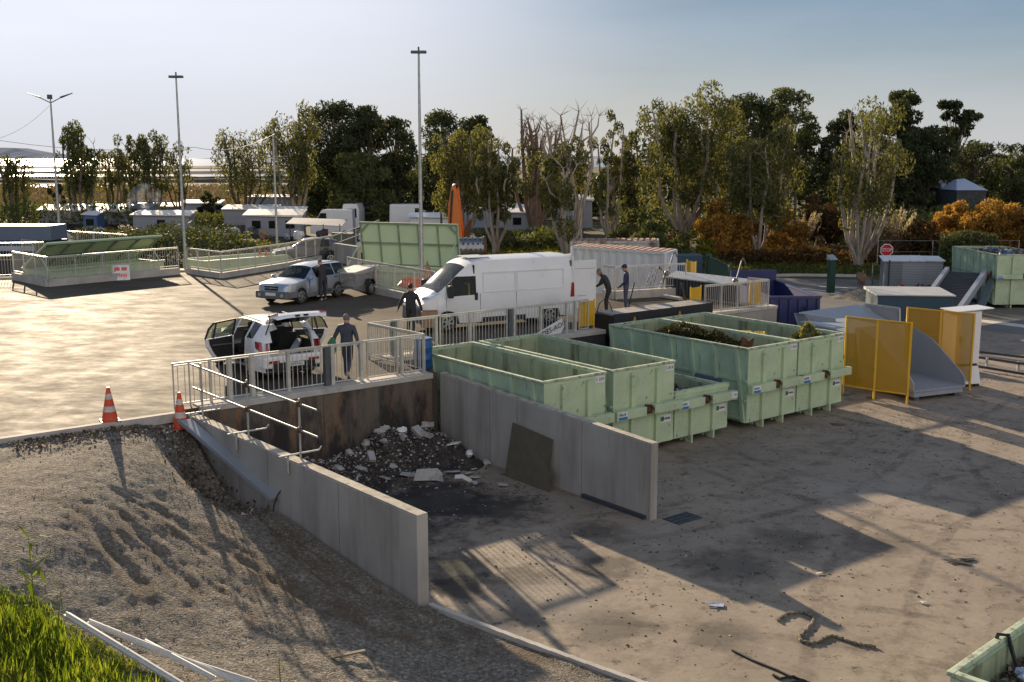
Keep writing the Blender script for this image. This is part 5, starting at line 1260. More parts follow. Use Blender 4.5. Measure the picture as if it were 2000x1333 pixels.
# ---- small tin trailer
b = G(694, 575, P)
t = thing('trailer', 'small galvanised box trailer under a grey cover behind the silver car', 'trailer', (b.x, b.y, P), R(248))
q = MB()
q.box(-1.05, 1.05, -.62, .62, .46, .52); q.box(-1.05, 1.05, -.64, -.60, .46, .98); q.box(-1.05, 1.05, .60, .64, .46, .98); q.box(1.02, 1.06, -.6, .6, .46, .98); q.box(-1.06, -1.02, -.6, .6, .46, .98); q.build('box', M['trailer'], t)
q = MB(); q.hexa([(-1.12, -.70, .985), (1.12, -.70, .985), (1.12, .70, .985), (-1.12, .70, .985), (-1.12, -.68, 1.18), (1.10, -.66, 1.04), (1.10, .66, 1.10), (-1.12, .68, 1.24)]); q.build('cover', M['tarp'], t, bevel=.03)
q = MB(); q.bar((1.0, -.5, .42), (2.1, 0, .44), .07, .07); q.bar((1.0, .5, .42), (2.1, 0, .44), .07, .07); q.build('drawbar', M['galv_dark'], t)
for s in (-1, 1):
    q = MB(); pr_ = [(.36 * math.cos(a), .33 + .40 * math.sin(a)) for a in [R(20 + 14 * i) for i in range(11)]]
    for (x0, z0), (x1, z1) in zip(pr_[:-1], pr_[1:]): q.bar((x0, s * .76, z0), (x1, s * .76, z1), .20, .02)
    q.build('mudguard', M['black'], t); wheel_part(t, 0, s * .76, .29, .29, .16, s)
    q = MB(); q.box(-1.09, -1.062, min(s * .45, s * .60), max(s * .45, s * .60), .50, .60); q.build('tail_light', M['redlamp'], t)
q = MB(); q.box(-.95, -.6, .641, .66, .80, .86); q.build('reflector', M['yellow'], t)

# ---- white panel van
def van():
    fwp, rwp = G(872, 650, P), G(1074, 634, P); d = (rwp - fwp); rz = math.atan2(-d.y, -d.x); ctr = (fwp + rwp) / 2
    L = 5.99; fo = .95; wb = 4.035; xf = L / 2
    off = (xf - fo) - wb / 2
    nrm = Vector((-math.sin(rz), math.cos(rz), 0))
    loc = ctr - Vector((math.cos(rz), math.sin(rz), 0)) * off - nrm * .95
    t = thing('panel_van', 'white high-roof panel van with its rear doors open', 'van', (loc.x, loc.y, P), rz)
    tabs = dict(key=[(2.995, 0), (2.93, 0), (2.72, 0), (2.36, 0), (2.2, 0), (1.52, 0), (1.30, 0), (1.12, 0), (.95, 0), (.45, 0), (-2.8, 0), (-2.95, 0), (-2.99, 0)],
        belt=[(2.995, .95), (2.93, 1.02), (2.72, 1.14), (2.36, 1.24), (.45, 1.28), (-2.99, 1.28)],
        roof=[(2.995, .98), (2.93, 1.08), (2.72, 1.25), (2.36, 1.45), (2.2, 1.55), (1.52, 2.13), (1.30, 2.30), (1.12, 2.40), (.95, 2.46), (.45, 2.51), (-2.8, 2.52), (-2.95, 2.50), (-2.99, 2.46)],
        wbelt=[(2.995, .70), (2.93, .82), (2.6, .95), (2.2, 1.0), (-2.9, 1.01), (-2.99, .99)], wmid=[(2.995, .75), (2.93, .88), (2.6, .99), (2.2, 1.03), (-2.99, 1.03)],
        wroof=[(2.995, .60), (2.72, .76), (2.36, .84), (2.2, .84), (1.52, .80), (1.12, .80), (.45, .84), (-2.99, .86)])
    st, xs, fw, rw = make_car(t, L, 2.05, 2.52, wb, fo, tabs, None, .43, None, sill=.30, extra=(2.05, 1.85, .98))
    # seven rows: add a shoulder row to keep the tall sides upright
    st2 = []
    for x, pr_ in st:
        zr = pr_[5][1]; yb, zb = pr_[2]; ytop = pr_[3][0]
        zs = min(max(zb + .02, 1.92), pr_[3][1] - .01) if pr_[3][1] > 1.45 else zb + .006
        f = (zs - zb) / max(.01, pr_[3][1] - zb); ys = yb + (ytop - yb) * (f ** 2.2 if zr > 2 else f)
        st2.append((x, [pr_[0], pr_[1], pr_[2], (ys, zs), pr_[3], pr_[4], pr_[5]]))
    g = {'windscreen': [], 'side_window': []}
    for i in range(len(xs) - 1):
        a, b = xs[i], xs[i + 1]
        if b >= 1.3 and a <= 2.36: g['windscreen'] += [(i, 4), (i, 5)]
        if b >= .95 and a <= 2.05: g['side_window'].append((i, 3 - 1))
    bo, parts = loft_body(t, 'body', st2, M['white'], g, cap_rear=False)
    for o_ in parts.get('side_window', []): o_.data.materials[0] = M['glass_van']
    q = MB(); q.box(-2.97, 1.0, -.93, .93, .48, .54); q.box(.98, 1.02, -.92, .92, .54, 2.3); q.build('cargo_floor', M['inner'], t)
    q = MB(); q.box(1.2, 1.65, .15, .85, .6, 1.0); q.hexa([(1.08, .18, .98), (1.25, .18, .98), (1.25, .8, .98), (1.08, .8, .98), (1.02, .22, 1.75), (1.14, .22, 1.75), (1.14, .76, 1.75), (1.02, .76, 1.75)]); q.box(2.05, 2.4, -.9, .9, .9, 1.25); q.build('cab_seat', M['seat'], t)
    q = MB(); q.box(1.10, 1.16, .50, .80, 1.1, 1.65); q.build('safety_vest', M['petal'], t)
    q = MB(); q.lathe([(.2, 0), (.2, .03)], 14, 0, (1.95, .5, 1.25), 'X'); q.build('steering_wheel', M['black'], t)
    # rear frame around the opening
    q = MB(); q.box(-3.0, -2.93, -.98, .98, 2.30, 2.42); q.box(-3.02, -2.9, -1.0, 1.0, .40, .55)
    for s in (-1, 1): q.box(-3.0, -2.93, min(s * .86, s * .99), max(s * .86, s * .99), .55, 2.31)
    q.build('rear_frame', M['white'], t)
    q = MB(); q.box(-2.92, -2.86, -.93, .93, .6, 2.3); q.build('cargo_lining', M['wood'], t)
    # doors: hinged at the rear corners
    for s, ang, nm in ((1, 95, 'near'), (-1, 95, 'far')):
        hinge = Vector((-3.0, s * .98, 0)); a = R(ang)
        dx, dy = -math.sin(a), -s * math.cos(a)          # 0 deg = closed (towards the middle)
        dv = Vector((dx, dy, 0)) * .90
        q = MB(); p0 = hinge; p1 = hinge + dv
        top = 2.30
        q.slab([p0 + Vector((0, 0, .52)), p1 + Vector((0, 0, .52)), p1 + Vector((0, 0, top - .0)), p0 + Vector((0, 0, top - .02))], .05)
        dr = q.build('rear_door', M['white'], t, bevel=.015)
        nr = Vector((dv.y, -dv.x, 0)).normalized()
        inner = nr if (nr.y * s) < 0 else -nr
        q = MB(); q.slab([p0 + dv * .12 + inner * .034 + Vector((0, 0, .75)), p1 - dv * .1 + inner * .034 + Vector((0, 0, .75)), p1 - dv * .1 + inner * .034 + Vector((0, 0, top - .18)), p0 + dv * .12 + inner * .034 + Vector((0, 0, top - .18))], .012); q.build('door_lining', M['cardboard'], dr)
        q = MB(); q.slab([p0 + dv * .04 - inner * .030 + Vector((0, 0, 1.98)), p1 - dv * .04 - inner * .030 + Vector((0, 0, 1.98)), p1 - dv * .04 - inner * .030 + Vector((0, 0, 1.995)), p0 + dv * .04 - inner * .030 + Vector((0, 0, 1.995))], .006)
        q.slab([p0 + dv * .15 - inner * .030 + Vector((0, 0, .98)), p0 + dv * .55 - inner * .030 + Vector((0, 0, .98)), p0 + dv * .55 - inner * .030 + Vector((0, 0, 1.0)), p0 + dv * .15 - inner * .030 + Vector((0, 0, 1.0))], .006); q.build('door_seam', M['greysteel'], dr)
        q = MB(); q.hexa([(-3.01, s * .96, .98), (-2.84, s * 1.005, .98), (-2.84, s * 1.032, .98), (-3.01, s * 1.02, .98), (-3.01, s * .94, 1.50), (-2.90, s * 1.0, 1.50), (-2.90, s * 1.02, 1.50), (-3.01, s * 1.0, 1.50)]); q.build('tail_light', M['redlamp'], t)
        # side details
        q = MB(); a_, b_ = sorted((s * 1.016, s * 1.034))
        q.box(-2.6, .86, a_, b_, .60, .70); q.build('side_moulding', M['white'], t)
        q = MB()
        for x, z0, z1 in ((2.10, .55, 1.24), (.80, .55, 1.9), (-.62, .72, 2.1)): q.box(x - .007, x + .007, min(s * 1.005, s * 1.028), max(s * 1.005, s * 1.028), z0, z1 if z1 < 1.4 else 1.3)
        q.build('panel_seam', M['greysteel'], t)
        # pressed panels standing on the upper sides
        q = MB()
        for x0, x1 in ((.68, -.58), (-.66, -2.55)):
            def yy(z): return s * (1.012 - (z - 1.28) * .035)
            for (xa, za, xb, zb) in ((x0, 1.34, x1, 1.34), (x0, 2.02, x1, 2.02), (x0, 1.34, x0, 2.02), (x1, 1.34, x1, 2.02)): q.bar((xa, yy(za), za), (xb, yy(zb), zb), .018, .016)
        q.build('panel_crease', M['white'], t)
        q = MB(); a_, b_ = sorted((s * 1.01, s * 1.04)); q.box(.90, 1.02, a_, b_, 1.08, 1.34); q.build('door_handle', M['black'], t, bevel=.02)
        q = MB(); q.box(1.92, 2.10, min(s * 1.06, s * 1.30), max(s * 1.06, s * 1.30), 1.22, 1.66); q.bar((2.0, s * .98, 1.30), (2.0, s * 1.1, 1.34), .1, .1); q.build('mirror', M['black'], t, bevel=.05)
        q = MB(); q.hexa([(2.62, s * .62, 1.02), (2.93, s * .52, .98), (2.84, s * .84, 1.0), (2.40, s * .975, 1.06), (2.50, s * .66, 1.32), (2.80, s * .50, 1.22), (2.66, s * .80, 1.25), (2.28, s * .95, 1.38)]); q.build('headlight', M['lamp'], t, bevel=.02)
        wheel_part(t, fw, s * .90, .35, .35, .22, s, mrim='galv'); wheel_part(t, rw, s * .90, .35, .35, .22, s, mrim='galv')
        q = MB(); a_, b_ = sorted((s * .97, s * 1.045)); q.box(-1.0, .75, a_, b_, .30, .46); q.build('sill', M['black'], t)
    q = MB(); q.hexa([(2.42, -1.02, .34), (3.06, -.84, .34), (3.06, .84, .34), (2.42, 1.02, .34), (2.50, -1.02, .86), (3.03, -.80, .92), (3.03, .80, .92), (2.50, 1.02, .86)]); q.build('bumper', M['greyplast'], t, bevel=.09)
    q = MB(); q.box(3.0, 3.04, -.45, .45, .93, 1.0); q.build('grille', M['black'], t)
    q = MB(); q.box(-2.8, 2.5, -.9, .9, .26, .40); q.build('underbody', M['black'], t)
    q = MB(); q.box(.2, 1.0, -.5, .5, 2.505, 2.53); q.build('roof_panel', M['white'], t, bevel=.012)
    return t
van()

# ---- white hatchback SUV with its tailgate and rear doors open
def suv():
    l_, r_ = G(492, 742, P), G(608, 728, P); d = r_ - l_; rz = math.atan2(d.y, d.x) + math.pi / 2
    fwd = Vector((math.cos(rz), math.sin(rz), 0)); L = 4.44; wb = 2.64; fo = .90; ro = L - wb - fo
    c = (l_ + r_) / 2 + fwd * (L / 2 - ro + .10)
    t = thing('hatchback_car', 'white hatchback car with tailgate and both rear doors open', 'car', (c.x, c.y, P), rz)
    tabs = dict(key=[(2.22, 0), (2.15, 0), (1.95, 0), (1.15, 0), (.95, 0), (.15, 0), (.05, 0), (-.12, 0), (-.20, 0), (-1.05, 0), (-1.16, 0), (-1.62, 0), (-1.85, 0), (-2.08, 0), (-2.18, 0), (-2.22, 0)],
        belt=[(2.22, .74), (2.15, .84), (1.95, .92), (.95, 1.03), (-1.0, 1.13), (-1.85, 1.18), (-2.22, 1.10)],
        roof=[(2.22, .78), (2.15, .90), (1.95, .98), (1.15, 1.08), (.95, 1.11), (.15, 1.56), (-.3, 1.635), (-1.4, 1.62), (-1.85, 1.58), (-2.08, 1.46), (-2.18, 1.25), (-2.22, 1.14)],
        wbelt=[(2.22, .62), (2.1, .78), (1.6, .88), (-1.6, .89), (-2.0, .84), (-2.22, .76)], wmid=[(2.22, .68), (2.1, .84), (1.6, .915), (-1.7, .925), (-2.05, .87), (-2.22, .80)],
        wroof=[(2.22, .55), (2.0, .70), (1.15, .80), (.95, .78), (.15, .62), (-1.6, .62), (-2.0, .58), (-2.22, .58)])
    st, xs, fw, rw = make_car(t, L, 1.85, 1.64, wb, fo, tabs, None, .385, None, sill=.30, extra=(.8,))
    g = {'windscreen': [], 'side_window': [], 'rear_quarter_window': []}; sk = []
    for i in range(len(xs) - 1):
        a, b = xs[i], xs[i + 1]
        if b >= .15 and a <= .95: g['windscreen'] += [(i, 3), (i, 4)]
        if b >= -.12 and a <= .05 + .75 and a <= .15: pass
        if b >= -.12 and a <= .80 and not a > .80: g['side_window'].append((i, 2))
        if a <= -.20 and b >= -1.05: sk += [(i, 2), (i, 1)]                            # rear door openings
        if a <= -.20 and b >= -1.05 and min(st[i][1][0][1], st[i + 1][1][0][1]) < .5: sk += [(i, 0)]
        if b >= -1.62 and a <= -1.16: g['rear_quarter_window'].append((i, 2))
        if a <= -1.85: sk += [(i, 4)]                                               # tailgate opening: upper middle
        if a <= -2.05: sk += [(i, 3)]
    bo, parts = loft_body(t, 'body', st, M['carwhite'], g, set(sk), cap_rear=False)
    # rear panel below the tailgate and the frame of the opening
    q = MB(); q.box(-2.30, -2.14, -.80, .80, .52, .74); q.hexa([(-2.28, -.84, .40), (-1.98, -.90, .40), (-1.98, .90, .40), (-2.28, .84, .40), (-2.30, -.82, .72), (-1.98, -.90, .72), (-1.98, .90, .72), (-2.30, .82, .72)]); q.build('rear_bumper', M['carwhite'], t, bevel=.05)
    q = MB(); q.box(-2.305, -2.2, -.62, .62, .36, .56); q.build('bumper_insert', M['black'], t, bevel=.03)
    for s in (-1, 1):
        q = MB(); q.hexa([(-2.20, s * .64, .72), (-2.06, s * .64, .72), (-2.02, s * .86, .72), (-2.16, s * .80, .72), (-2.10, s * .60, 1.22), (-1.98, s * .60, 1.22), (-1.94, s * .80, 1.22), (-2.06, s * .76, 1.22)]); q.hexa([(-2.10, s * .60, 1.22), (-1.98, s * .60, 1.22), (-1.94, s * .80, 1.22), (-2.06, s * .76, 1.22), (-1.90, s * .50, 1.55), (-1.78, s * .50, 1.55), (-1.78, s * .62, 1.55), (-1.88, s * .60, 1.55)]); q.build('rear_pillar', M['carwhite'], t, bevel=.02)
        q = MB(); q.hexa([(-2.20, s * .66, .86), (-2.10, s * .66, .86), (-1.80, s * .905, .92), (-2.08, s * .90, .88), (-2.16, s * .66, 1.10), (-2.06, s * .66, 1.10), (-1.74, s * .89, 1.12), (-2.04, s * .87, 1.12)]); q.build('tail_light', M['redlamp'], t, bevel=.02)
        q = MB(); a_, b_ = sorted((s * .42, s * .72)); q.box(-2.312, -2.302, a_, b_, .56, .62); q.build('reflector', M['redlamp'], t)
        q = MB(); q.box(.62, .78, min(s * .93, s * 1.12), max(s * .93, s * 1.12), 1.02, 1.18); q.build('mirror', M['carwhite'], t, bevel=.04)
        wheel_part(t, fw, s * .80, .35, .35, .22, s); wheel_part(t, rw, s * .80, .35, .35, .22, s)
        q = MB(); q.hexa([(1.9, s * .5, .78), (2.2, s * .4, .74), (2.06, s * .8, .78), (1.6, s * .9, .88), (1.9, s * .5, .92), (2.1, s * .4, .86), (2.0, s * .78, .90), (1.58, s * .88, 1.0)]); q.build('headlight', M['lamp'], t)
        q = MB(); q.bar((-.2, s * .58, 1.615), (-1.5, s * .58, 1.605), .025, .03); q.build('roof_rail', M['galv'], t)
        # rear door swung open about its front edge
        h = Vector((-.16, s * .91, 0)); an = R(68); dv = Vector((-math.cos(an), s * math.sin(an), 0)); up = Vector((0, 0, 1)); lean = Vector((0, -s * .25, 0))
        def D(k, z): return h + dv * k + up * z + (lean * max(0, z - 1.08) * 1.0)
        poly = [D(0, .42), D(.62, .42), D(.78, .60), D(.95, .86), D(.99, 1.10), D(.93, 1.36), D(.80, 1.50), D(.0, 1.52)]
        q = MB(); q.slab([D(0, .42), D(.62, .42), D(.78, .60), D(.95, .86), D(.99, 1.08), D(0, 1.08)], .07); dr = q.build('rear_door', M['carwhite'], t, bevel=.015)
        nn = (D(1, .6) - D(0, .6)).cross(up).normalized(); inn = nn if nn.y * s < 0 or (nn.x < 0) else -nn
        rear_n = nn if nn.x < 0 else -nn
        q = MB(); q.slab([p + rear_n * .042 for p in (D(.06, .50), D(.58, .50), D(.72, .66), D(.86, .90), D(.90, 1.07), D(.06, 1.07))], .02); q.build('door_trim', M['inner'], dr)
        q = MB(); q.bar(D(.10, .86) + rear_n * .07, D(.8, .90) + rear_n * .07, .05, .03); q.build('armrest', M['greyplast'], dr)
        q = MB()
        for a_, b_ in ((D(0, 1.08), D(0, 1.52)), (D(0, 1.52), D(.78, 1.50)), (D(.78, 1.50), D(.93, 1.36)), (D(.93, 1.36), D(.985, 1.08)), (D(.70, 1.08), D(.70, 1.50))): q.bar(a_, b_, .035, .045)
        q.build('window_frame', M['black'], dr)
        q = MB(); q.slab([D(0.02, 1.09), D(.97, 1.09), D(.91, 1.36), D(.78, 1.48), D(.02, 1.50)], .006); q.build('door_glass', M['glass_open'], dr)
    # interior
    q = MB(); q.box(-2.1, 1.0, -.78, .78, .44, .50); q.box(-2.05, -1.2, -.62, .62, .50, .70)
    for s in (-1, 1): q.box(-2.0, -1.15, min(s * .62, s * .80), max(s * .62, s * .80), .5, 1.05)
    q.build('cabin_floor', M['inner'], t)
    for y, w_ in ((.36, .30), (-.36, .30)):
        q = MB(); q.box(.0, .45, y - w_, y + w_, .5, .72); q.hexa([(-.16, y - w_, .68), (.02, y - w_, .68), (.02, y + w_, .68), (-.16, y + w_, .68), (-.32, y - w_ + .05, 1.22), (-.20, y - w_ + .05, 1.22), (-.20, y + w_ - .05, 1.22), (-.32, y + w_ - .05, 1.22)]); q.box(-.36, -.26, y - .14, y + .14, 1.25, 1.42); q.build('front_seat', M['seat'], t, bevel=.03)
    for y, w_ in ((-.30, .28), (.36, .20)):
        q = MB(); q.box(-1.0, -.55, y - w_, y + w_, .5, .70); q.hexa([(-1.12, y - w_, .66), (-.98, y - w_, .66), (-.98, y + w_, .66), (-1.12, y + w_, .66), (-1.26, y - w_ + .03, 1.18), (-1.14, y - w_ + .03, 1.18), (-1.14, y + w_ - .03, 1.18), (-1.26, y + w_ - .03, 1.18)]); q.box(-1.30, -1.2, y - .12, y + .12, 1.2, 1.34); q.build('rear_seat', M['seat'], t, bevel=.03)
    q = MB(); q.bar((-1.95, -.10, .76), (-1.35, -.58, .96), .16, .10); q.build('pale_blue_box', M['paleblue'], t)
    q = MB(); q.slab([(-2.1, .15, .73), (-2.0, .6, .73), (-1.7, .5, .78), (-1.8, .1, .78)], .03); q.build('card_sheet', M['conewhite'], t)
    # tailgate raised about the rear roof edge
    q = MB(); hx, hz = -1.86, 1.585; an = R(27); c, s_ = math.cos(an), math.sin(an)
    def TG(k, y, off=0.0, arc=0.0): return (hx - c * k + s_ * off, y, hz + s_ * k + c * off)
    gate_w = ((0, .60, .02), (.45, .66, .0), (.68, .76, -.02), (.92, .78, -.10), (1.05, .70, -.22))
    vs = []; fs = []
    for i, (k, w_, o) in enumerate(gate_w):
        for y, f in ((-w_, 0), (-w_ * .6, .035), (0, .05), (w_ * .6, .035), (w_, 0)): vs.append(TG(k, y, o + f))
        for y, f in ((-w_, -.06), (-w_ * .6, -.03), (0, -.02), (w_ * .6, -.03), (w_, -.06)): vs.append(TG(k, y, o + f))
    n_ = len(gate_w)
    for i in range(n_ - 1):
        for j in range(4):
            a = i * 10 + j; fs.append((a, a + 1, a + 11, a + 10)); a += 5; fs.append((a, a + 10, a + 11, a + 1))
        fs.append((i * 10, i * 10 + 10, i * 10 + 15, i * 10 + 5)); fs.append((i * 10 + 4, i * 10 + 9, i * 10 + 19, i * 10 + 14))
    e = (n_ - 1) * 10
    for j in range(4): fs.append((j, j + 5, j + 6, j + 1)); fs.append((e + j, e + j + 1, e + j + 6, e + j + 5))
    q._add(vs, fs, 0); tg = q.build('tailgate', M['carwhite'], t, smooth=40)
    q = MB(); q.slab([TG(.10, -.48, -.045), TG(.50, -.54, -.05), TG(.50, .54, -.05), TG(.10, .48, -.045)], .02); q.build('tailgate_glass', M['glass_dark'], tg)
    q = MB(); q.slab([TG(.60, -.58, -.075), TG(.95, -.56, -.16), TG(.95, .56, -.16), TG(.60, .58, -.075)], .02); q.build('tailgate_trim', M['inner'], tg)
    for s in (-1, 1):
        q = MB(); q.hexa([TG(.66, s * .60, -.03), TG(.95, s * .60, -.10), TG(.93, s * .79, -.12), TG(.66, s * .77, -.05), TG(.66, s * .60, .03), TG(.95, s * .60, -.05), TG(.93, s * .79, -.09), TG(.66, s * .77, -.01)]); q.build('tail_light', M['redlamp'], tg)
        q = MB(); q.tube([TG(.35, s * .60, -.06), (-1.98, s * .70, 1.2)], .016, 6); q.build('gas_strut', M['black'], tg)
    for y in (-.12, .12):
        q = MB(); a = TG(1.06, y, -.19); q.box(a[0] - .03, a[0] + .02, y - .06, y + .06, a[2] - .03, a[2] + .03); q.build('latch', M['black'], tg)
    q = MB(); q.box(-2.325, -2.307, -.28, .24, .435, .545); q.build('number_plate', M['plate'], t)
    text_part('plate_number', 'D-919-U', .10, M['ink'], t, frame((-2.328, -.02, .49), (0, -1, 0), (0, 0, 1)))
    q = MB(); q.box(-2.0, 1.8, -.72, .72, .20, .36); q.build('underbody', M['black'], t)
    return t
suv()

# ---- dark car beyond the far railing, seen through its bars
def small_car(label, loc, rz, paint, name='parked_car', sc=1.0, group=None):
    t = thing(name, label, 'car', loc, rz, group)
    tabs = dict(key=[(2.1, 0), (2.0, 0), (1.1, 0), (.9, 0), (.2, 0), (-.3, 0), (-.38, 0), (-1.2, 0), (-1.3, 0), (-1.7, 0), (-2.0, 0), (-2.1, 0)],
        belt=[(2.1, .70), (2.0, .82), (1.0, .98), (-1.3, 1.05), (-2.1, .92)], roof=[(2.1, .74), (2.0, .88), (1.1, 1.02), (.9, 1.06), (.2, 1.48), (-.4, 1.56), (-1.3, 1.52), (-1.7, 1.40), (-2.0, 1.08), (-2.1, .96)],
        wbelt=[(2.1, .62), (1.6, .82), (-1.6, .83), (-2.1, .72)], wmid=[(2.1, .66), (1.6, .86), (-1.6, .86), (-2.1, .74)], wroof=[(2.1, .55), (1.0, .74), (.2, .60), (-1.5, .58), (-2.1, .6)])
    st, xs, fw, rw = make_car(t, 4.2, 1.72, 1.56, 2.5, .85, tabs, None, .36, None)
    g = {'windscreen': [], 'side_window': [], 'rear_window': []}
    for i in range(len(xs) - 1):
        a, b = xs[i], xs[i + 1]
        if b >= .2 and a <= .9: g['windscreen'] += [(i, 3), (i, 4)]
        if (b >= -.3 and a <= .2) or (b >= -1.2 and a <= -.38): g['side_window'].append((i, 2))
        if b >= -2.0 and a <= -1.3: g['rear_window'] += [(i, 3), (i, 4)]
    loft_body(t, 'body', st, paint, g)
    for s in (-1, 1):
        wheel_part(t, fw, s * .75, .32, .32, .2, s); wheel_part(t, rw, s * .75, .32, .32, .2, s)
        q = MB(); q.box(-2.12, -1.98, min(s * .5, s * .72), max(s * .5, s * .72), .72, .95); q.build('tail_light', M['redlamp'], t)
        q = MB(); q.box(1.96, 2.1, min(s * .4, s * .7), max(s * .4, s * .7), .64, .80); q.build('headlight', M['lamp'], t)
    t.scale = (sc,) * 3; return t
M['darkcar'] = mat('dark_blue_car_paint', (.035, .042, .055), .25, .3, .05, 1, coat=.6)
p = G(590, 512, P); small_car('dark parked car seen through the far railing bars', (p.x, 64.5, P - .25), R(200), M['darkcar'])
p = A(1100, 500, 66); small_car('white parked car whose roof shows over the panel van', (p.x, 66, .75), R(180), M['carwhite'])

# ================================================================== PEOPLE
def person(label, loc, rz, J, mats, hair='hair_grey', cap=None, sc=1.0, hand_pose=None):
    """J: joint positions in metres (x right, y forward, z up); one continuous skinned body"""
    t = thing('person', label, 'person', loc, rz)
    order = ['pelvis', 'belly', 'chest', 'neck', 'head', 'crown', 'lsh', 'lel', 'lwr', 'lhand', 'rsh', 'rel', 'rwr', 'rhand', 'lhip', 'lkn', 'lan', 'ltoe', 'rhip', 'rkn', 'ran', 'rtoe']
    edges = [('pelvis', 'belly'), ('belly', 'chest'), ('chest', 'neck'), ('neck', 'head'), ('head', 'crown'), ('chest', 'lsh'), ('lsh', 'lel'), ('lel', 'lwr'), ('lwr', 'lhand'), ('chest', 'rsh'), ('rsh', 'rel'), ('rel', 'rwr'), ('rwr', 'rhand'),
             ('pelvis', 'lhip'), ('lhip', 'lkn'), ('lkn', 'lan'), ('lan', 'ltoe'), ('pelvis', 'rhip'), ('rhip', 'rkn'), ('rkn', 'ran'), ('ran', 'rtoe')]
    rad = dict(pelvis=(.165, .125), belly=(.165, .125), chest=(.185, .13), neck=(.062, .065), head=(.078, .098), crown=(.072, .088), lsh=(.082, .082), lel=(.056, .056), lwr=(.040, .036), lhand=(.042, .024), rsh=(.082, .082), rel=(.056, .056), rwr=(.040, .036), rhand=(.042, .024),
               lhip=(.105, .11), lkn=(.070, .072), lan=(.050, .055), ltoe=(.046, .036), rhip=(.105, .11), rkn=(.070, .072), ran=(.050, .055), rtoe=(.046, .036))
    grp = dict(pelvis=1, belly=0, chest=0, neck=0, head=2, crown=2, lsh=0, lel=0, lwr=0, lhand=2, rsh=0, rel=0, rwr=0, rhand=2, lhip=1, lkn=1, lan=1, ltoe=3, rhip=1, rkn=1, ran=1, rtoe=3)
    V = [Vector(J[k]) for k in order]; E = [(order.index(a), order.index(b)) for a, b in edges]
    # five fingers rooted in each palm
    for sd in ('l', 'r'):
        wr, hd = Vector(J[sd + 'wr']), Vector(J[sd + 'hand']); d = (hd - wr).normalized(); side = d.cross(Vector((1, 0, 0))); side = side.normalized() if side.length > .1 else Vector((0, 1, 0))
        curl = Vector((-1 if sd == 'r' else 1, 0, 0)) * .35
        hi = order.index(sd + 'hand')
        for k, (o, ln) in enumerate(((-.028, .060), (-.010, .072), (.010, .070), (.027, .054))):
            a = len(V); V.append(hd + side * o + d * .030); V.append(hd + side * o * 1.25 + d * (.03 + ln * .55) + curl * .02); V.append(hd + side * o * 1.3 + d * (.02 + ln) + curl * .07)
            E += [(hi, a), (a, a + 1), (a + 1, a + 2)]; rad_extra.update({a: .011, a + 1: .010, a + 2: .008})
        a = len(V); V.append(hd + side * .045 - d * .01); V.append(hd + side * .062 + d * .03); E += [(hi, a), (a, a + 1)]; rad_extra.update({a: .013, a + 1: .010})
    me = bpy.data.meshes.new('body'); me.from_pydata([tuple(v) for v in V], E, []); o = bpy.data.objects.new('body', me); col.objects.link(o)
    md = o.modifiers.new('skin', 'SKIN'); md.use_smooth_shade = True
    sv = me.skin_vertices[0].data
    for i in range(len(V)):
        sv[i].radius = rad[order[i]] if i < len(order) else (rad_extra[i],) * 2
        sv[i].use_root = (i == 0)
    o.modifiers.new('s', 'SUBSURF').levels = 2; o.modifiers['s'].render_levels = 2
    bpy.context.view_layer.update()
    m2 = bpy.data.meshes.new_from_object(o.evaluated_get(bpy.context.evaluated_depsgraph_get())); bpy.data.objects.remove(o); bpy.data.meshes.remove(me)
    m2.name = 'body'; m2.materials.clear()
    for m_ in mats: m2.materials.append(m_)
    segs = [(V[a], V[b], a, b) for a, b in E]
    for f in m2.polygons:
        c = f.center; best = None
        for pa, pb, a, b in segs:
            d = pb - pa; tt = max(0, min(1, (c - pa).dot(d) / max(1e-9, d.length_squared))); dist = (pa + d * tt - c).length
            if best is None or dist < best[0]: best = (dist, a, b, tt)
        _, a, b, tt = best; na = order[a] if a < len(order) else 'lhand'; nb = order[b] if b < len(order) else 'lhand'
        ga, gb = grp[na], grp[nb]
        g = ga if tt < .5 else gb
        if nb in ('lhip', 'rhip'): g = 1
        if na in ('lwr', 'rwr') : g = 2 if tt > .25 else 0
        if na in ('lel', 'rel') and nb in ('lwr', 'rwr'): g = 0
        if na == 'pelvis' and nb == 'belly': g = 0 if tt > .15 else 1
        if na == 'neck': g = 0 if tt < .30 else 2
        if nb == 'ltoe' or nb == 'rtoe': g = 3
        if na in ('lkn', 'rkn'): g = 1 if tt < .93 else 3
        f.material_index = min(g, len(mats) - 1); f.use_smooth = True
    bo = bpy.data.objects.new('body', m2); col.objects.link(bo); bo.parent = t
    # hair, ears, nose, eyes
    hd, cr = Vector(J['head']), Vector(J['crown']); ax = (cr - hd).normalized(); face = Vector(J.get('face', (0, 1, 0))).normalized(); face = (face - ax * face.dot(ax)).normalized(); sd_ = ax.cross(face)
    mid = hd.lerp(cr, .45)
    q = MB(); q.T = Matrix.Translation(mid) @ Matrix(((sd_.x, face.x, ax.x, 0), (sd_.y, face.y, ax.y, 0), (sd_.z, face.z, ax.z, 0), (0, 0, 0, 1)))
    q.blob((0, -.022, .048), .086, .098, .095, 2, 12, 8, .03); h_ = q.build('hair', M[hair], t, smooth=60)
    q = MB(); q.T = Matrix.Translation(mid) @ Matrix(((sd_.x, face.x, ax.x, 0), (sd_.y, face.y, ax.y, 0), (sd_.z, face.z, ax.z, 0), (0, 0, 0, 1)))
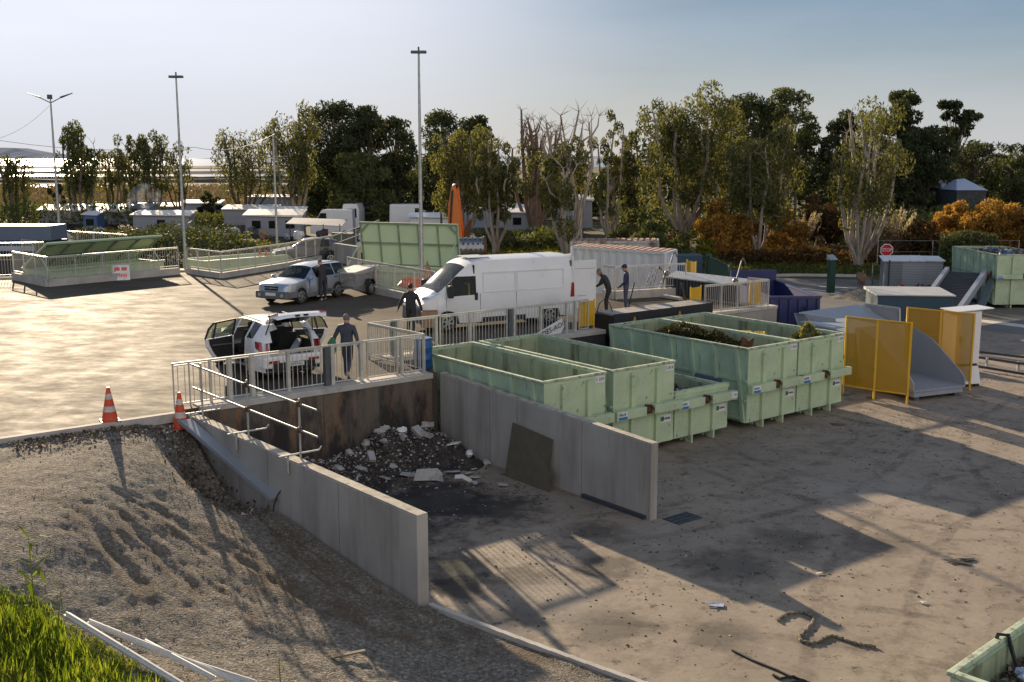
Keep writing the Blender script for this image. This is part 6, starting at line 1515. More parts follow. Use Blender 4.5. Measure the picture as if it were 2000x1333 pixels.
    q.blob((-.085, 0, -.01), .016, .028, .036, 1, 6, 4, .05); q.blob((.085, 0, -.01), .016, .028, .036, 1, 6, 4, .05); q.hexa([(-.015, .088, -.03), (.015, .088, -.03), (.012, .122, -.03), (-.012, .122, -.03), (-.008, .088, .03), (.008, .088, .03), (.006, .096, .03), (-.006, .096, .03)]); q.build('face_feature', M['skin'], t, smooth=60)
    q = MB(); q.T = Matrix.Translation(mid) @ Matrix(((sd_.x, face.x, ax.x, 0), (sd_.y, face.y, ax.y, 0), (sd_.z, face.z, ax.z, 0), (0, 0, 0, 1)))
    for x in (-.034, .034): q.blob((x, .086, .022), .014, .008, .009, 1, 6, 4, 0)
    q.box(-.026, .026, .088, .094, -.066, -.058); q.build('eyes_and_mouth', M['hair_dark'], t)
    if cap:
        q = MB(); q.T = Matrix.Translation(mid) @ Matrix(((sd_.x, face.x, ax.x, 0), (sd_.y, face.y, ax.y, 0), (sd_.z, face.z, ax.z, 0), (0, 0, 0, 1)))
        q.blob((0, -.005, .075), .098, .112, .085, 2, 12, 8, .01); q.hexa([(-.075, .07, .055), (.075, .07, .055), (.06, .20, .045), (-.06, .20, .045), (-.075, .07, .07), (.075, .07, .07), (.06, .20, .055), (-.06, .20, .055)]); q.build('cap', M[cap], t, smooth=50)
    t.scale = (sc,) * 3
    return t
rad_extra = {}
def stand(**kw):
    J = dict(pelvis=(0, 0, .96), belly=(0, .01, 1.12), chest=(0, 0, 1.34), neck=(0, .02, 1.50), head=(0, .04, 1.60), crown=(0, .035, 1.70), lsh=(-.20, 0, 1.41), lel=(-.27, -.02, 1.13), lwr=(-.28, .05, .89), lhand=(-.28, .07, .80),
             rsh=(.20, 0, 1.41), rel=(.27, -.02, 1.13), rwr=(.28, .05, .89), rhand=(.28, .07, .80), lhip=(-.095, 0, .90), lkn=(-.10, .02, .50), lan=(-.10, -.01, .085), ltoe=(-.11, .17, .04), rhip=(.095, 0, .90), rkn=(.10, .02, .50), ran=(.10, -.01, .085), rtoe=(.11, .17, .04))
    J.update(kw); return J
# walking away, seen from behind: grey hair, navy padded jacket, green bag
p = G(679, 738, P)
pm = person('grey-haired person in a navy padded jacket walking away with a green bag', tuple(p), R(-8), stand(lkn=(-.07, .10, .50), lan=(-.05, .02, .085), ltoe=(-.06, .19, .04), rkn=(.07, .06, .51), ran=(.06, -.22, .16), rtoe=(.07, -.06, .05), lel=(-.34, -.02, 1.13), lwr=(-.38, .02, .92), lhand=(-.39, .03, .83), rel=(.31, -.06, 1.12), rwr=(.34, -.03, .88), rhand=(.345, -.01, .79)),
       [M['vest_navy'], M['jeans'], M['skin'], M['shoe_light']], 'hair_grey', sc=1.0)
q = MB(); q.slab([(-.34, .02, .86), (-.42, .02, .88), (-.55, .04, .70), (-.48, .04, .42), (-.36, .03, .35), (-.28, .03, .55)], .10)
a = pm.matrix_basis @ Vector((0, 0, 0)); o = q.build('bag', M['bag'], None, loc=tuple(p + Vector((.0, -.06, .28))), rz=R(-8), bevel=.03); tag(o, 'green bag hanging from the walking person\'s left hand', 'bag')
# by the silver car, back towards us
p = G(631, 588, P)
person('person in dark clothes leaning into the side window of the silver car', (p.x + .02, p.y - .02, P), R(42), stand(chest=(0, .08, 1.33), belly=(0, .04, 1.12), neck=(0, .15, 1.49), head=(0, .20, 1.59), crown=(0, .22, 1.69), lsh=(-.20, .08, 1.40), rsh=(.20, .08, 1.40), lel=(-.25, .22, 1.20), lwr=(-.16, .42, 1.12), lhand=(-.13, .50, 1.13), rel=(.26, .12, 1.12), rwr=(.20, .32, 1.0), rhand=(.18, .40, .98), lkn=(-.14, .02, .5), lan=(-.18, -.18, .085), ltoe=(-.2, 0, .04)),
       [M['jacket_black'], M['jacket_black'], M['skin'], M['shoe_light']], 'hair_grey', sc=1.0)
# carrying a box towards the railing
p = G(803, 655, P); 
person('dark-haired person in a black jacket carrying a cardboard box beside the van bonnet', (p.x, p.y, P), R(-6), stand(chest=(.02, .03, 1.33), lsh=(-.20, .0, 1.40), lel=(-.33, -.05, 1.15), lwr=(-.43, .02, .93), lhand=(-.46, .04, .85), rsh=(.21, .02, 1.37), rel=(.30, .05, 1.10), rwr=(.36, .12, .87), rhand=(.375, .14, .79), lkn=(-.10, .10, .50), rkn=(.10, -.02, .50), ran=(.10, -.16, .085), rtoe=(.11, .02, .04)),
       [M['jacket_black'], M['jacket_black'], M['skin'], M['shoe']], 'hair_dark', sc=1.0)
q = MB(); q.box(-.28, .28, -.2, .2, -.36, .20); q.quad([(-.28, -.2, .205), (.28, -.2, .205), (.28, .2, .205), (-.28, .2, .205)]); tag(q.build('cardboard_box', M['cardboard'], None, loc=(p.x + .62, p.y + .12, P + .62), rz=.15, bevel=.01), 'brown cardboard box carried beside the van bonnet', 'box')
# two workers behind the van
p = G(1184, 611, P)
person('person in black bending towards the open van doors', (p.x, p.y, P), R(75), stand(pelvis=(0, -.10, .95), lhip=(-.095, -.10, .89), rhip=(.095, -.10, .89), belly=(0, -.03, 1.11), chest=(0, .10, 1.31), neck=(0, .22, 1.44), head=(0, .29, 1.52), crown=(0, .34, 1.61), lsh=(-.2, .12, 1.38), rsh=(.2, .12, 1.38), lel=(-.26, .24, 1.12), lwr=(-.2, .44, 1.0), lhand=(-.18, .52, .99), rel=(.26, .22, 1.11), rwr=(.22, .42, .98), rhand=(.21, .50, .97), face=(0, .8, -.5)),
       [M['jacket_black'], M['jacket_black'], M['skin'], M['shoe']], 'hair_grey', sc=1.02)
p = G(1222, 607, P)
person('person in navy overalls and a dark cap standing behind the van', (p.x, p.y, P), R(78), stand(head=(0, .07, 1.60), crown=(0, .09, 1.70), rel=(.26, .02, 1.13), rwr=(.22, .20, .95), rhand=(.2, .27, .90), lel=(-.26, .04, 1.12), lwr=(-.2, .22, .95), lhand=(-.18, .29, .92), face=(0, 1, -.25)),
       [M['navy'], M['trouser_grey'], M['skin'], M['shoe']], 'hair_dark', cap='navy', sc=1.03)

# ================================================================== SMALL THINGS ON THE PLATFORM AND IN THE BAY
def cone(label, p, h=.75, tilt=0.0, grp='traffic cones on the platform edge'):
    t = thing('traffic_cone', label, 'traffic cone', tuple(p), 0, grp); t.rotation_euler = (0, tilt, .5)
    q = MB(); r = .20
    def rr(z): return .19 - (.19 - .035) * z / h
    q.box(-.22, .22, -.22, .22, 0, .035); q.build('base', M['cone'], t, bevel=.02)
    bands = [(0.03, .30, 'cone'), (.30, .46, 'conewhite'), (.46, .66, 'cone'), (.66, .82, 'conewhite'), (.82, 1.0, 'cone')] if h > .75 else [(0.03, .42, 'cone'), (.42, .58, 'conewhite'), (.58, 1.0, 'cone')]
    for a, b, m_ in bands:
        q = MB(); q.lathe([(rr(a * h), a * h), (rr(b * h), b * h)], 16); q.build('cone_band', M[m_], t, smooth=40)
    return t
p = G(215, 823, P); cone('bright orange traffic cone standing on the platform edge', p, .80)
wl0 = to_wl(*G(352, 836, P - .15)[:2]); p = GS(353, 836); cone('dirty red and white traffic cone at the foot of the gate railing', p, .86)
p = G(824, 700, P); pw = WL(-.75, .75, P)
t = thing('drum', 'blue plastic drum standing behind the corner railing', 'drum', tuple(G(818, 723, P) + Vector((.1, .25, 0))))
q = MB(); q.lathe([(.24, 0), (.27, .02), (.27, .28), (.285, .30), (.27, .32), (.27, .60), (.285, .62), (.27, .64), (.27, .86), (.24, .90)], 20); q.build('body', M['bluedrum'], t, smooth=40)
q = MB(); q.lathe([(.28, .86), (.28, .885)], 20); q.build('rim', M['bluedrum'], t)
# leaning board sign left
a = G(222, 548, P)
t = thing('board_sign', 'white board with orange painted words leaning on the kerb of the left skip', 'sign', (a.x, a.y - .12, P), R(22))
q = MB(); q.slab([(0, 0, 0), (.82, 0, 0), (.82, .22, .74), (0, .22, .74)], .02); q.build('board', M['white_matt'], t)
q = MB()
for x0, x1, z in ((.10, .36, .55), (.44, .70, .55), (.32, .70, .24)):
    for k in range(5): xx = x0 + (x1 - x0) * k / 5; q.slab([(xx, (z - .08) * .297 - .02, z - .08), (xx + .045, (z - .08) * .297 - .02, z - .08), (xx + .045, (z + .08) * .297 - .02, z + .08), (xx, (z + .08) * .297 - .02, z + .08)], .004)
q.build('painted_words', M['signorange'], t)
# triangle sign leaning by the mast
a = G(838, 557, P)
t = thing('road_sign', 'brown-backed triangular road sign leaning by the tallest mast', 'sign', (a.x - .1, a.y + .2, P + .1))
q = MB(); q.slab([(-.15, 0, .15), (.42, .05, .0), (-.02, .18, 1.05)], .03); q.build('sign_plate', M['wood'], t)
q = MB(); q.slab([(-.10, -.03, .22), (.28, 0, .11), (-.01, .12, .85)], .01); q.build('sign_inset', M['orange'], t)
# orange netting, blocks and kerb at the mast foot
q = MB(); a = G(800, 562, P); q.blob((0, 0, .18), .55, .3, .26, 5, 10, 5, .35); tag(q.build('barrier_net', M['cone'], None, loc=tuple(a)), 'crumpled orange barrier netting at the foot of the tallest mast', 'netting')
for i, (u, v, m_) in enumerate(((850, 563, 'white_matt'), (864, 560, 'board'), (880, 558, 'conc_light'), (846, 560, 'bluedrum'))):
    q = MB(); a = G(u, v, P); q.box(-.22, .22, -.16, .16, 0, .30 + .06 * i); tag(q.build('bin_box', M[m_], None, loc=tuple(a), rz=.3 * i, bevel=.02), ['white crate', 'brown box', 'pale block', 'small blue crate'][i] + ' by the foot of the tallest mast', 'crate')
q = MB(); a = G(806, 571, P); b = G(880, 567, P); q.bar((a.x, a.y, P + .08), (b.x, b.y, P + .08), .6, .16); tag(q.build('kerb_stone', M['conc_light'], bevel=.03), 'pale concrete kerb slab at the foot of the tallest mast', 'kerb')
for i, (u, v) in enumerate(((508, 497), (521, 500))):
    cone('small orange cone behind the far railing by the dark car, ' + ('left' if i == 0 else 'right') + ' one', G(u, v + 14, P), .70, grp=None)
# white board with dark lettering resting against the gate
a = WL(5.7, 2.80, P + .05)
t = thing('board_sign', 'white board with dark lettering leaning against the railing by the van wheel', 'sign', tuple(a), ANG); 
q = MB(); q.slab([(0, 0, 0), (1.35, .1, 0.0), (1.5, .08, .25), (1.35, .05, .52), (.05, .0, .06)], .02); q.build('board', M['white_matt'], t)
text_part('lettering', 'DES-AOI', .26, M['ink'], t, frame((.90, -.03, .20), (1, 0, .30), (-.3, 0, 1)))
# light pipe and kerb bar lying on the deck behind the flap
a, b = G(1295, 583, P), G(1330, 589, P); q = MB(); q.bar((a.x, a.y, P + .1), (b.x, b.y, P + .1), .22, .14); tag(q.build('kerb_bar', M['conc_light'], bevel=.03), 'pale wheel-stop bar lying on the deck behind the tipping flap', 'bar')
q = MB(); a = WL(8.95, 3.1, P); q.tube([(a.x - .1, a.y, P + .3), (a.x + .05, a.y, P + .9), (a.x + .30, a.y + .1, P + 1.1), (a.x + .48, a.y + .1, P + .75), (a.x + .62, a.y - .05, P + .25)], .018, 6); tag(q.build('hose', M['cable'], smooth=60), 'black hose arching at the end of the tipping flap', 'hose')

# scaffold rails on the left bay wall
t = thing('scaffold_rail', 'scaffold-tube guard rail clamped along the left bay wall', 'guard rail', (0, 0, 0))
def bw(f): a, b = WL(-7.30, -.16), WL(-6.55, -9.17); c = a.lerp(b, f); c.z = (P - .07) + (1.74 - P + .07) * f; return c
posts_f = (.045, .285, .525)
for k, f in enumerate(posts_f):
    c = bw(f); q = MB(); q.tube([c + Vector((.10, .05, -.12)), c + Vector((.10, .05, 1.28))], .024, 8); q.build('post', M['galv'], t, smooth=50)
    nrm = Vector((WX, WY, 0)); q = MB(); q.tube([c - nrm * .38 + Vector((0, 0, .10)), c + nrm * .55 + Vector((0, 0, .10))], .022, 6); q.tube([c + nrm * .55 + Vector((0, 0, .10)), c + nrm * .62 + Vector((0, 0, .18))], .014, 6)
    q.bar(c - nrm * .17 + Vector((0, 0, -.28)), c - nrm * .17 + Vector((0, 0, .08)), .06, .04); q.build('clamp', M['galv'], t)
for z0 in (.62, 1.18):
    a, b = bw(-.005) + Vector((.10, .02, z0)), bw(.60) + Vector((.10, .02, z0)); q = MB(); q.tube([a, b], .024, 8); q.build('rail_tube', M['galv'], t, smooth=50)
    for f in posts_f[1:]:
        c = bw(f) + Vector((.10, .0, z0)); q = MB(); q.box(c.x - .045, c.x + .045, c.y - .045, c.y + .045, c.z - .055, c.z + .055); q.build('coupler', M['rust'], t)
# steel channel lying in the hollow beside the wall, hoop
a = WL(-7.62, -.62, P - .12); b = WL(-7.15, -4.4, .95)
q = MB(); q.bar(a, b, .34, .05); q.bar(a + Vector((-.13, -.1, .05)), b + Vector((-.13, -.1, .05)), .03, .08); tag(q.build('gutter_plank', M['greysteel']), 'grey channel plank sloping down beside the left bay wall', 'plank')
c = WL(-7.02, -4.45, slope_z(-7.05, -4.45)); q = MB(); q.tube([c + Vector((.02 * i, 0, 0)) + Vector((.19 * math.cos(a_) + .0, .10 * math.cos(a_), .02 + .50 * math.sin(a_))) for i, a_ in enumerate([R(180 - 18 * k) for k in range(11)])], .016, 6); tag(q.build('hoop', M['cable']), 'black wire hoop standing by the foot of the left bay wall', 'hoop')
rgx = np.random.default_rng(77); n = 500; w_ = -7.9 + rgx.normal(0, .35, n); l_ = -2.6 + rgx.normal(0, 1.0, n); zz = slope_base(w_, l_) + .03
xy = [WL(a_, b_) for a_, b_ in zip(w_, l_)]
tag(leaf_mesh('rubble_scraps', np.array([(p.x, p.y, z) for p, z in zip(xy, zz)]), rgx.uniform(.04, .16, n), rgx.uniform(.03, .1, n), rgx, M['litter'], droop=0), 'small scraps scattered in the hollow beside the left bay wall', 'rubble', kind='stuff')
rgx = np.random.default_rng(78); n = 900; w_ = rgx.uniform(-11.5, -7.5, n); l_ = -.45 - np.abs(rgx.normal(0, .5, n)); zz = slope_base(w_, l_) + .05
xy = [WL(a_, b_) for a_, b_ in zip(w_, l_)]
tag(leaf_mesh('edge_scraps', np.array([(p.x, p.y, z) for p, z in zip(xy, zz)]), rgx.uniform(.03, .12, n), rgx.uniform(.02, .08, n), rgx, M['litter'], droop=0), 'dark crumbs and scraps along the foot of the platform kerb', 'rubble', kind='stuff')

# rubble heap in the bay: dark fines + countable slabs
vsn = 70
U, Wd_ = np.meshgrid(np.linspace(-6.95, -.08, vsn), np.linspace(-4.6, -.13, vsn), indexing='ij')
hz = .62 * np.exp(-((U + 1.9) / 1.1) ** 2 - ((Wd_ + .3) / 1.0) ** 2) + .50 * np.exp(-((U + .6) / .7) ** 2 - ((Wd_ + .8) / 1.3) ** 2) + .30 * np.exp(-((U + 4.6) / 1.3) ** 2 - ((Wd_ + .3) / .8) ** 2) + .26 * np.exp(-((U + 3.0) / 1.6) ** 2 - ((Wd_ + .9) / .8) ** 2) + .22 * np.exp(-((U + 6.2) / .8) ** 2 - ((Wd_ + .2) / .7) ** 2)
hz = hz * (.75 + .6 * fbm(U * 2.2, Wd_ * 2.2, 3, 4)) + (fbm(U * 6, Wd_ * 6, 8, 3) - .5) * .16 * np.clip(hz * 4, 0, 1) - .05
XX3 = O0.x + U * WX - Wd_ * WY; YY3 = O0.y + U * WY + Wd_ * WX; i3 = np.arange(vsn * vsn).reshape(vsn, vsn)
m, nt, bs = nodes_of('sooty_rubble'); v = coord(nt, 'Position'); n1 = noise(nt, v, 3, 6, .7); n2 = noise(nt, v, 14, 5, .8)
c = mixc(nt, ramp(nt, n1, [(.4, 0.), (.62, 1.)]), (.018, .015, .013), (.075, .062, .050)); c = mixc(nt, ramp(nt, n2, [(.58, 0.), (.68, .8)]), c, (.30, .28, .26))
nt.links.new(c, bs.inputs['Base Color']); bs.inputs['Roughness'].default_value = .95; bump(nt, bs, n2, 1.0, .06); M['soot'] = m
tag(np_mesh('rubble_heap', np.stack([XX3, YY3, hz], -1).reshape(-1, 3), np.stack([i3[:-1, :-1], i3[1:, :-1], i3[1:, 1:], i3[:-1, 1:]], -1).reshape(-1, 4)[:, ::1], M['soot']), 'sooty heap of rubble against the back wall of the bay', 'rubble', kind='stuff')
def hz_at(w, l):
    i = int(np.clip((w + 6.95) / (6.87) * (vsn - 1), 0, vsn - 1)); j = int(np.clip((l + 4.6) / 4.47 * (vsn - 1), 0, vsn - 1)); return max(0.0, float(hz[i, j]))
rgx = np.random.default_rng(5); n = 6500; w_ = -2.9 + rgx.normal(0, 1.6, n); l_ = -.2 - np.abs(rgx.normal(0, .85, n)); k = (w_ > -6.9) & (w_ < -.1); w_, l_ = w_[k], l_[k]
zz = np.array([hz_at(a_, b_) for a_, b_ in zip(w_, l_)]) + .015
xy = [WL(a_, b_) for a_, b_ in zip(w_, l_)]; n = len(w_)
m, nt, bs = nodes_of('rubble_bits'); g = nt.nodes.new("ShaderNodeNewGeometry")
nt.links.new(ramp(nt, g.outputs['Random Per Island'], [(0., (.02, .017, .015)), (.70, (.09, .072, .055)), (.78, (.24, .20, .17)), (.90, (.34, .31, .28)), (1., (.52, .51, .50))]), bs.inputs['Base Color']); bs.inputs['Roughness'].default_value = .9; M['rubble_bits'] = m
tag(scatter_stones('rubble_bits', np.array([(p.x, p.y, z) for p, z in zip(xy, zz)]), .010, .060, M['rubble_bits'], 9), 'small broken bits of plaster and brick covering the sooty heap', 'rubble', kind='stuff')
rgx = np.random.default_rng(6); n = 500; w_ = rgx.uniform(-6.5, -.3, n); l_ = -2.5 - np.abs(rgx.normal(0, 2.2, n)); xy = [WL(a_, b_) for a_, b_ in zip(w_, l_)]
tag(scatter_stones('floor_crumbs', np.array([(p.x, p.y, .008) for p in xy]), .006, .035, M['rubble_bits'], 19), 'white crumbs strewn over the bay floor', 'rubble', kind='stuff')
sl_ = [(-1.55, -.55, .32, 'r'), (-1.15, -.75, .40, 'b'), (-.95, -.95, .46, 'b'), (-2.15, -.35, .30, 'r'), (-2.6, -.45, .34, 'r'), (-1.75, -.85, .3, 'r'), (-.55, -1.45, .5, 's'), (-2.35, -.9, .28, 'r'), (-2.9, -1.15, .3, 'b'), (-3.3, -1.35, .34, 's'), (-2.5, -1.55, .30, 's'), (-3.9, -1.2, .3, 'r'), (-4.3, -1.35, .26, 's'),
       (-2.35, -2.15, .55, 's'), (-2.2, -2.75, .7, 'p'), (-1.3, -2.6, .42, 's'), (-1.05, -2.95, .3, 's'), (-.75, -2.75, .26, 's'), (-1.6, -3.45, .38, 'b'), (-1.15, -3.35, .32, 's'), (-1.45, -3.75, .24, 's'), (-1.0, -4.3, .30, 's'), (-3.0, -2.0, .3, 's'), (-3.3, -.7, .3, 'r'), (-.35, -2.0, .28, 'r'), (-.22, -2.6, .24, 'r'), (-4.9, -1.0, .22, 'r'), (-1.9, -.2, .3, 'r'), (-.75, -.5, .36, 'r'), (-.5, -.35, .3, 'r')]
for i, (w0, l0, s_, k_) in enumerate(sl_):
    rg_ = random.Random(i * 3 + 1); q = MB(); p = WL(w0, l0, hz_at(w0, l0) + .05)
    if k_ == 'r': q.blob((0, 0, .04), s_ * .5, s_ * .4, s_ * .33, i, 7, 4, .35)
    elif k_ == 'b': q.T = Euler((rg_.uniform(-.3, .3), rg_.uniform(-.6, .6), 0)).to_matrix().to_4x4(); q.box(-s_ * .55, s_ * .55, -s_ * .3, s_ * .3, 0, s_ * .28)
    elif k_ == 'p': q.slab([(-.38, -.10, .0), (.18, -.18, .0), (.26, .0, .26), (-.26, .1, .24)], .025); q.slab([(.18, -.18, 0), (.34, -.36, .0), (.36, -.12, .16), (.26, .0, .26)], .025)
    else: q.T = Euler((rg_.uniform(-.25, .25), rg_.uniform(-.25, .25), 0)).to_matrix().to_4x4(); q.slab([(-s_ * .5, -s_ * .2, 0), (s_ * .1, -s_ * .35, 0), (s_ * .55, -s_ * .05, 0), (s_ * .2, s_ * .3, 0), (-s_ * .35, s_ * .25, 0)], .03)
    nm = {'r': 'rubble_lump', 'b': 'broken_block', 's': 'plaster_slab', 'p': 'white_panel'}[k_]
    tag(q.build(nm, M['rubpale'] if i % 6 else M['white_matt'], None, loc=tuple(p), rz=rg_.uniform(0, 6)), {'r': 'rounded pale lump of rubble on the sooty heap in the bay', 'b': 'pale broken block lying on the rubble in the bay', 's': 'pale broken slab of plaster lying in the bay', 'p': 'large folded white panel lying on the bay floor'}[k_], 'debris', 'pale debris in the rubble bay')
# brown board leaning on the right wall
t = thing('leaning_board', 'brown sheet with a torn edge leaning on the right bay wall', 'board', (0, 0, 0))
def RB(l, z, o): p = WL(.02 - o, l); return Vector((p.x, p.y, z))
top = [(-3.55, 1.18), (-5.15, 1.02)]; q = MB()
poly = [RB(-3.62, .0, .42), RB(-4.7, .0, .42), RB(-5.42, .0, .42), RB(-5.30, .18, .34), RB(-5.42, .40, .28), RB(-5.12, .55, .22), RB(-5.10, 1.22, .06), RB(-3.50, 1.34, .06)]
q.slab(poly, .02); q.build('sheet', M['board'], t)
# bits lying on the yard
pts = [G(u, v, .03) for u, v in ((1518, 1212), (1535, 1200), (1560, 1196), (1584, 1202), (1588, 1214), (1574, 1230), (1562, 1244), (1568, 1253), (1592, 1255), (1608, 1248), (1624, 1242), (1640, 1246), (1662, 1254), (1685, 1259), (1712, 1263))]
out = []
for i in range(len(pts) - 1):
    p0, p1, p2, p3 = pts[max(i - 1, 0)], pts[i], pts[i + 1], pts[min(i + 2, len(pts) - 1)]
    for k in range(6):
        f = k / 6; out.append(.5 * ((2 * p1) + (p2 - p0) * f + (2 * p0 - 5 * p1 + 4 * p2 - p3) * f * f + (3 * p1 - p0 - 3 * p2 + p3) * f ** 3) + Vector((.012 * math.sin(i * 9 + k * 2.1), .012 * math.cos(i * 7 + k * 2.7), 0)))
q = MB(); q.tube(out, [.028 + .008 * math.sin(j * 1.9) for j in range(len(out))], 6); tag(q.build('rope', M['rope']), 'thick dirty rope lying in bends on the yard', 'rope')
q = MB(); q.tube([G(u, v, .02) for u, v in ((1430, 1270), (1470, 1290), (1520, 1310), (1545, 1322), (1600, 1340))], .02, 5); q.tube([G(u, v, .03) for u, v in ((1510, 1318), (1525, 1326), (1550, 1322), (1572, 1330), (1545, 1334))], .025, 5); tag(q.build('strap', M['cable']), 'dark strap trailing over the yard near the bottom edge', 'strap')
for i, (u, v, s_, m_) in enumerate(((1395, 1186, .28, 'paleblue'), (1870, 1100, .3, 'board'), (1890, 1097, .2, 'black'), (1805, 1180, .1, 'white_matt'), (1600, 1122, .1, 'white_matt'), (680, 1285, .3, 'wood'), (1770, 845, .2, 'board'), (1640, 830, .3, 'board'), (1660, 772, .3, 'wood'), (1700, 778, .25, 'board'))):
    q = MB(); p = G(u, v, .0) if u > 800 else GS(u, v); rg_ = random.Random(i)
    if m_ == 'wood': q.bar((-.25, -.1, .05), (.25, .15, .05), .07, .03)
    else:
        for k in range(4): q.slab([(rg_.uniform(-s_, s_), rg_.uniform(-s_, s_) * .6, .02 + .02 * rg_.random()) for _ in range(3)], .012)
    tag(q.build('scrap', M[m_], None, loc=tuple(p)), ['crumpled pale blue plastic scrap on the sunlit yard', 'flattened brown scrap right of the rope', 'black scrap beside the flattened brown one', 'tiny white chip on the yard near the right edge', 'tiny white chip on the shaded yard', 'short wooden stick lying on the gravel slope', 'brown scrap on the yard before the near yellow screen', 'brown scrap under the hooks of the green skips', 'wooden stick under the near yellow screen', 'brown rag under the near yellow screen'][i], 'scrap')
# aluminium profiles in the grass
for i, (u0, v0, u1, v1, w0) in enumerate(((130, 1210, 370, 1360, .11), (175, 1228, 470, 1350, .10), (260, 1275, 500, 1355, .09), (285, 1275, 420, 1350, .09))):
    a = GS(u0, v0, .08 + .03 * i); b = GS(u1, v1, .10 + .03 * i); q = MB(); q.bar(a, b, w0, .035); q.bar(a + Vector((0, 0, .02)), b + Vector((0, 0, .02)), .02, .06)
    tag(q.build('metal_profile', M['alu']), ['longest white metal profile, leftmost of those lying by the grass', 'white metal profile, topmost of those lying by the grass', 'short white metal profile under the upper ones by the grass', 'shortest white metal profile between the others by the grass'][i], 'metal profile', 'white metal profiles lying by the grass')
# ================================================================== CAMP BEYOND THE FENCE
def caravan(label, u0, u1, v_top, v_bot, Y, side='caravan', roof='roof_light', slant=.12, rz=None, depth=2.3, win=1, group='caravans in the camp beyond the fence'):
    a, b = A(u0, v_bot, Y), A(u1, v_bot, Y); top = A(u0, v_top, Y).z; w_ = b.x - a.x; z0 = max(.3, min(a.z, top - 1.0))
    t = thing('caravan', label, 'caravan', (a.x, Y, 0), rz if rz is not None else 0, group)
    q = MB(); q.hexa([(0, 0, z0 * .6), (w_, 0, z0 * .6), (w_, depth, z0 * .6), (0, depth, z0 * .6), (w_ * .02, .02, top), (w_ * .97, .02, top - slant * .5), (w_ * .97, depth, top + slant), (w_ * .02, depth, top + slant)]); q.build('body', M[side], t, bevel=.12)
    q = MB(); q.hexa([(-.15, -.15, top + .01), (w_ + .1, -.15, top - slant * .4), (w_ + .1, depth + .1, top + slant + .06), (-.15, depth + .1, top + slant + .06), (-.15, -.15, top + .09), (w_ + .1, -.15, top + .06), (w_ + .1, depth + .1, top + slant + .16), (-.15, depth + .1, top + slant + .16)]); q.build('roof', M[roof], t)
    for i in range(win):
        x = w_ * (i + .7) / (win + .4); q = MB(); q.box(x - .4, x + .4, -.03, .0, top - 1.15, top - .45); q.build('window', M['glass_dark'], t)
    q = MB(); q.box(w_ * .25, w_ * .75, .1, depth - .1, 0, z0 * .6); q.build('underframe', M['shed_dark'], t)
    return t
def bigvan(label, u0, u1, v_top, v_bot, Y, nose, rear=False):
    a, b = A(u0, v_bot, Y), A(u1, v_bot, Y); top = A(u0, v_top, Y).z; w_ = b.x - a.x; t = thing('panel_van', label, 'van', (a.x, Y, 0), 0, 'white vans parked in the camp'); z0 = .35
    sx = 1 if nose == 'r' else -1; x0 = 0 if nose == 'r' else w_
    def X(f): return x0 + sx * f * w_
    if rear: pl = [(0, z0), (w_, z0), (w_, top * .75), (w_ * .9, top), (w_ * .1, top), (0, top * .75)]; dep = 4.5
    else: pl = [(X(0), z0), (X(1), z0), (X(1), 1.1), (X(.9), 1.35), (X(.74), top - .08), (X(.66), top), (X(0.02), top)]; dep = 2.0
    q = MB(); n = len(pl); vs = [(x, 0, z) for x, z in pl] + [(x, dep, z) for x, z in pl]
    fs = [tuple(range(n)), tuple(range(n, 2 * n))[::-1]] + [(i, n + i, n + (i + 1) % n, (i + 1) % n) for i in range(n)]; q._add(vs, fs, 0); o = q.build('body', M['white'], t, bevel=.08)
    bm = bmesh.new(); bm.from_mesh(o.data); bmesh.ops.recalc_face_normals(bm, faces=bm.faces); bm.to_mesh(o.data); bm.free()
    q = MB()
    if rear: q.box(w_ * .15, w_ * .85, -.02, 0, top * .55, top * .85)
    else: q.slab([(X(.89), -.015, 1.4), (X(.75), -.015, top - .35), (X(.62), -.015, top - .35), (X(.62), -.015, 1.4)], .02)
    q.build('window', M['glass_dark'], t)
    for f in ((.15, .85) if rear else (.2, .8)):
        q = MB(); q.lathe([(.33, -.0), (.33, .22)], 16, 0, (X(f), -.03, .33), 'Y'); q.build('wheel', M['tyre'], t)
    if rear or nose == 'r':
        q = MB(); q.box(min(X(.01), X(.04)), max(X(.01), X(.04)), -.03, -.0, 1.0, 1.5); q.build('tail_light', M['redlamp'], t)
    return t
caravan('long pale caravan with a bright sunlit roof behind the left trees', 75, 250, 412, 432, 122, 'caravan', 'roof_light', .5)
caravan('blue-covered low hut left of the smoking camp fire', 162, 190, 420, 440, 116, 'tarp_blue', 'white_matt', .2, win=1)
caravan('pale hut with a grey roof behind the smoke', 262, 352, 404, 420, 135, 'caravan', 'white_matt', .25)
caravan('long low hut with a pale roof edge right of the smoke', 352, 430, 398, 416, 140, 'caravan_blue', 'roof_light', .25)
caravan('low cream-roofed caravan in front of the smoke', 258, 372, 421, 440, 108, 'caravan', 'roof_light', .25, win=1)
caravan('tent-like dark grey hut beside the smoke', 258, 292, 408, 425, 112, 'shed_dark', 'shed_dark', .3, win=0)
caravan('cream-roofed caravan beyond the reeds bushes', 436, 540, 410, 432, 118, 'caravan', 'roof_light', .3)
caravan('flat blue-grey hut behind the camera pole', 484, 576, 386, 412, 140, 'caravan_blue', 'caravan_blue', .1, win=0, depth=4)
caravan('white caravan with a rounded roof by the camera pole', 500, 592, 414, 436, 112, 'caravan', 'white_matt', .3)
caravan('nearest cream-roofed caravan with dark windows right of the camera pole', 478, 590, 422, 452, 100, 'caravan', 'roof_light', .35, win=3)
caravan('blue-grey caravan right of the leaning eucalyptus trunks', 905, 1040, 408, 436, 112, 'caravan_blue', 'white_matt', .2)
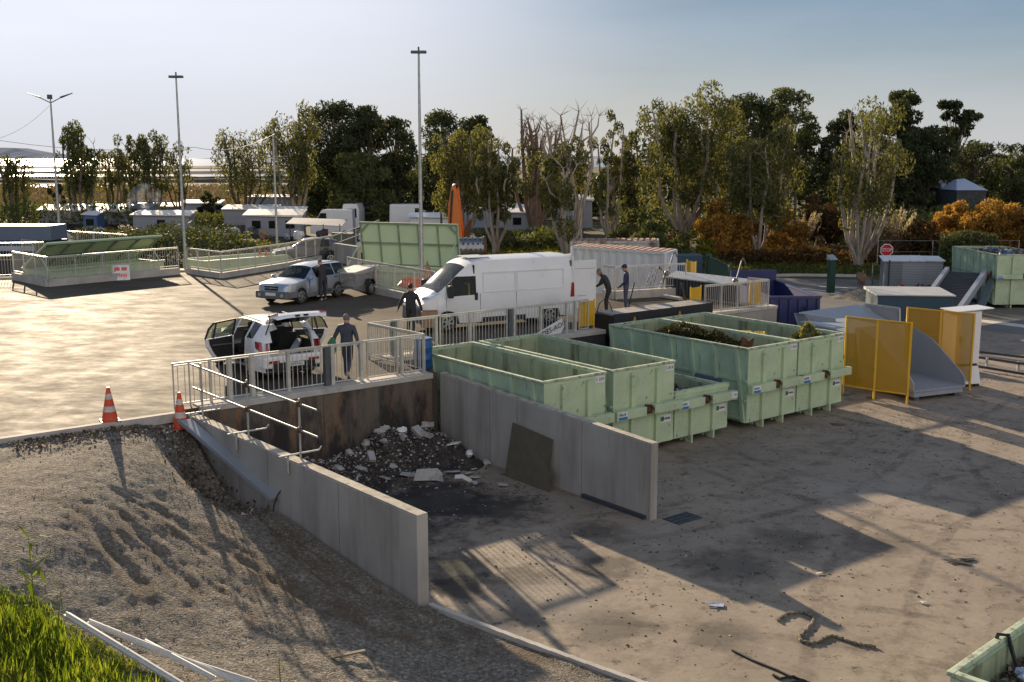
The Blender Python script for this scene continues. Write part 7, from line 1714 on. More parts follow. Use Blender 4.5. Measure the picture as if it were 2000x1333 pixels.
caravan('white low caravan roof behind the raised green lid', 798, 890, 425, 446, 104, 'white', 'white', .2, win=0)
caravan('pale hut with a flat cream roof behind the grey pole', 1086, 1158, 390, 440, 116, 'caravan', 'roof_light', .3, win=1)
caravan('small pale caravan between the trunks left of the grey pole', 985, 1035, 416, 436, 104, 'caravan', 'white_matt', .2, win=1)
caravan('grey-roofed shed behind the white vans', 655, 720, 396, 425, 128, 'shed_dark', 'caravan_blue', .1, win=0)
bigvan('white van with a sloping nose in the camp, seen from its side', 606, 690, 410, 447, 112, 'l')
bigvan('white van in the camp seen from behind', 668, 702, 399, 442, 116, 'r', True)
bigvan('long white van in the camp with a red tail light on its left end', 760, 842, 400, 446, 108, 'r')
p = A(765, 455, 92); small_car('white car in the camp beside the raised green lid', (p.x - 2, 92, -.1), R(170), M['carwhite'])
p = A(645, 470, 90); small_car('white car in the camp behind the grey canopy', (p.x, 92, -.1), R(175), M['carwhite'])
a, b = A(568, 434, 88), A(660, 436, 84)
t = thing('canopy', 'grey sheet canopy on thin posts in the camp', 'canopy', (a.x, 86, 0)); w_ = b.x - a.x; z_ = a.z
q = MB(); q.hexa([(0, 0, z_ - .05), (w_, 0, z_ - .25), (w_, 3, z_ + .1), (0, 3, z_ + .25), (0, 0, z_), (w_, 0, z_ - .2), (w_, 3, z_ + .15), (0, 3, z_ + .3)]); q.build('sheet', mat('grey_sheet', (.22, .22, .22), .6, 0, .1, 1), t)
for x in (.3, w_ * .33, w_ * .66, w_ - .2):
    q = MB(); q.bar((x, .1, 0), (x, .1, z_ - .05), .06, .06); q.build('post', M['shed_dark'], t)
a = A(665, 455, 84); q = MB(); q.hexa([(-1, 0, 0), (1.2, 0, 0), (1.2, 1, 0), (-1, 1, 0), (-.7, 0, a.z), (.9, 0, a.z - .1), (.9, 1, a.z), (-.7, 1, a.z)]); tag(q.build('tarp_cover', mat('olive_tarp', (.11, .13, .10), .7, 0, .2, 2), None, loc=(a.x, 84, 0)), 'grey-green tarpaulin cover beside the canopy', 'tarpaulin')
# clutter of the camp
rg_ = random.Random(12)
for i in range(70):
    u = rg_.choice([rg_.uniform(100, 300), rg_.uniform(300, 640), rg_.uniform(690, 770)]); Y = rg_.uniform(92, 112); a = A(u, 440, Y); s_ = rg_.uniform(.25, .7)
    q = MB(); q.blob((0, 0, s_ * .6), s_, s_ * .8, s_ * .8, i, 7, 4, .4)
    cm = rg_.choice(['white_matt', 'shed_dark', 'tarp_blue', 'shed_dark', 'cardboard', 'darkgrey', 'rust', 'caravan_blue'])
    tag(q.build('junk_pile', M[cm], None, loc=(a.x, Y, max(0, a.z - 1.2))), 'pile of mixed junk standing between the vans and huts of the camp', 'junk', 'junk piles in the camp')
# smoke
m = bpy.data.materials.new('smoke'); m.use_nodes = True; nt = m.node_tree; nt.nodes.remove(nt.nodes['Principled BSDF']); out = nt.nodes['Material Output']
pv = nt.nodes.new("ShaderNodeVolumePrincipled"); pv.inputs['Color'].default_value = (.62, .72, .85, 1); vv_ = coord(nt, 'Object'); n1 = noise(nt, vv_, .9, 5, .65)
dn = nt.nodes.new("ShaderNodeVectorMath"); dn.operation = 'LENGTH'; nt.links.new(vv_, dn.inputs[0])
nt.links.new(math_(nt, 'MULTIPLY', ramp(nt, n1, [(.46, 0.), (.7, 1.)]), .5), pv.inputs['Density']); nt.links.new(pv.outputs[0], out.inputs['Volume'])
q = MB(); a = A(300, 402, 110)
for (u, v, r) in ((303, 408, .5), (296, 398, .9), (284, 388, 1.5)):
    c = A(u, v, 110); q.blob((c.x - a.x, 0, c.z - a.z), r * 1.2, r, r, int(u), 12, 8, .1)
tag(q.build('smoke', m, None, loc=tuple(a), smooth=60), 'bluish smoke drifting up from the camp', 'smoke', kind='stuff')
# excavator arm and perforated drum
a = A(890, 460, 72)
t = thing('excavator', 'orange folded excavator arm rising behind the raised green lid', 'excavator', (a.x, 72, 0))
def EX(u, v, o=0.0): p = A(u, v, 72); return Vector((p.x - a.x, o, p.z))
q = MB(); q.slab([EX(874, 470), EX(904, 470), EX(899, 410), EX(890, 363), EX(882, 366), EX(876, 400)], .5); q.build('boom', M['orange'], t, bevel=.03)
q = MB(); q.slab([EX(896, 470, .7), EX(909, 470, .7), EX(903, 430, .7), EX(895, 362, .7), EX(885, 364, .7)], .4); q.build('stick', M['orange'], t, bevel=.03)
q = MB(); q.tube([EX(880, 440, -.3), EX(884, 372, -.3)], .07, 8); q.build('hydraulic_ram', M['black'], t)
q = MB(); q.blob(tuple(EX(889, 364, .3)), .22, .5, .18, 1, 8, 5, .05); q.build('pin', M['black'], t)
q = MB(); q.box(-1.2, 1.2, .2, 3.0, .2, 1.6); q.build('machine_body', M['orange'], t, bevel=.08)
q = MB(); q.slab([EX(906, 452, .1), EX(918, 428, .1), EX(922, 432, .1), EX(916, 470, .1), EX(908, 478, .1)], .4); q.build('bucket', M['rust'], t)
a = A(918, 486, 66)
t = thing('screening_drum', 'steel screening drum with rows of dark holes right of the raised green lid', 'drum', (a.x, 66, a.z), R(8)); rD = .68
q = MB(); q.lathe([(rD, -.85), (rD, .80)], 28, 0, (0, 0, 0), 'X'); q.build('shell', mat('drum_steel', (.25, .26, .28), .3, .8, .3, 3, dirt=(.15, .09, .05), dscale=3, dlo=.5, dhi=.7), t, smooth=40)
q = MB(); q.lathe([(rD + .09, .80), (rD + .09, .95)], 28, 0, (0, 0, 0), 'X'); q.lathe([(rD + .05, -.9), (rD + .05, -.82)], 28, 0, (0, 0, 0), 'X'); q.build('rim', M['rust'], t)
q = MB()
for k in range(12):
    an = k * math.pi / 6
    for i in range(5):
        x = -.62 + i * .3 + (.15 if k % 2 else 0); c, s_ = math.cos(an), math.sin(an); q.box(x - .04, x + .04, rD * c - .05, rD * c + .05, rD * s_ - .06, rD * s_ + .06)
q.build('hole', M['black'], t)
q = MB(); q.box(-.5, .6, -.4, .4, -a.z, -rD + .02); q.build('support', M['shed_dark'], t)

# ================================================================== TREES
def curve(p, q_, bow, n=5):
    p, q_ = Vector(p), Vector(q_); return [p.lerp(q_, i / n) + bow * math.sin(math.pi * i / n) for i in range(n + 1)]
def shell_pts(rng, c, r, n, flat=1.0):
    d = rng.normal(0, 1, (n, 3)); d /= np.linalg.norm(d, axis=1)[:, None]; k = rng.uniform(.25, 1, (n, 1)) ** .5
    return np.asarray(c)[None] + d * k * r * np.array([1, 1, flat])
def tree(label, base, H, Rr, seed, style, leaf, bark, n, size, name='eucalyptus_tree', group='trees beyond the yard', low=.2, stems=6, r0=.30, lean=0.0, fill=1.0, top_bare=False, hbf=.13):
    rng = np.random.default_rng(seed); rg_ = random.Random(seed)
    t = thing(name, label, 'tree', tuple(base), 0, group); q = MB(); clumps = []
    if style == 'pollard':
        hb = H * hbf; q.tube([(0, 0, -.1), (lean * .1, 0, hb * .6), (lean * .15, 0, hb * 1.25)], [r0 * 1.25, r0, r0 * 1.15], 9)
        for k in range(stems):
            an = 2 * math.pi * (k + rg_.uniform(-.3, .3)) / stems; rr_ = Rr * rg_.uniform(.25, .85); hh = H * rg_.uniform(.62, .97)
            e = Vector((math.cos(an) * rr_ + lean, math.sin(an) * rr_ * .8, hh)); mid = Vector((math.cos(an) * rr_ * .75 + lean * .6, math.sin(an) * rr_ * .6, hh * .45))
            st_ = Vector((lean * .1 + math.cos(an) * r0 * .4, math.sin(an) * r0 * .4, hb * .8))
            pts = [st_, st_.lerp(mid, .5) + Vector((math.cos(an) * .25, math.sin(an) * .2, 0)), mid, mid.lerp(e, .5) + Vector((rg_.uniform(-.55, .55), rg_.uniform(-.4, .4), 0)), e]
            rs = r0 * rg_.uniform(.32, .52); q.tube(pts, [rs * 1.2, rs, rs * .85, rs * .7, rs * .42], 7)
            for f in (.30, .42, .52, .62, .70, .78, .86, .93, 1.0) if not top_bare else (.28, .38, .47, .56, .64, .72):
                if rg_.random() > .72 * fill: continue
                c = mid.lerp(e, (f - .3) / .7) if f > .3 else st_.lerp(mid, f / .3); off = Vector((rg_.uniform(-1, 1), rg_.uniform(-1, 1), rg_.uniform(-.3, .6))) * Rr * .30
                cc = c + off
                for _ in range(3): q.tube([cc, cc + Vector((rg_.uniform(-1, 1), rg_.uniform(-1, 1), rg_.uniform(-.5, .9))) * Rr * .16], [.022, .008], 3)
                q.tube([c, c.lerp(cc, .6) + Vector((0, 0, .15)), cc], [rs * .35, rs * .22, rs * .1], 4); clumps.append((cc, Rr * rg_.uniform(.14, .34)))
            for _ in range(3 if top_bare else 1):
                if not top_bare and rg_.random() > .4: continue
                b0 = mid.lerp(e, rg_.uniform(.35, .8)); b1 = b0 + Vector((rg_.uniform(-1, 1), rg_.uniform(-.6, .6), H * rg_.uniform(.05, .10))); b2 = b1 + Vector((rg_.uniform(-.5, .5), rg_.uniform(-.3, .3), H * rg_.uniform(.05, .12)))
                q.tube([b0, b1, b2], [rs * .5, rs * .36, rs * .16], 5)
                for _2 in range(4): q.tube([b2, b2 + Vector((rg_.uniform(-.8, .8), rg_.uniform(-.5, .5), rg_.uniform(.1, .9)))], [.03, .01], 3)
            if top_bare:
                for _2 in range(4): q.tube([e, e + Vector((rg_.uniform(-.8, .8), rg_.uniform(-.5, .5), rg_.uniform(.1, .9)))], [.03, .01], 3)
    elif style == 'round':
        q.tube([(0, 0, -.1), (lean * .2, 0, H * .25), (lean * .5, 0, H * .55), (lean, 0, H * .85)], [r0 * 1.3, r0, r0 * .7, r0 * .2], 9)
        for k in range(stems * 13):
            f = rg_.random(); zz = H * (low + (.97 - low) * (f ** .9)); hm = low + .40
            wr_ = Rr * math.sqrt(max(.04, 1 - ((zz / H - hm) / (.99 - hm)) ** 2)) if zz / H > hm else Rr * (.75 + .25 * (zz / H - low) / .40)
            an = rg_.uniform(0, 6.283); rr_ = wr_ * rg_.uniform(.1, .95) ** .6; c = Vector((math.cos(an) * rr_ + lean * zz / H, math.sin(an) * rr_, min(zz, H * .96)))
            s_ = Vector((lean * zz / H * .6, 0, zz * .62)); q.tube(curve(s_, c, Vector((0, 0, -.25)), 3), [r0 * .36, r0 * .25, r0 * .16, r0 * .06], 5); clumps.append((c, Rr * rg_.uniform(.16, .30)))
    elif style == 'bush':
        for k in range(stems * 4):
            an = rg_.uniform(0, 6.283); ph = rg_.uniform(0, 1); rr_ = Rr * math.sqrt(rg_.random()) * .85; zz = H * math.sqrt(max(.02, 1 - (rr_ / Rr) ** 2)) * rg_.uniform(.25, .92)
            c = Vector((math.cos(an) * rr_, math.sin(an) * rr_ * .8, zz)); q.tube(curve((math.cos(an) * .2, math.sin(an) * .2, 0), c, Vector((0, 0, .1)), 3), [.06, .05, .035, .015], 4); clumps.append((c, min(Rr, H) * rg_.uniform(.22, .36)))
    q.build('trunk', M[bark], t, smooth=50)
    n = int(n * (1.25 if style == 'pollard' else 1.7)); size = size * (.78 if style == 'pollard' else .9); tot = sum(r * r for _, r in clumps) + 1e-6; C = []
    for c, r in clumps:
        k = max(8, int(n * r * r / tot)); C.append(shell_pts(rng, c, r, k, .8 if style != 'pollard' else 1.25))
    C = np.concatenate(C); nn = len(C)
    leaf_mesh('crown', C, rng.uniform(.7, 1.5, nn) * size, rng.uniform(.28, .5, nn) * size, rng, M[leaf], t, .75 if style == 'pollard' else .35)
    return t
def T(label, u, vb, vt, half_px, style, leaf, bark, n, seed, size=.42, Y=None, **k):
    Y_ = Y or G(u, vb).y; b = A(u, vb, Y_); zt = A(u, vt, Y_).z; zb = 0.0
    return tree(label, (b.x, Y_, zb), zt - zb, half_px / 2110 * Y_, seed, style, leaf, bark, n, size, **k)
E_ = 'trees beyond the yard'
# left row in front of the salt ponds
T('squat leafy pollarded tree at the far left edge', 34, 445, 303, 36, 'pollard', 'leaf_mid', 'bark_dark', 2600, 1, .40, stems=7, r0=.45, fill=1.2)
T('tallest feathery tree of the left row, right of the streetlight', 152, 406, 236, 46, 'pollard', 'leaf_mid', 'bark_dark', 3600, 2, .52, Y=125, stems=6, r0=.36, fill=1.25)
T('ivy-wrapped leaning stump by the streetlight', 122, 404, 335, 16, 'pollard', 'leaf_dark', 'bark_dark', 900, 3, .45, Y=125, stems=2, r0=.3, lean=-.6)
T('slender many-stemmed tree right of the tallest left tree', 222, 404, 263, 36, 'pollard', 'leaf_olive', 'bark_dark', 1900, 4, .48, Y=128, stems=6, r0=.30, fill=.95, lean=.8)
T('thin upright tree left of the smoke', 256, 402, 262, 22, 'pollard', 'leaf_olive', 'bark_dark', 1500, 5, .48, Y=132, stems=5, r0=.26)
T('bushy-topped tree above the smoke', 298, 398, 253, 34, 'pollard', 'leaf_mid', 'bark_dark', 2600, 6, .5, Y=132, stems=7, r0=.32, fill=1.15)
T('forked bare-limbed tree behind the tall left mast', 352, 398, 258, 36, 'pollard', 'leaf_olive', 'bark_dark', 1300, 7, .48, Y=132, stems=6, r0=.28, fill=.7)
T('wide fan-shaped tree left of the camera pole', 478, 404, 250, 66, 'pollard', 'leaf_olive', 'bark_dark', 3000, 8, .5, Y=128, stems=8, r0=.34, fill=.95)
T('dark low pine behind the tall left mast', 410, 402, 362, 22, 'bush', 'leaf_dark', 'bark_dark', 900, 9, .45, Y=140, name='pine_bush', group=None)
# dark central group
T('pale-leaved tall tree at the left end of the dark central group', 578, 408, 208, 60, 'pollard', 'leaf_olive', 'bark_pale', 4200, 10, .52, Y=118, stems=8, r0=.36, fill=1.3)
T('large dark dense tree in the central group', 655, 410, 202, 80, 'round', 'leaf_dark', 'bark_dark', 7500, 11, .52, Y=132, low=.08, stems=9)
T('dark dense tree right of the largest central one', 722, 412, 208, 63, 'round', 'leaf_dark', 'bark_dark', 6500, 12, .52, Y=128, low=.06, stems=8)
T('dark dense tree left of the tallest mast', 775, 412, 228, 53, 'round', 'leaf_dark', 'bark_dark', 5200, 13, .52, Y=130, low=.06, stems=7)
T('dark tree rising behind the light eucalyptus right of the tallest mast', 868, 412, 220, 70, 'round', 'leaf_dark', 'bark_dark', 5200, 14, .52, Y=136, low=.1, stems=8)
T('dark rounded tree top behind the orange arm', 925, 412, 226, 51, 'round', 'leaf_dark', 'bark_dark', 4200, 15, .52, Y=138, low=.1, stems=7)
T('low dark green undergrowth tree behind the white vans', 700, 412, 300, 70, 'round', 'leaf_mid', 'bark_dark', 4200, 16, .5, Y=121, low=.05, stems=7)
T('light olive eucalyptus above the orange arm', 902, 470, 250, 62, 'pollard', 'leaf_olive', 'bark_pale', 6000, 17, .42, Y=92, stems=8, r0=.34, fill=1.4)
T('pale eucalyptus with drooping leaves right of the screening drum', 968, 478, 236, 44, 'pollard', 'leaf_olive', 'bark_pale', 4200, 18, .40, Y=86, stems=6, r0=.30, fill=1.25)
T('reddish many-stemmed pollard with bare stubs against the sky', 1045, 440, 206, 56, 'pollard', 'leaf_olive', 'bark_red', 1900, 19, .42, Y=104, stems=9, r0=.55, fill=.6, top_bare=True)
T('forked eucalyptus left of the grey pole with bare upper limbs', 1108, 482, 204, 62, 'pollard', 'leaf_olive', 'bark_pale', 3300, 20, .38, Y=78, stems=7, r0=.36, fill=.9, top_bare=True)
T('thin sparse tree with bare twigs right of the grey pole', 1190, 470, 210, 36, 'pollard', 'leaf_olive', 'bark_pale', 1800, 21, .40, Y=92, stems=7, r0=.26, fill=.8)
T('slim leafy tree left of the large pale-trunked eucalyptus', 1232, 470, 240, 34, 'pollard', 'leaf_olive', 'bark_dark', 3000, 22, .40, Y=98, stems=6, r0=.26, fill=1.1)
T('large eucalyptus with a smooth pale forked trunk', 1332, 490, 172, 92, 'pollard', 'leaf_olive', 'bark_pale', 9500, 23, .44, Y=90, stems=6, r0=.46, fill=1.7, hbf=.17)
T('olive eucalyptus behind the orange bushes', 1400, 470, 238, 50, 'pollard', 'leaf_olive', 'bark_pale', 4500, 24, .44, Y=102, stems=7, r0=.32, fill=1.4)
T('dark dense tree top behind the olive eucalypts', 1450, 440, 186, 73, 'round', 'leaf_dark', 'bark_dark', 6000, 25, .5, Y=122, low=.2, stems=9)
T('tall grey-green tree behind the orange bushes', 1532, 440, 170, 56, 'round', 'leaf_mid', 'bark_pale', 5200, 26, .5, Y=122, low=.25, stems=8)
T('sunlit eucalyptus with pale slim stems above the orange bushes', 1480, 500, 246, 78, 'pollard', 'leaf_olive', 'bark_pale', 6000, 27, .42, Y=84, stems=8, r0=.27, fill=1.15, hbf=.06)
T('big pollarded eucalyptus with many pale upright stems beside the road', 1676, 524, 205, 84, 'pollard', 'leaf_olive', 'bark_pale', 4600, 28, .38, Y=80, stems=12, r0=.36, fill=.55, hbf=.06)
T('dark tall spreading tree behind the pale-stemmed eucalyptus', 1745, 460, 178, 68, 'round', 'leaf_dark', 'bark_dark', 6200, 29, .5, Y=114, low=.25, stems=5, fill=.8)
T('dark dense lower tree right of the pale-stemmed eucalyptus', 1800, 460, 252, 76, 'round', 'leaf_dark', 'bark_dark', 7500, 129, .5, Y=110, low=.05, stems=9)
T('dark leaning tree with a separate tuft reaching right', 1842, 440, 194, 38, 'round', 'leaf_dark', 'bark_dark', 1900, 30, .5, Y=114, stems=2, r0=.22, low=.70, lean=1.2)
T('dark tree left behind the pale-stemmed eucalyptus', 1640, 450, 214, 53, 'round', 'leaf_dark', 'bark_dark', 3800, 31, .5, Y=118, low=.15, stems=7)
T('dark rounded tree at the right below the palms', 1895, 440, 282, 80, 'round', 'leaf_dark', 'bark_dark', 5200, 32, .5, Y=124, low=.05, stems=8)
T('olive hedge tree at the right edge', 1975, 440, 305, 60, 'round', 'leaf_mid', 'bark_dark', 4200, 33, .5, Y=118, low=.05, stems=8)
T('green shrubby tree under the big forked eucalyptus', 1290, 505, 415, 56, 'bush', 'leaf_mid', 'bark_dark', 4200, 34, .36, Y=78, name='shrub', group='shrubs beyond the platform')
T('olive shrub behind the white container', 1225, 500, 430, 44, 'bush', 'leaf_olive', 'bark_dark', 2800, 35, .36, Y=86, name='shrub', group='shrubs beyond the platform')
# orange and brown bushes
for i, (u, vb, vt, hp, lf, n, Y, lb) in enumerate(((1418, 500, 378, 58, 'leaf_orange', 6500, 84, 'rounded rusty orange tamarisk left of the utility pole'), (1535, 498, 400, 46, 'leaf_orange', 4200, 84, 'dull orange tamarisk right of the utility pole'), (1600, 490, 372, 50, 'leaf_brown', 4200, 92, 'dark brown bush left of the pale-stemmed eucalyptus'),
        (1940, 492, 380, 80, 'leaf_orange', 8500, 84, 'largest bright orange tamarisk at the right'), (1858, 494, 392, 56, 'leaf_orange', 6000, 86, 'bright orange tamarisk above the loading ramp'), (2020, 490, 392, 60, 'leaf_orange', 5000, 82, 'orange tamarisk cut by the right edge'), (1795, 492, 416, 44, 'leaf_brown', 3800, 84, 'brown bush behind the stop sign'), (1478, 480, 420, 30, 'leaf_brown', 2000, 96, 'low brown bush between the orange tamarisks'), (1380, 505, 455, 26, 'leaf_yellow', 1600, 78, 'small yellow-green shrub by the green gate'))):
    T(lb, u, vb, vt, hp, 'bush', lf, 'bark_red', n, 50 + i, .34, Y=Y, name='bush', group='bushes beyond the road', stems=9)
# pampas grass
for i, (u, vb, vt, n) in enumerate(((1742, 500, 408, 16), (1560, 490, 416, 12))):
    Y = 84; b = A(u, vb, Y); t = thing('pampas_grass', ['pampas grass with pale plumes right of the big pale-stemmed tree', 'pampas grass with pale plumes behind the utility pole'][i], 'plant', (b.x, Y, 0)); rng = np.random.default_rng(90 + i); H = A(u, vt, Y).z
    for k in range(n):
        e = Vector((rng.uniform(-1.6, 1.6), rng.uniform(-.6, .6), H * rng.uniform(.82, 1.0))); f = .72
        q = MB(); q.tube([(e.x * .1, e.y * .1, 0), (e.x * .5, e.y * .5, e.z * .5), (e.x * .9, e.y * .9, e.z * .85)], .02, 4); st_ = q.build('stem', M['reed'], t)
        zz = np.linspace(.68, 1, 40); C = np.stack([e.x * zz ** 1.5, e.y * zz ** 1.5, e.z * zz], -1) + rng.normal(0, .06, (40, 3)); leaf_mesh('plume', C, .28, .10, rng, M['plume'], st_, 0, np.array([0, 0, .8]))
    C = np.stack([rng.normal(0, .8, 900), rng.normal(0, .5, 900), np.abs(rng.normal(0, .35 * H, 900))], -1); leaf_mesh('leaves', C, .7, .05, rng, M['reed'], t, -.2)
# palms, umbrella pine and tent roofs on the right skyline
def palm(label, u, vt, Y, h):
    a = A(u, vt, Y); t = thing('palm_tree', label, 'tree', (a.x, Y, 0), 0, 'palms on the right skyline'); q = MB(); q.tube([(0, 0, 0), (.1, 0, a.z * .5), (0, 0, a.z - 1)], [.35, .28, .3], 7); q.build('trunk', M['bark_dark'], t)
    q = MB()
    for k in range(26):
        an = k * 2.4; e = .9 - (k / 26) * 1.6; ln = h
        pts = [Vector((0, 0, a.z - 1)), Vector((math.cos(an) * ln * .5, math.sin(an) * ln * .5, a.z - 1 + e * ln * .5 + .4)), Vector((math.cos(an) * ln, math.sin(an) * ln, a.z - 1 + e * ln * .6 - .3))]
        d = Vector((-math.sin(an), math.cos(an), 0)) * .28
        q.quad([pts[0] - d * .4, pts[0] + d * .4, pts[1] + d, pts[1] - d]); q.quad([pts[1] - d, pts[1] + d, pts[2] + d * .2, pts[2] - d * .2])
    q.build('crown', M['leaf_dark'], t)
palm('palm behind the dark trees at the right, left of its twin', 1888, 286, 190, 2.2); palm('palm behind the dark trees at the right, right of its twin', 1902, 288, 195, 2.0); palm('slender palm standing alone against the sky at the right', 1976, 283, 210, 1.9); palm('palm cut by the right edge of the view', 2001, 282, 200, 2.2)
a = A(1948, 299, 260); t = thing('umbrella_pine', 'flat-topped umbrella pine on the right skyline', 'tree', (a.x, 260, 0)); q = MB(); q.tube([(0, 0, 0), (0, 0, a.z - 1)], [.4, .3], 6); q.build('trunk', M['bark_dark'], t); rng = np.random.default_rng(3); C = rng.normal(0, 1, (900, 3)); C /= np.linalg.norm(C, axis=1)[:, None]; C = C * np.array([2.6, 2.0, .7]); C[:, 2] = np.abs(C[:, 2]) + a.z - 1.2; leaf_mesh('crown', C, .6, .4, rng, M['leaf_dark'], t, 0)
for i, (u0, u1, vt, vb, Y) in enumerate(((1840, 1875, 352, 368, 108), (1868, 1930, 350, 372, 104))):
    a, b = A(u0, vb, Y), A(u1, vb, Y); top = A(u0, vt, Y).z; w_ = b.x - a.x; t = thing('marquee', ['white marquee roof between the dark trees at the right, smaller one', 'white peaked marquee roof between the dark trees at the right'][i], 'tent', (a.x, Y, 0))
    q = MB(); q.hexa([(0, 0, a.z), (w_, 0, a.z), (w_, 4, a.z), (0, 4, a.z), (w_ * .2, 1.6, top - .1), (w_ * .45, 1.6, top), (w_ * .45, 2.2, top), (w_ * .2, 2.2, top - .1)]); q.build('roof', M['paleblue'], t)
    q = MB(); q.box(.1, w_ - .1, .1, 3.9, 0, a.z); q.build('wall', M['shed_dark'], t)
a = A(1590, 322, 300); 
# far-off wood as one mass, undergrowth, hedges
def scatter_mass(name, label, polys, n, hgt, size, mt, seed, cat='vegetation', droop=.2):
    rng = np.random.default_rng(seed); C = []
    tot = sum(abs(p[1] - p[0]) * 1.0 for p in polys)
    for (u0, u1, Y0, Y1, h0, h1) in polys:
        k = int(n * abs(u1 - u0) / tot); u = rng.uniform(u0, u1, k); Y = rng.uniform(Y0, Y1, k); x = (u - 1000) / 2110 * Y * 1.014
        hh = (h0 + (h1 - h0) * (u - u0) / max(1, u1 - u0)) * (.55 + .75 * fbm(x * .22 + seed, Y * .22, seed, 3)); C.append(np.stack([x, Y, hh * rng.uniform(0.02, 1, k) ** .75], -1))
    C = np.concatenate(C); k = len(C)
    return tag(leaf_mesh(name, C, rng.uniform(.7, 1.5, k) * size, rng.uniform(.3, .55, k) * size, rng, M[mt], droop=droop), label, cat, kind='stuff')
scatter_mass('distant_wood', 'dark distant wood closing the view behind the trees', [(600, 830, 140, 150, 9, 9), (830, 1010, 142, 152, 10, 9), (1010, 1240, 140, 150, 6.5, 7), (1240, 1640, 132, 142, 11, 10.5), (1640, 2080, 132, 145, 8.5, 7)], 26000, 9, .85, 'leaf_dark', 301)
scatter_mass('undergrowth', 'olive undergrowth under the trees beyond the road', [(930, 1130, 90, 96, 2.0, 2.2), (1180, 1330, 94, 104, 5, 5), (1330, 1640, 96, 106, 4, 3.5), (1640, 2060, 94, 106, 4, 4.5)], 20000, 4, .42, 'leaf_mid', 302)
scatter_mass('undergrowth', 'brownish low growth along the far side of the road', [(1180, 1340, 80, 90, 1.8, 2.0), (1430, 1720, 80, 88, 1.0, 1.3), (1720, 1900, 82, 90, 2.4, 2.6)], 9000, 2, .34, 'leaf_brown', 303)
scatter_mass('hedge', 'dark clipped hedge behind the loading ramp', [(1822, 1935, 76, 78.5, 2.9, 3.0)], 6500, 3, .22, 'leaf_dark', 304)
scatter_mass('undergrowth', 'scrubby bushes along the fence before the camp', [(-60, 60, 84, 90, 1.8, 2.2), (160, 350, 84, 92, 2.9, 2.7), (350, 480, 78, 86, 3.6, 3.1), (480, 640, 78, 84, 2.3, 1.8), (640, 700, 80, 84, 1.3, 1.1)], 15000, 3, .30, 'leaf_dark', 305)
scatter_mass('undergrowth', 'yellowish scrub tops along the fence before the camp', [(210, 350, 83, 90, 2.3, 2.3), (380, 500, 77, 82, 3.2, 2.8), (500, 660, 77, 80, 2.2, 1.7)], 2200, 3, .28, 'leaf_yellow', 306)
scatter_mass('undergrowth', 'dark scrub beneath the left tree row', [(-60, 340, 118, 134, 3.2, 3.0), (340, 560, 126, 138, 1.6, 2.0)], 9000, 3, .5, 'leaf_mid', 307)
scatter_mass('reeds', 'dry golden reed bed in front of the salt ponds', [(-120, 620, 150, 262, 1.9, 2.0)], 26000, 2, .9, 'reed', 308, droop=-.6)
scatter_mass('grass_strip', 'grass growing between the platform and the camp fence', [(300, 640, 64, 77, .45, .5), (-60, 300, 66, 80, .4, .4)], 9000, .5, .24, 'grass_dull', 309, droop=-.6)
scatter_mass('grass_strip', 'grassy bank behind the panel van', [(930, 1130, 72, 90, .9, 1.0), (1130, 1250, 76, 92, .8, .9)], 9000, .9, .26, 'leaf_yellow', 310, droop=-.6)
scatter_mass('grass_strip', 'rough grass on the road verge', [(1340, 1930, 75, 84, .35, .4)], 9000, .4, .22, 'grass_dull', 311, droop=-.6)
t = thing('wire_fence', 'thin wire fence with slim posts before the camp scrub', 'fence', (0, 0, 0))
us = [-40, 40, 130, 200, 240, 330, 390, 440, 482, 540]; pr_ = None
for u in us:
    p = A(u, 470, 76); q = MB(); q.tube([(p.x, 76, 0), (p.x, 76, 2.9)], .035, 5); q.lathe([(.06, 2.88), (.07, 2.92), (.05, 2.98)], 6, 0, (p.x, 76, 0)); q.build('post', M['galv_dark'], t)
    if pr_ is not None:
        q = MB(); q.bar((pr_, 76, 1.5), (p.x, 76, 1.5), .01, 2.6); q.build('mesh_panel', M['wire'], t)
    pr_ = p.x
t = thing('wire_fence', 'pale thin wire fence across the orange bushes at the right', 'fence', (0, 0, 0)); pr_ = None
for u in (1715, 1822, 1895, 1990):
    p = A(u, 480, 79); q = MB(); q.tube([(p.x, 79, 0), (p.x, 79, 2.15)], .03, 5); q.build('post', M['galv'], t)
    if pr_ is not None: q = MB(); q.tube([(pr_, 79, 2.1), (p.x, 79, 2.1)], .012, 4); q.tube([(pr_, 79, 1.3), (p.x, 79, 1.3)], .010, 4); q.build('wire_strand', M['galv'], t)
    pr_ = p.x
# the dark lorry bodies at the far left
a, b = A(-60, 442, 66), A(98, 444, 66)
t = thing('lorry_body', 'dark blue-grey lorry body parked at the far left', 'lorry', (a.x, 66, 0)); w_ = b.x - a.x
q = MB(); q.box(0, w_, 0, 2.5, a.z - .9, a.z); q.build('tipper_body', M['bluegrey'], t, bevel=.04)
q = MB(); q.box(0, w_, -.1, 2.5, a.z - 1.6, a.z - .95); q.build('chassis', M['black'], t)
q = MB(); q.box(.3, w_ - 1, -.14, -.11, a.z - 1.5, a.z - 1.2); q.build('side_guard', M['paleblue'], t)
for x in (1.2, w_ - 1.2): q = MB(); q.lathe([(.5, 0), (.5, .3)], 16, 0, (x, .05, P + .5), 'Y'); q.build('wheel', M['tyre'], t)
q = MB(); q.box(.5, w_ - .5, .5, 2.4, 0, P + .2); q.build('plinth', M['shed_dark'], t)

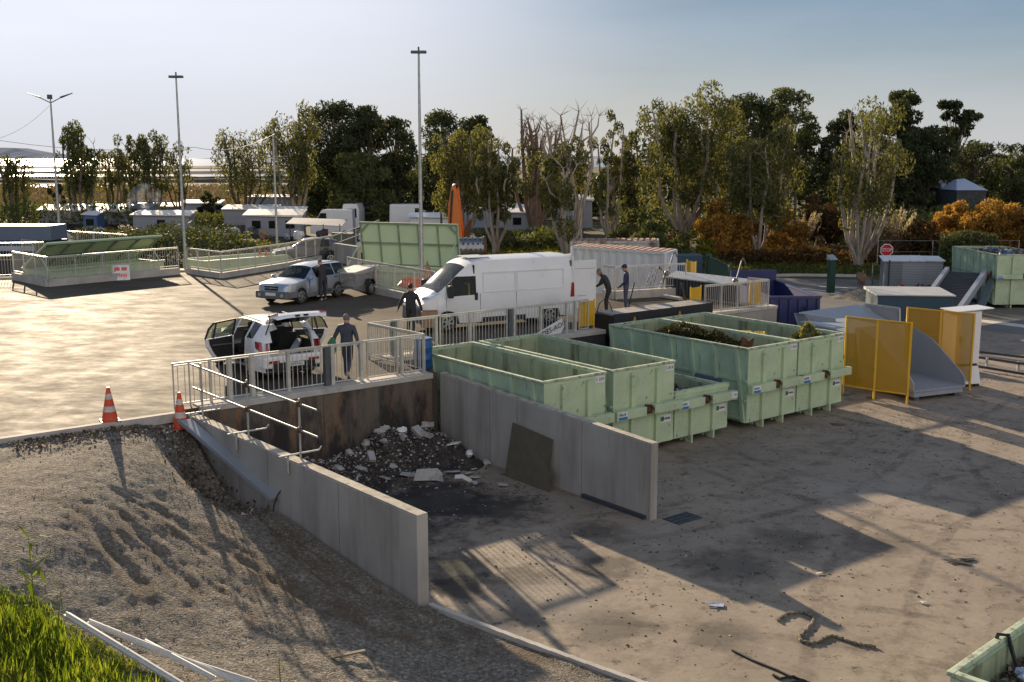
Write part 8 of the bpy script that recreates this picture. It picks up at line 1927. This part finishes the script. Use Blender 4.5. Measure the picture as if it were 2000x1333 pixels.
# ================================================================== GRASS IN THE NEAR CORNER
rng = np.random.default_rng(15)
def grass_density(w, l): return 0
n = 150000; u = rng.uniform(-120, 520, n); v = rng.uniform(1120, 1560, n)
lim = np.interp(u, [-120, 0, 60, 140, 180, 260, 330, 420, 520], [1100, 1150, 1172, 1222, 1262, 1300, 1335, 1352, 1365]) + (fbm(u * .03, v * .03, 4, 3) - .5) * 70
k = v > lim; u, v = u[k], v[k]; pos = []
# vectorised placement on the slope
zz = np.full(len(u), 1.2)
x_ = (u - 1000) / 2110; y_ = -(v - 666.5) / 2110; dy = math.cos(PITCH) + y_ * math.sin(PITCH); dz = -math.sin(PITCH) + y_ * math.cos(PITCH)
for i in range(40):
    tt = (zz - CAM_H) / dz; X, Y = x_ * tt, dy * tt; dx, dyy = X - O0.x, Y - O0.y; zz = .5 * zz + .5 * slope_base(dx * WX + dyy * WY, -dx * WY + dyy * WX)
tt = (zz - CAM_H) / dz; X, Y = x_ * tt, dy * tt
m_ = len(X); hgt = rng.uniform(.04, .17, m_) * (.55 + .9 * fbm(X * 2.2, Y * 2.2, 6, 3)) * (1 + 1.3 * (rng.random(m_) < .08)) * np.clip((v - lim[k]) / 60, .35, 1)
wd = hgt * rng.uniform(.02, .055, m_) + .0025; an = rng.uniform(0, 6.283, m_); bend = rng.uniform(.1, .75, m_) * hgt; bx, by = np.cos(an), np.sin(an); sx, sy = -by, bx
B = np.stack([X, Y, zz - .02], -1); S = np.stack([sx * wd, sy * wd, np.zeros(m_)], -1)
mid = B + np.stack([bx * bend * .3, by * bend * .3, hgt * .6], -1); tip = B + np.stack([bx * bend, by * bend, hgt], -1)
V = np.stack([B - S, B + S, mid + S * .7, mid - S * .7, tip + S * .08, tip - S * .08], 1).reshape(-1, 3); F = (np.arange(m_)[:, None, None] * 6 + np.array([[0, 1, 2, 3], [3, 2, 4, 5]])[None]).reshape(-1, 4)
tag(np_mesh('grass', V, F, M['grass'], smooth=False), 'bright backlit green grass in the near left corner', 'grass', kind='stuff')
def cane(label, u, v, h, seed, lv=9):
    p = GS(u, v); t = thing('reed_cane', label, 'plant', tuple(p), 0, 'young canes growing by the grass'); rg_ = random.Random(seed); q = MB(); lx, ly = rg_.uniform(-.05, .1), rg_.uniform(-.05, .05); q.tube([(0, 0, -.05), (lx * .4, ly * .4, h * .5), (lx, ly, h)], [.012, .009, .004], 5); q.build('stem', M['grass'], t)
    for k in range(lv):
        f = .30 + .70 * k / (lv - 1); an = k * 2.3 + rg_.uniform(-.4, .4); ln = h * rg_.uniform(.22, .34) * (1.2 - .4 * f); c, s_ = math.cos(an), math.sin(an); b = Vector((lx * f, ly * f, h * f)); w_ = ln * .075
        d = Vector((-s_, c, 0)) * w_; m1 = b + Vector((c * ln * .5, s_ * ln * .5, ln * .35)); e = b + Vector((c * ln, s_ * ln, ln * rg_.uniform(-.05, .6)))
        q = MB(); q.quad([b - d * .4, b + d * .4, m1 + d, m1 - d]); q.quad([m1 - d, m1 + d, e + d * .05, e - d * .05]); q.build('leaf', M['grass'], t)
    return t
cane('tall thin cane with narrow leaves standing on the gravel', 72, 1235, 1.45, 1, 13); cane('short leafy cane in front of the tall thin one', 112, 1262, .85, 2, 8); cane('small cane tuft at the bottom edge of the gravel', 548, 1338, .42, 3, 8); cane('upright cane blade among the grass near the profiles', 236, 1262, .40, 5, 6); cane('cane at the left edge of the grass', 30, 1262, .85, 6, 9)
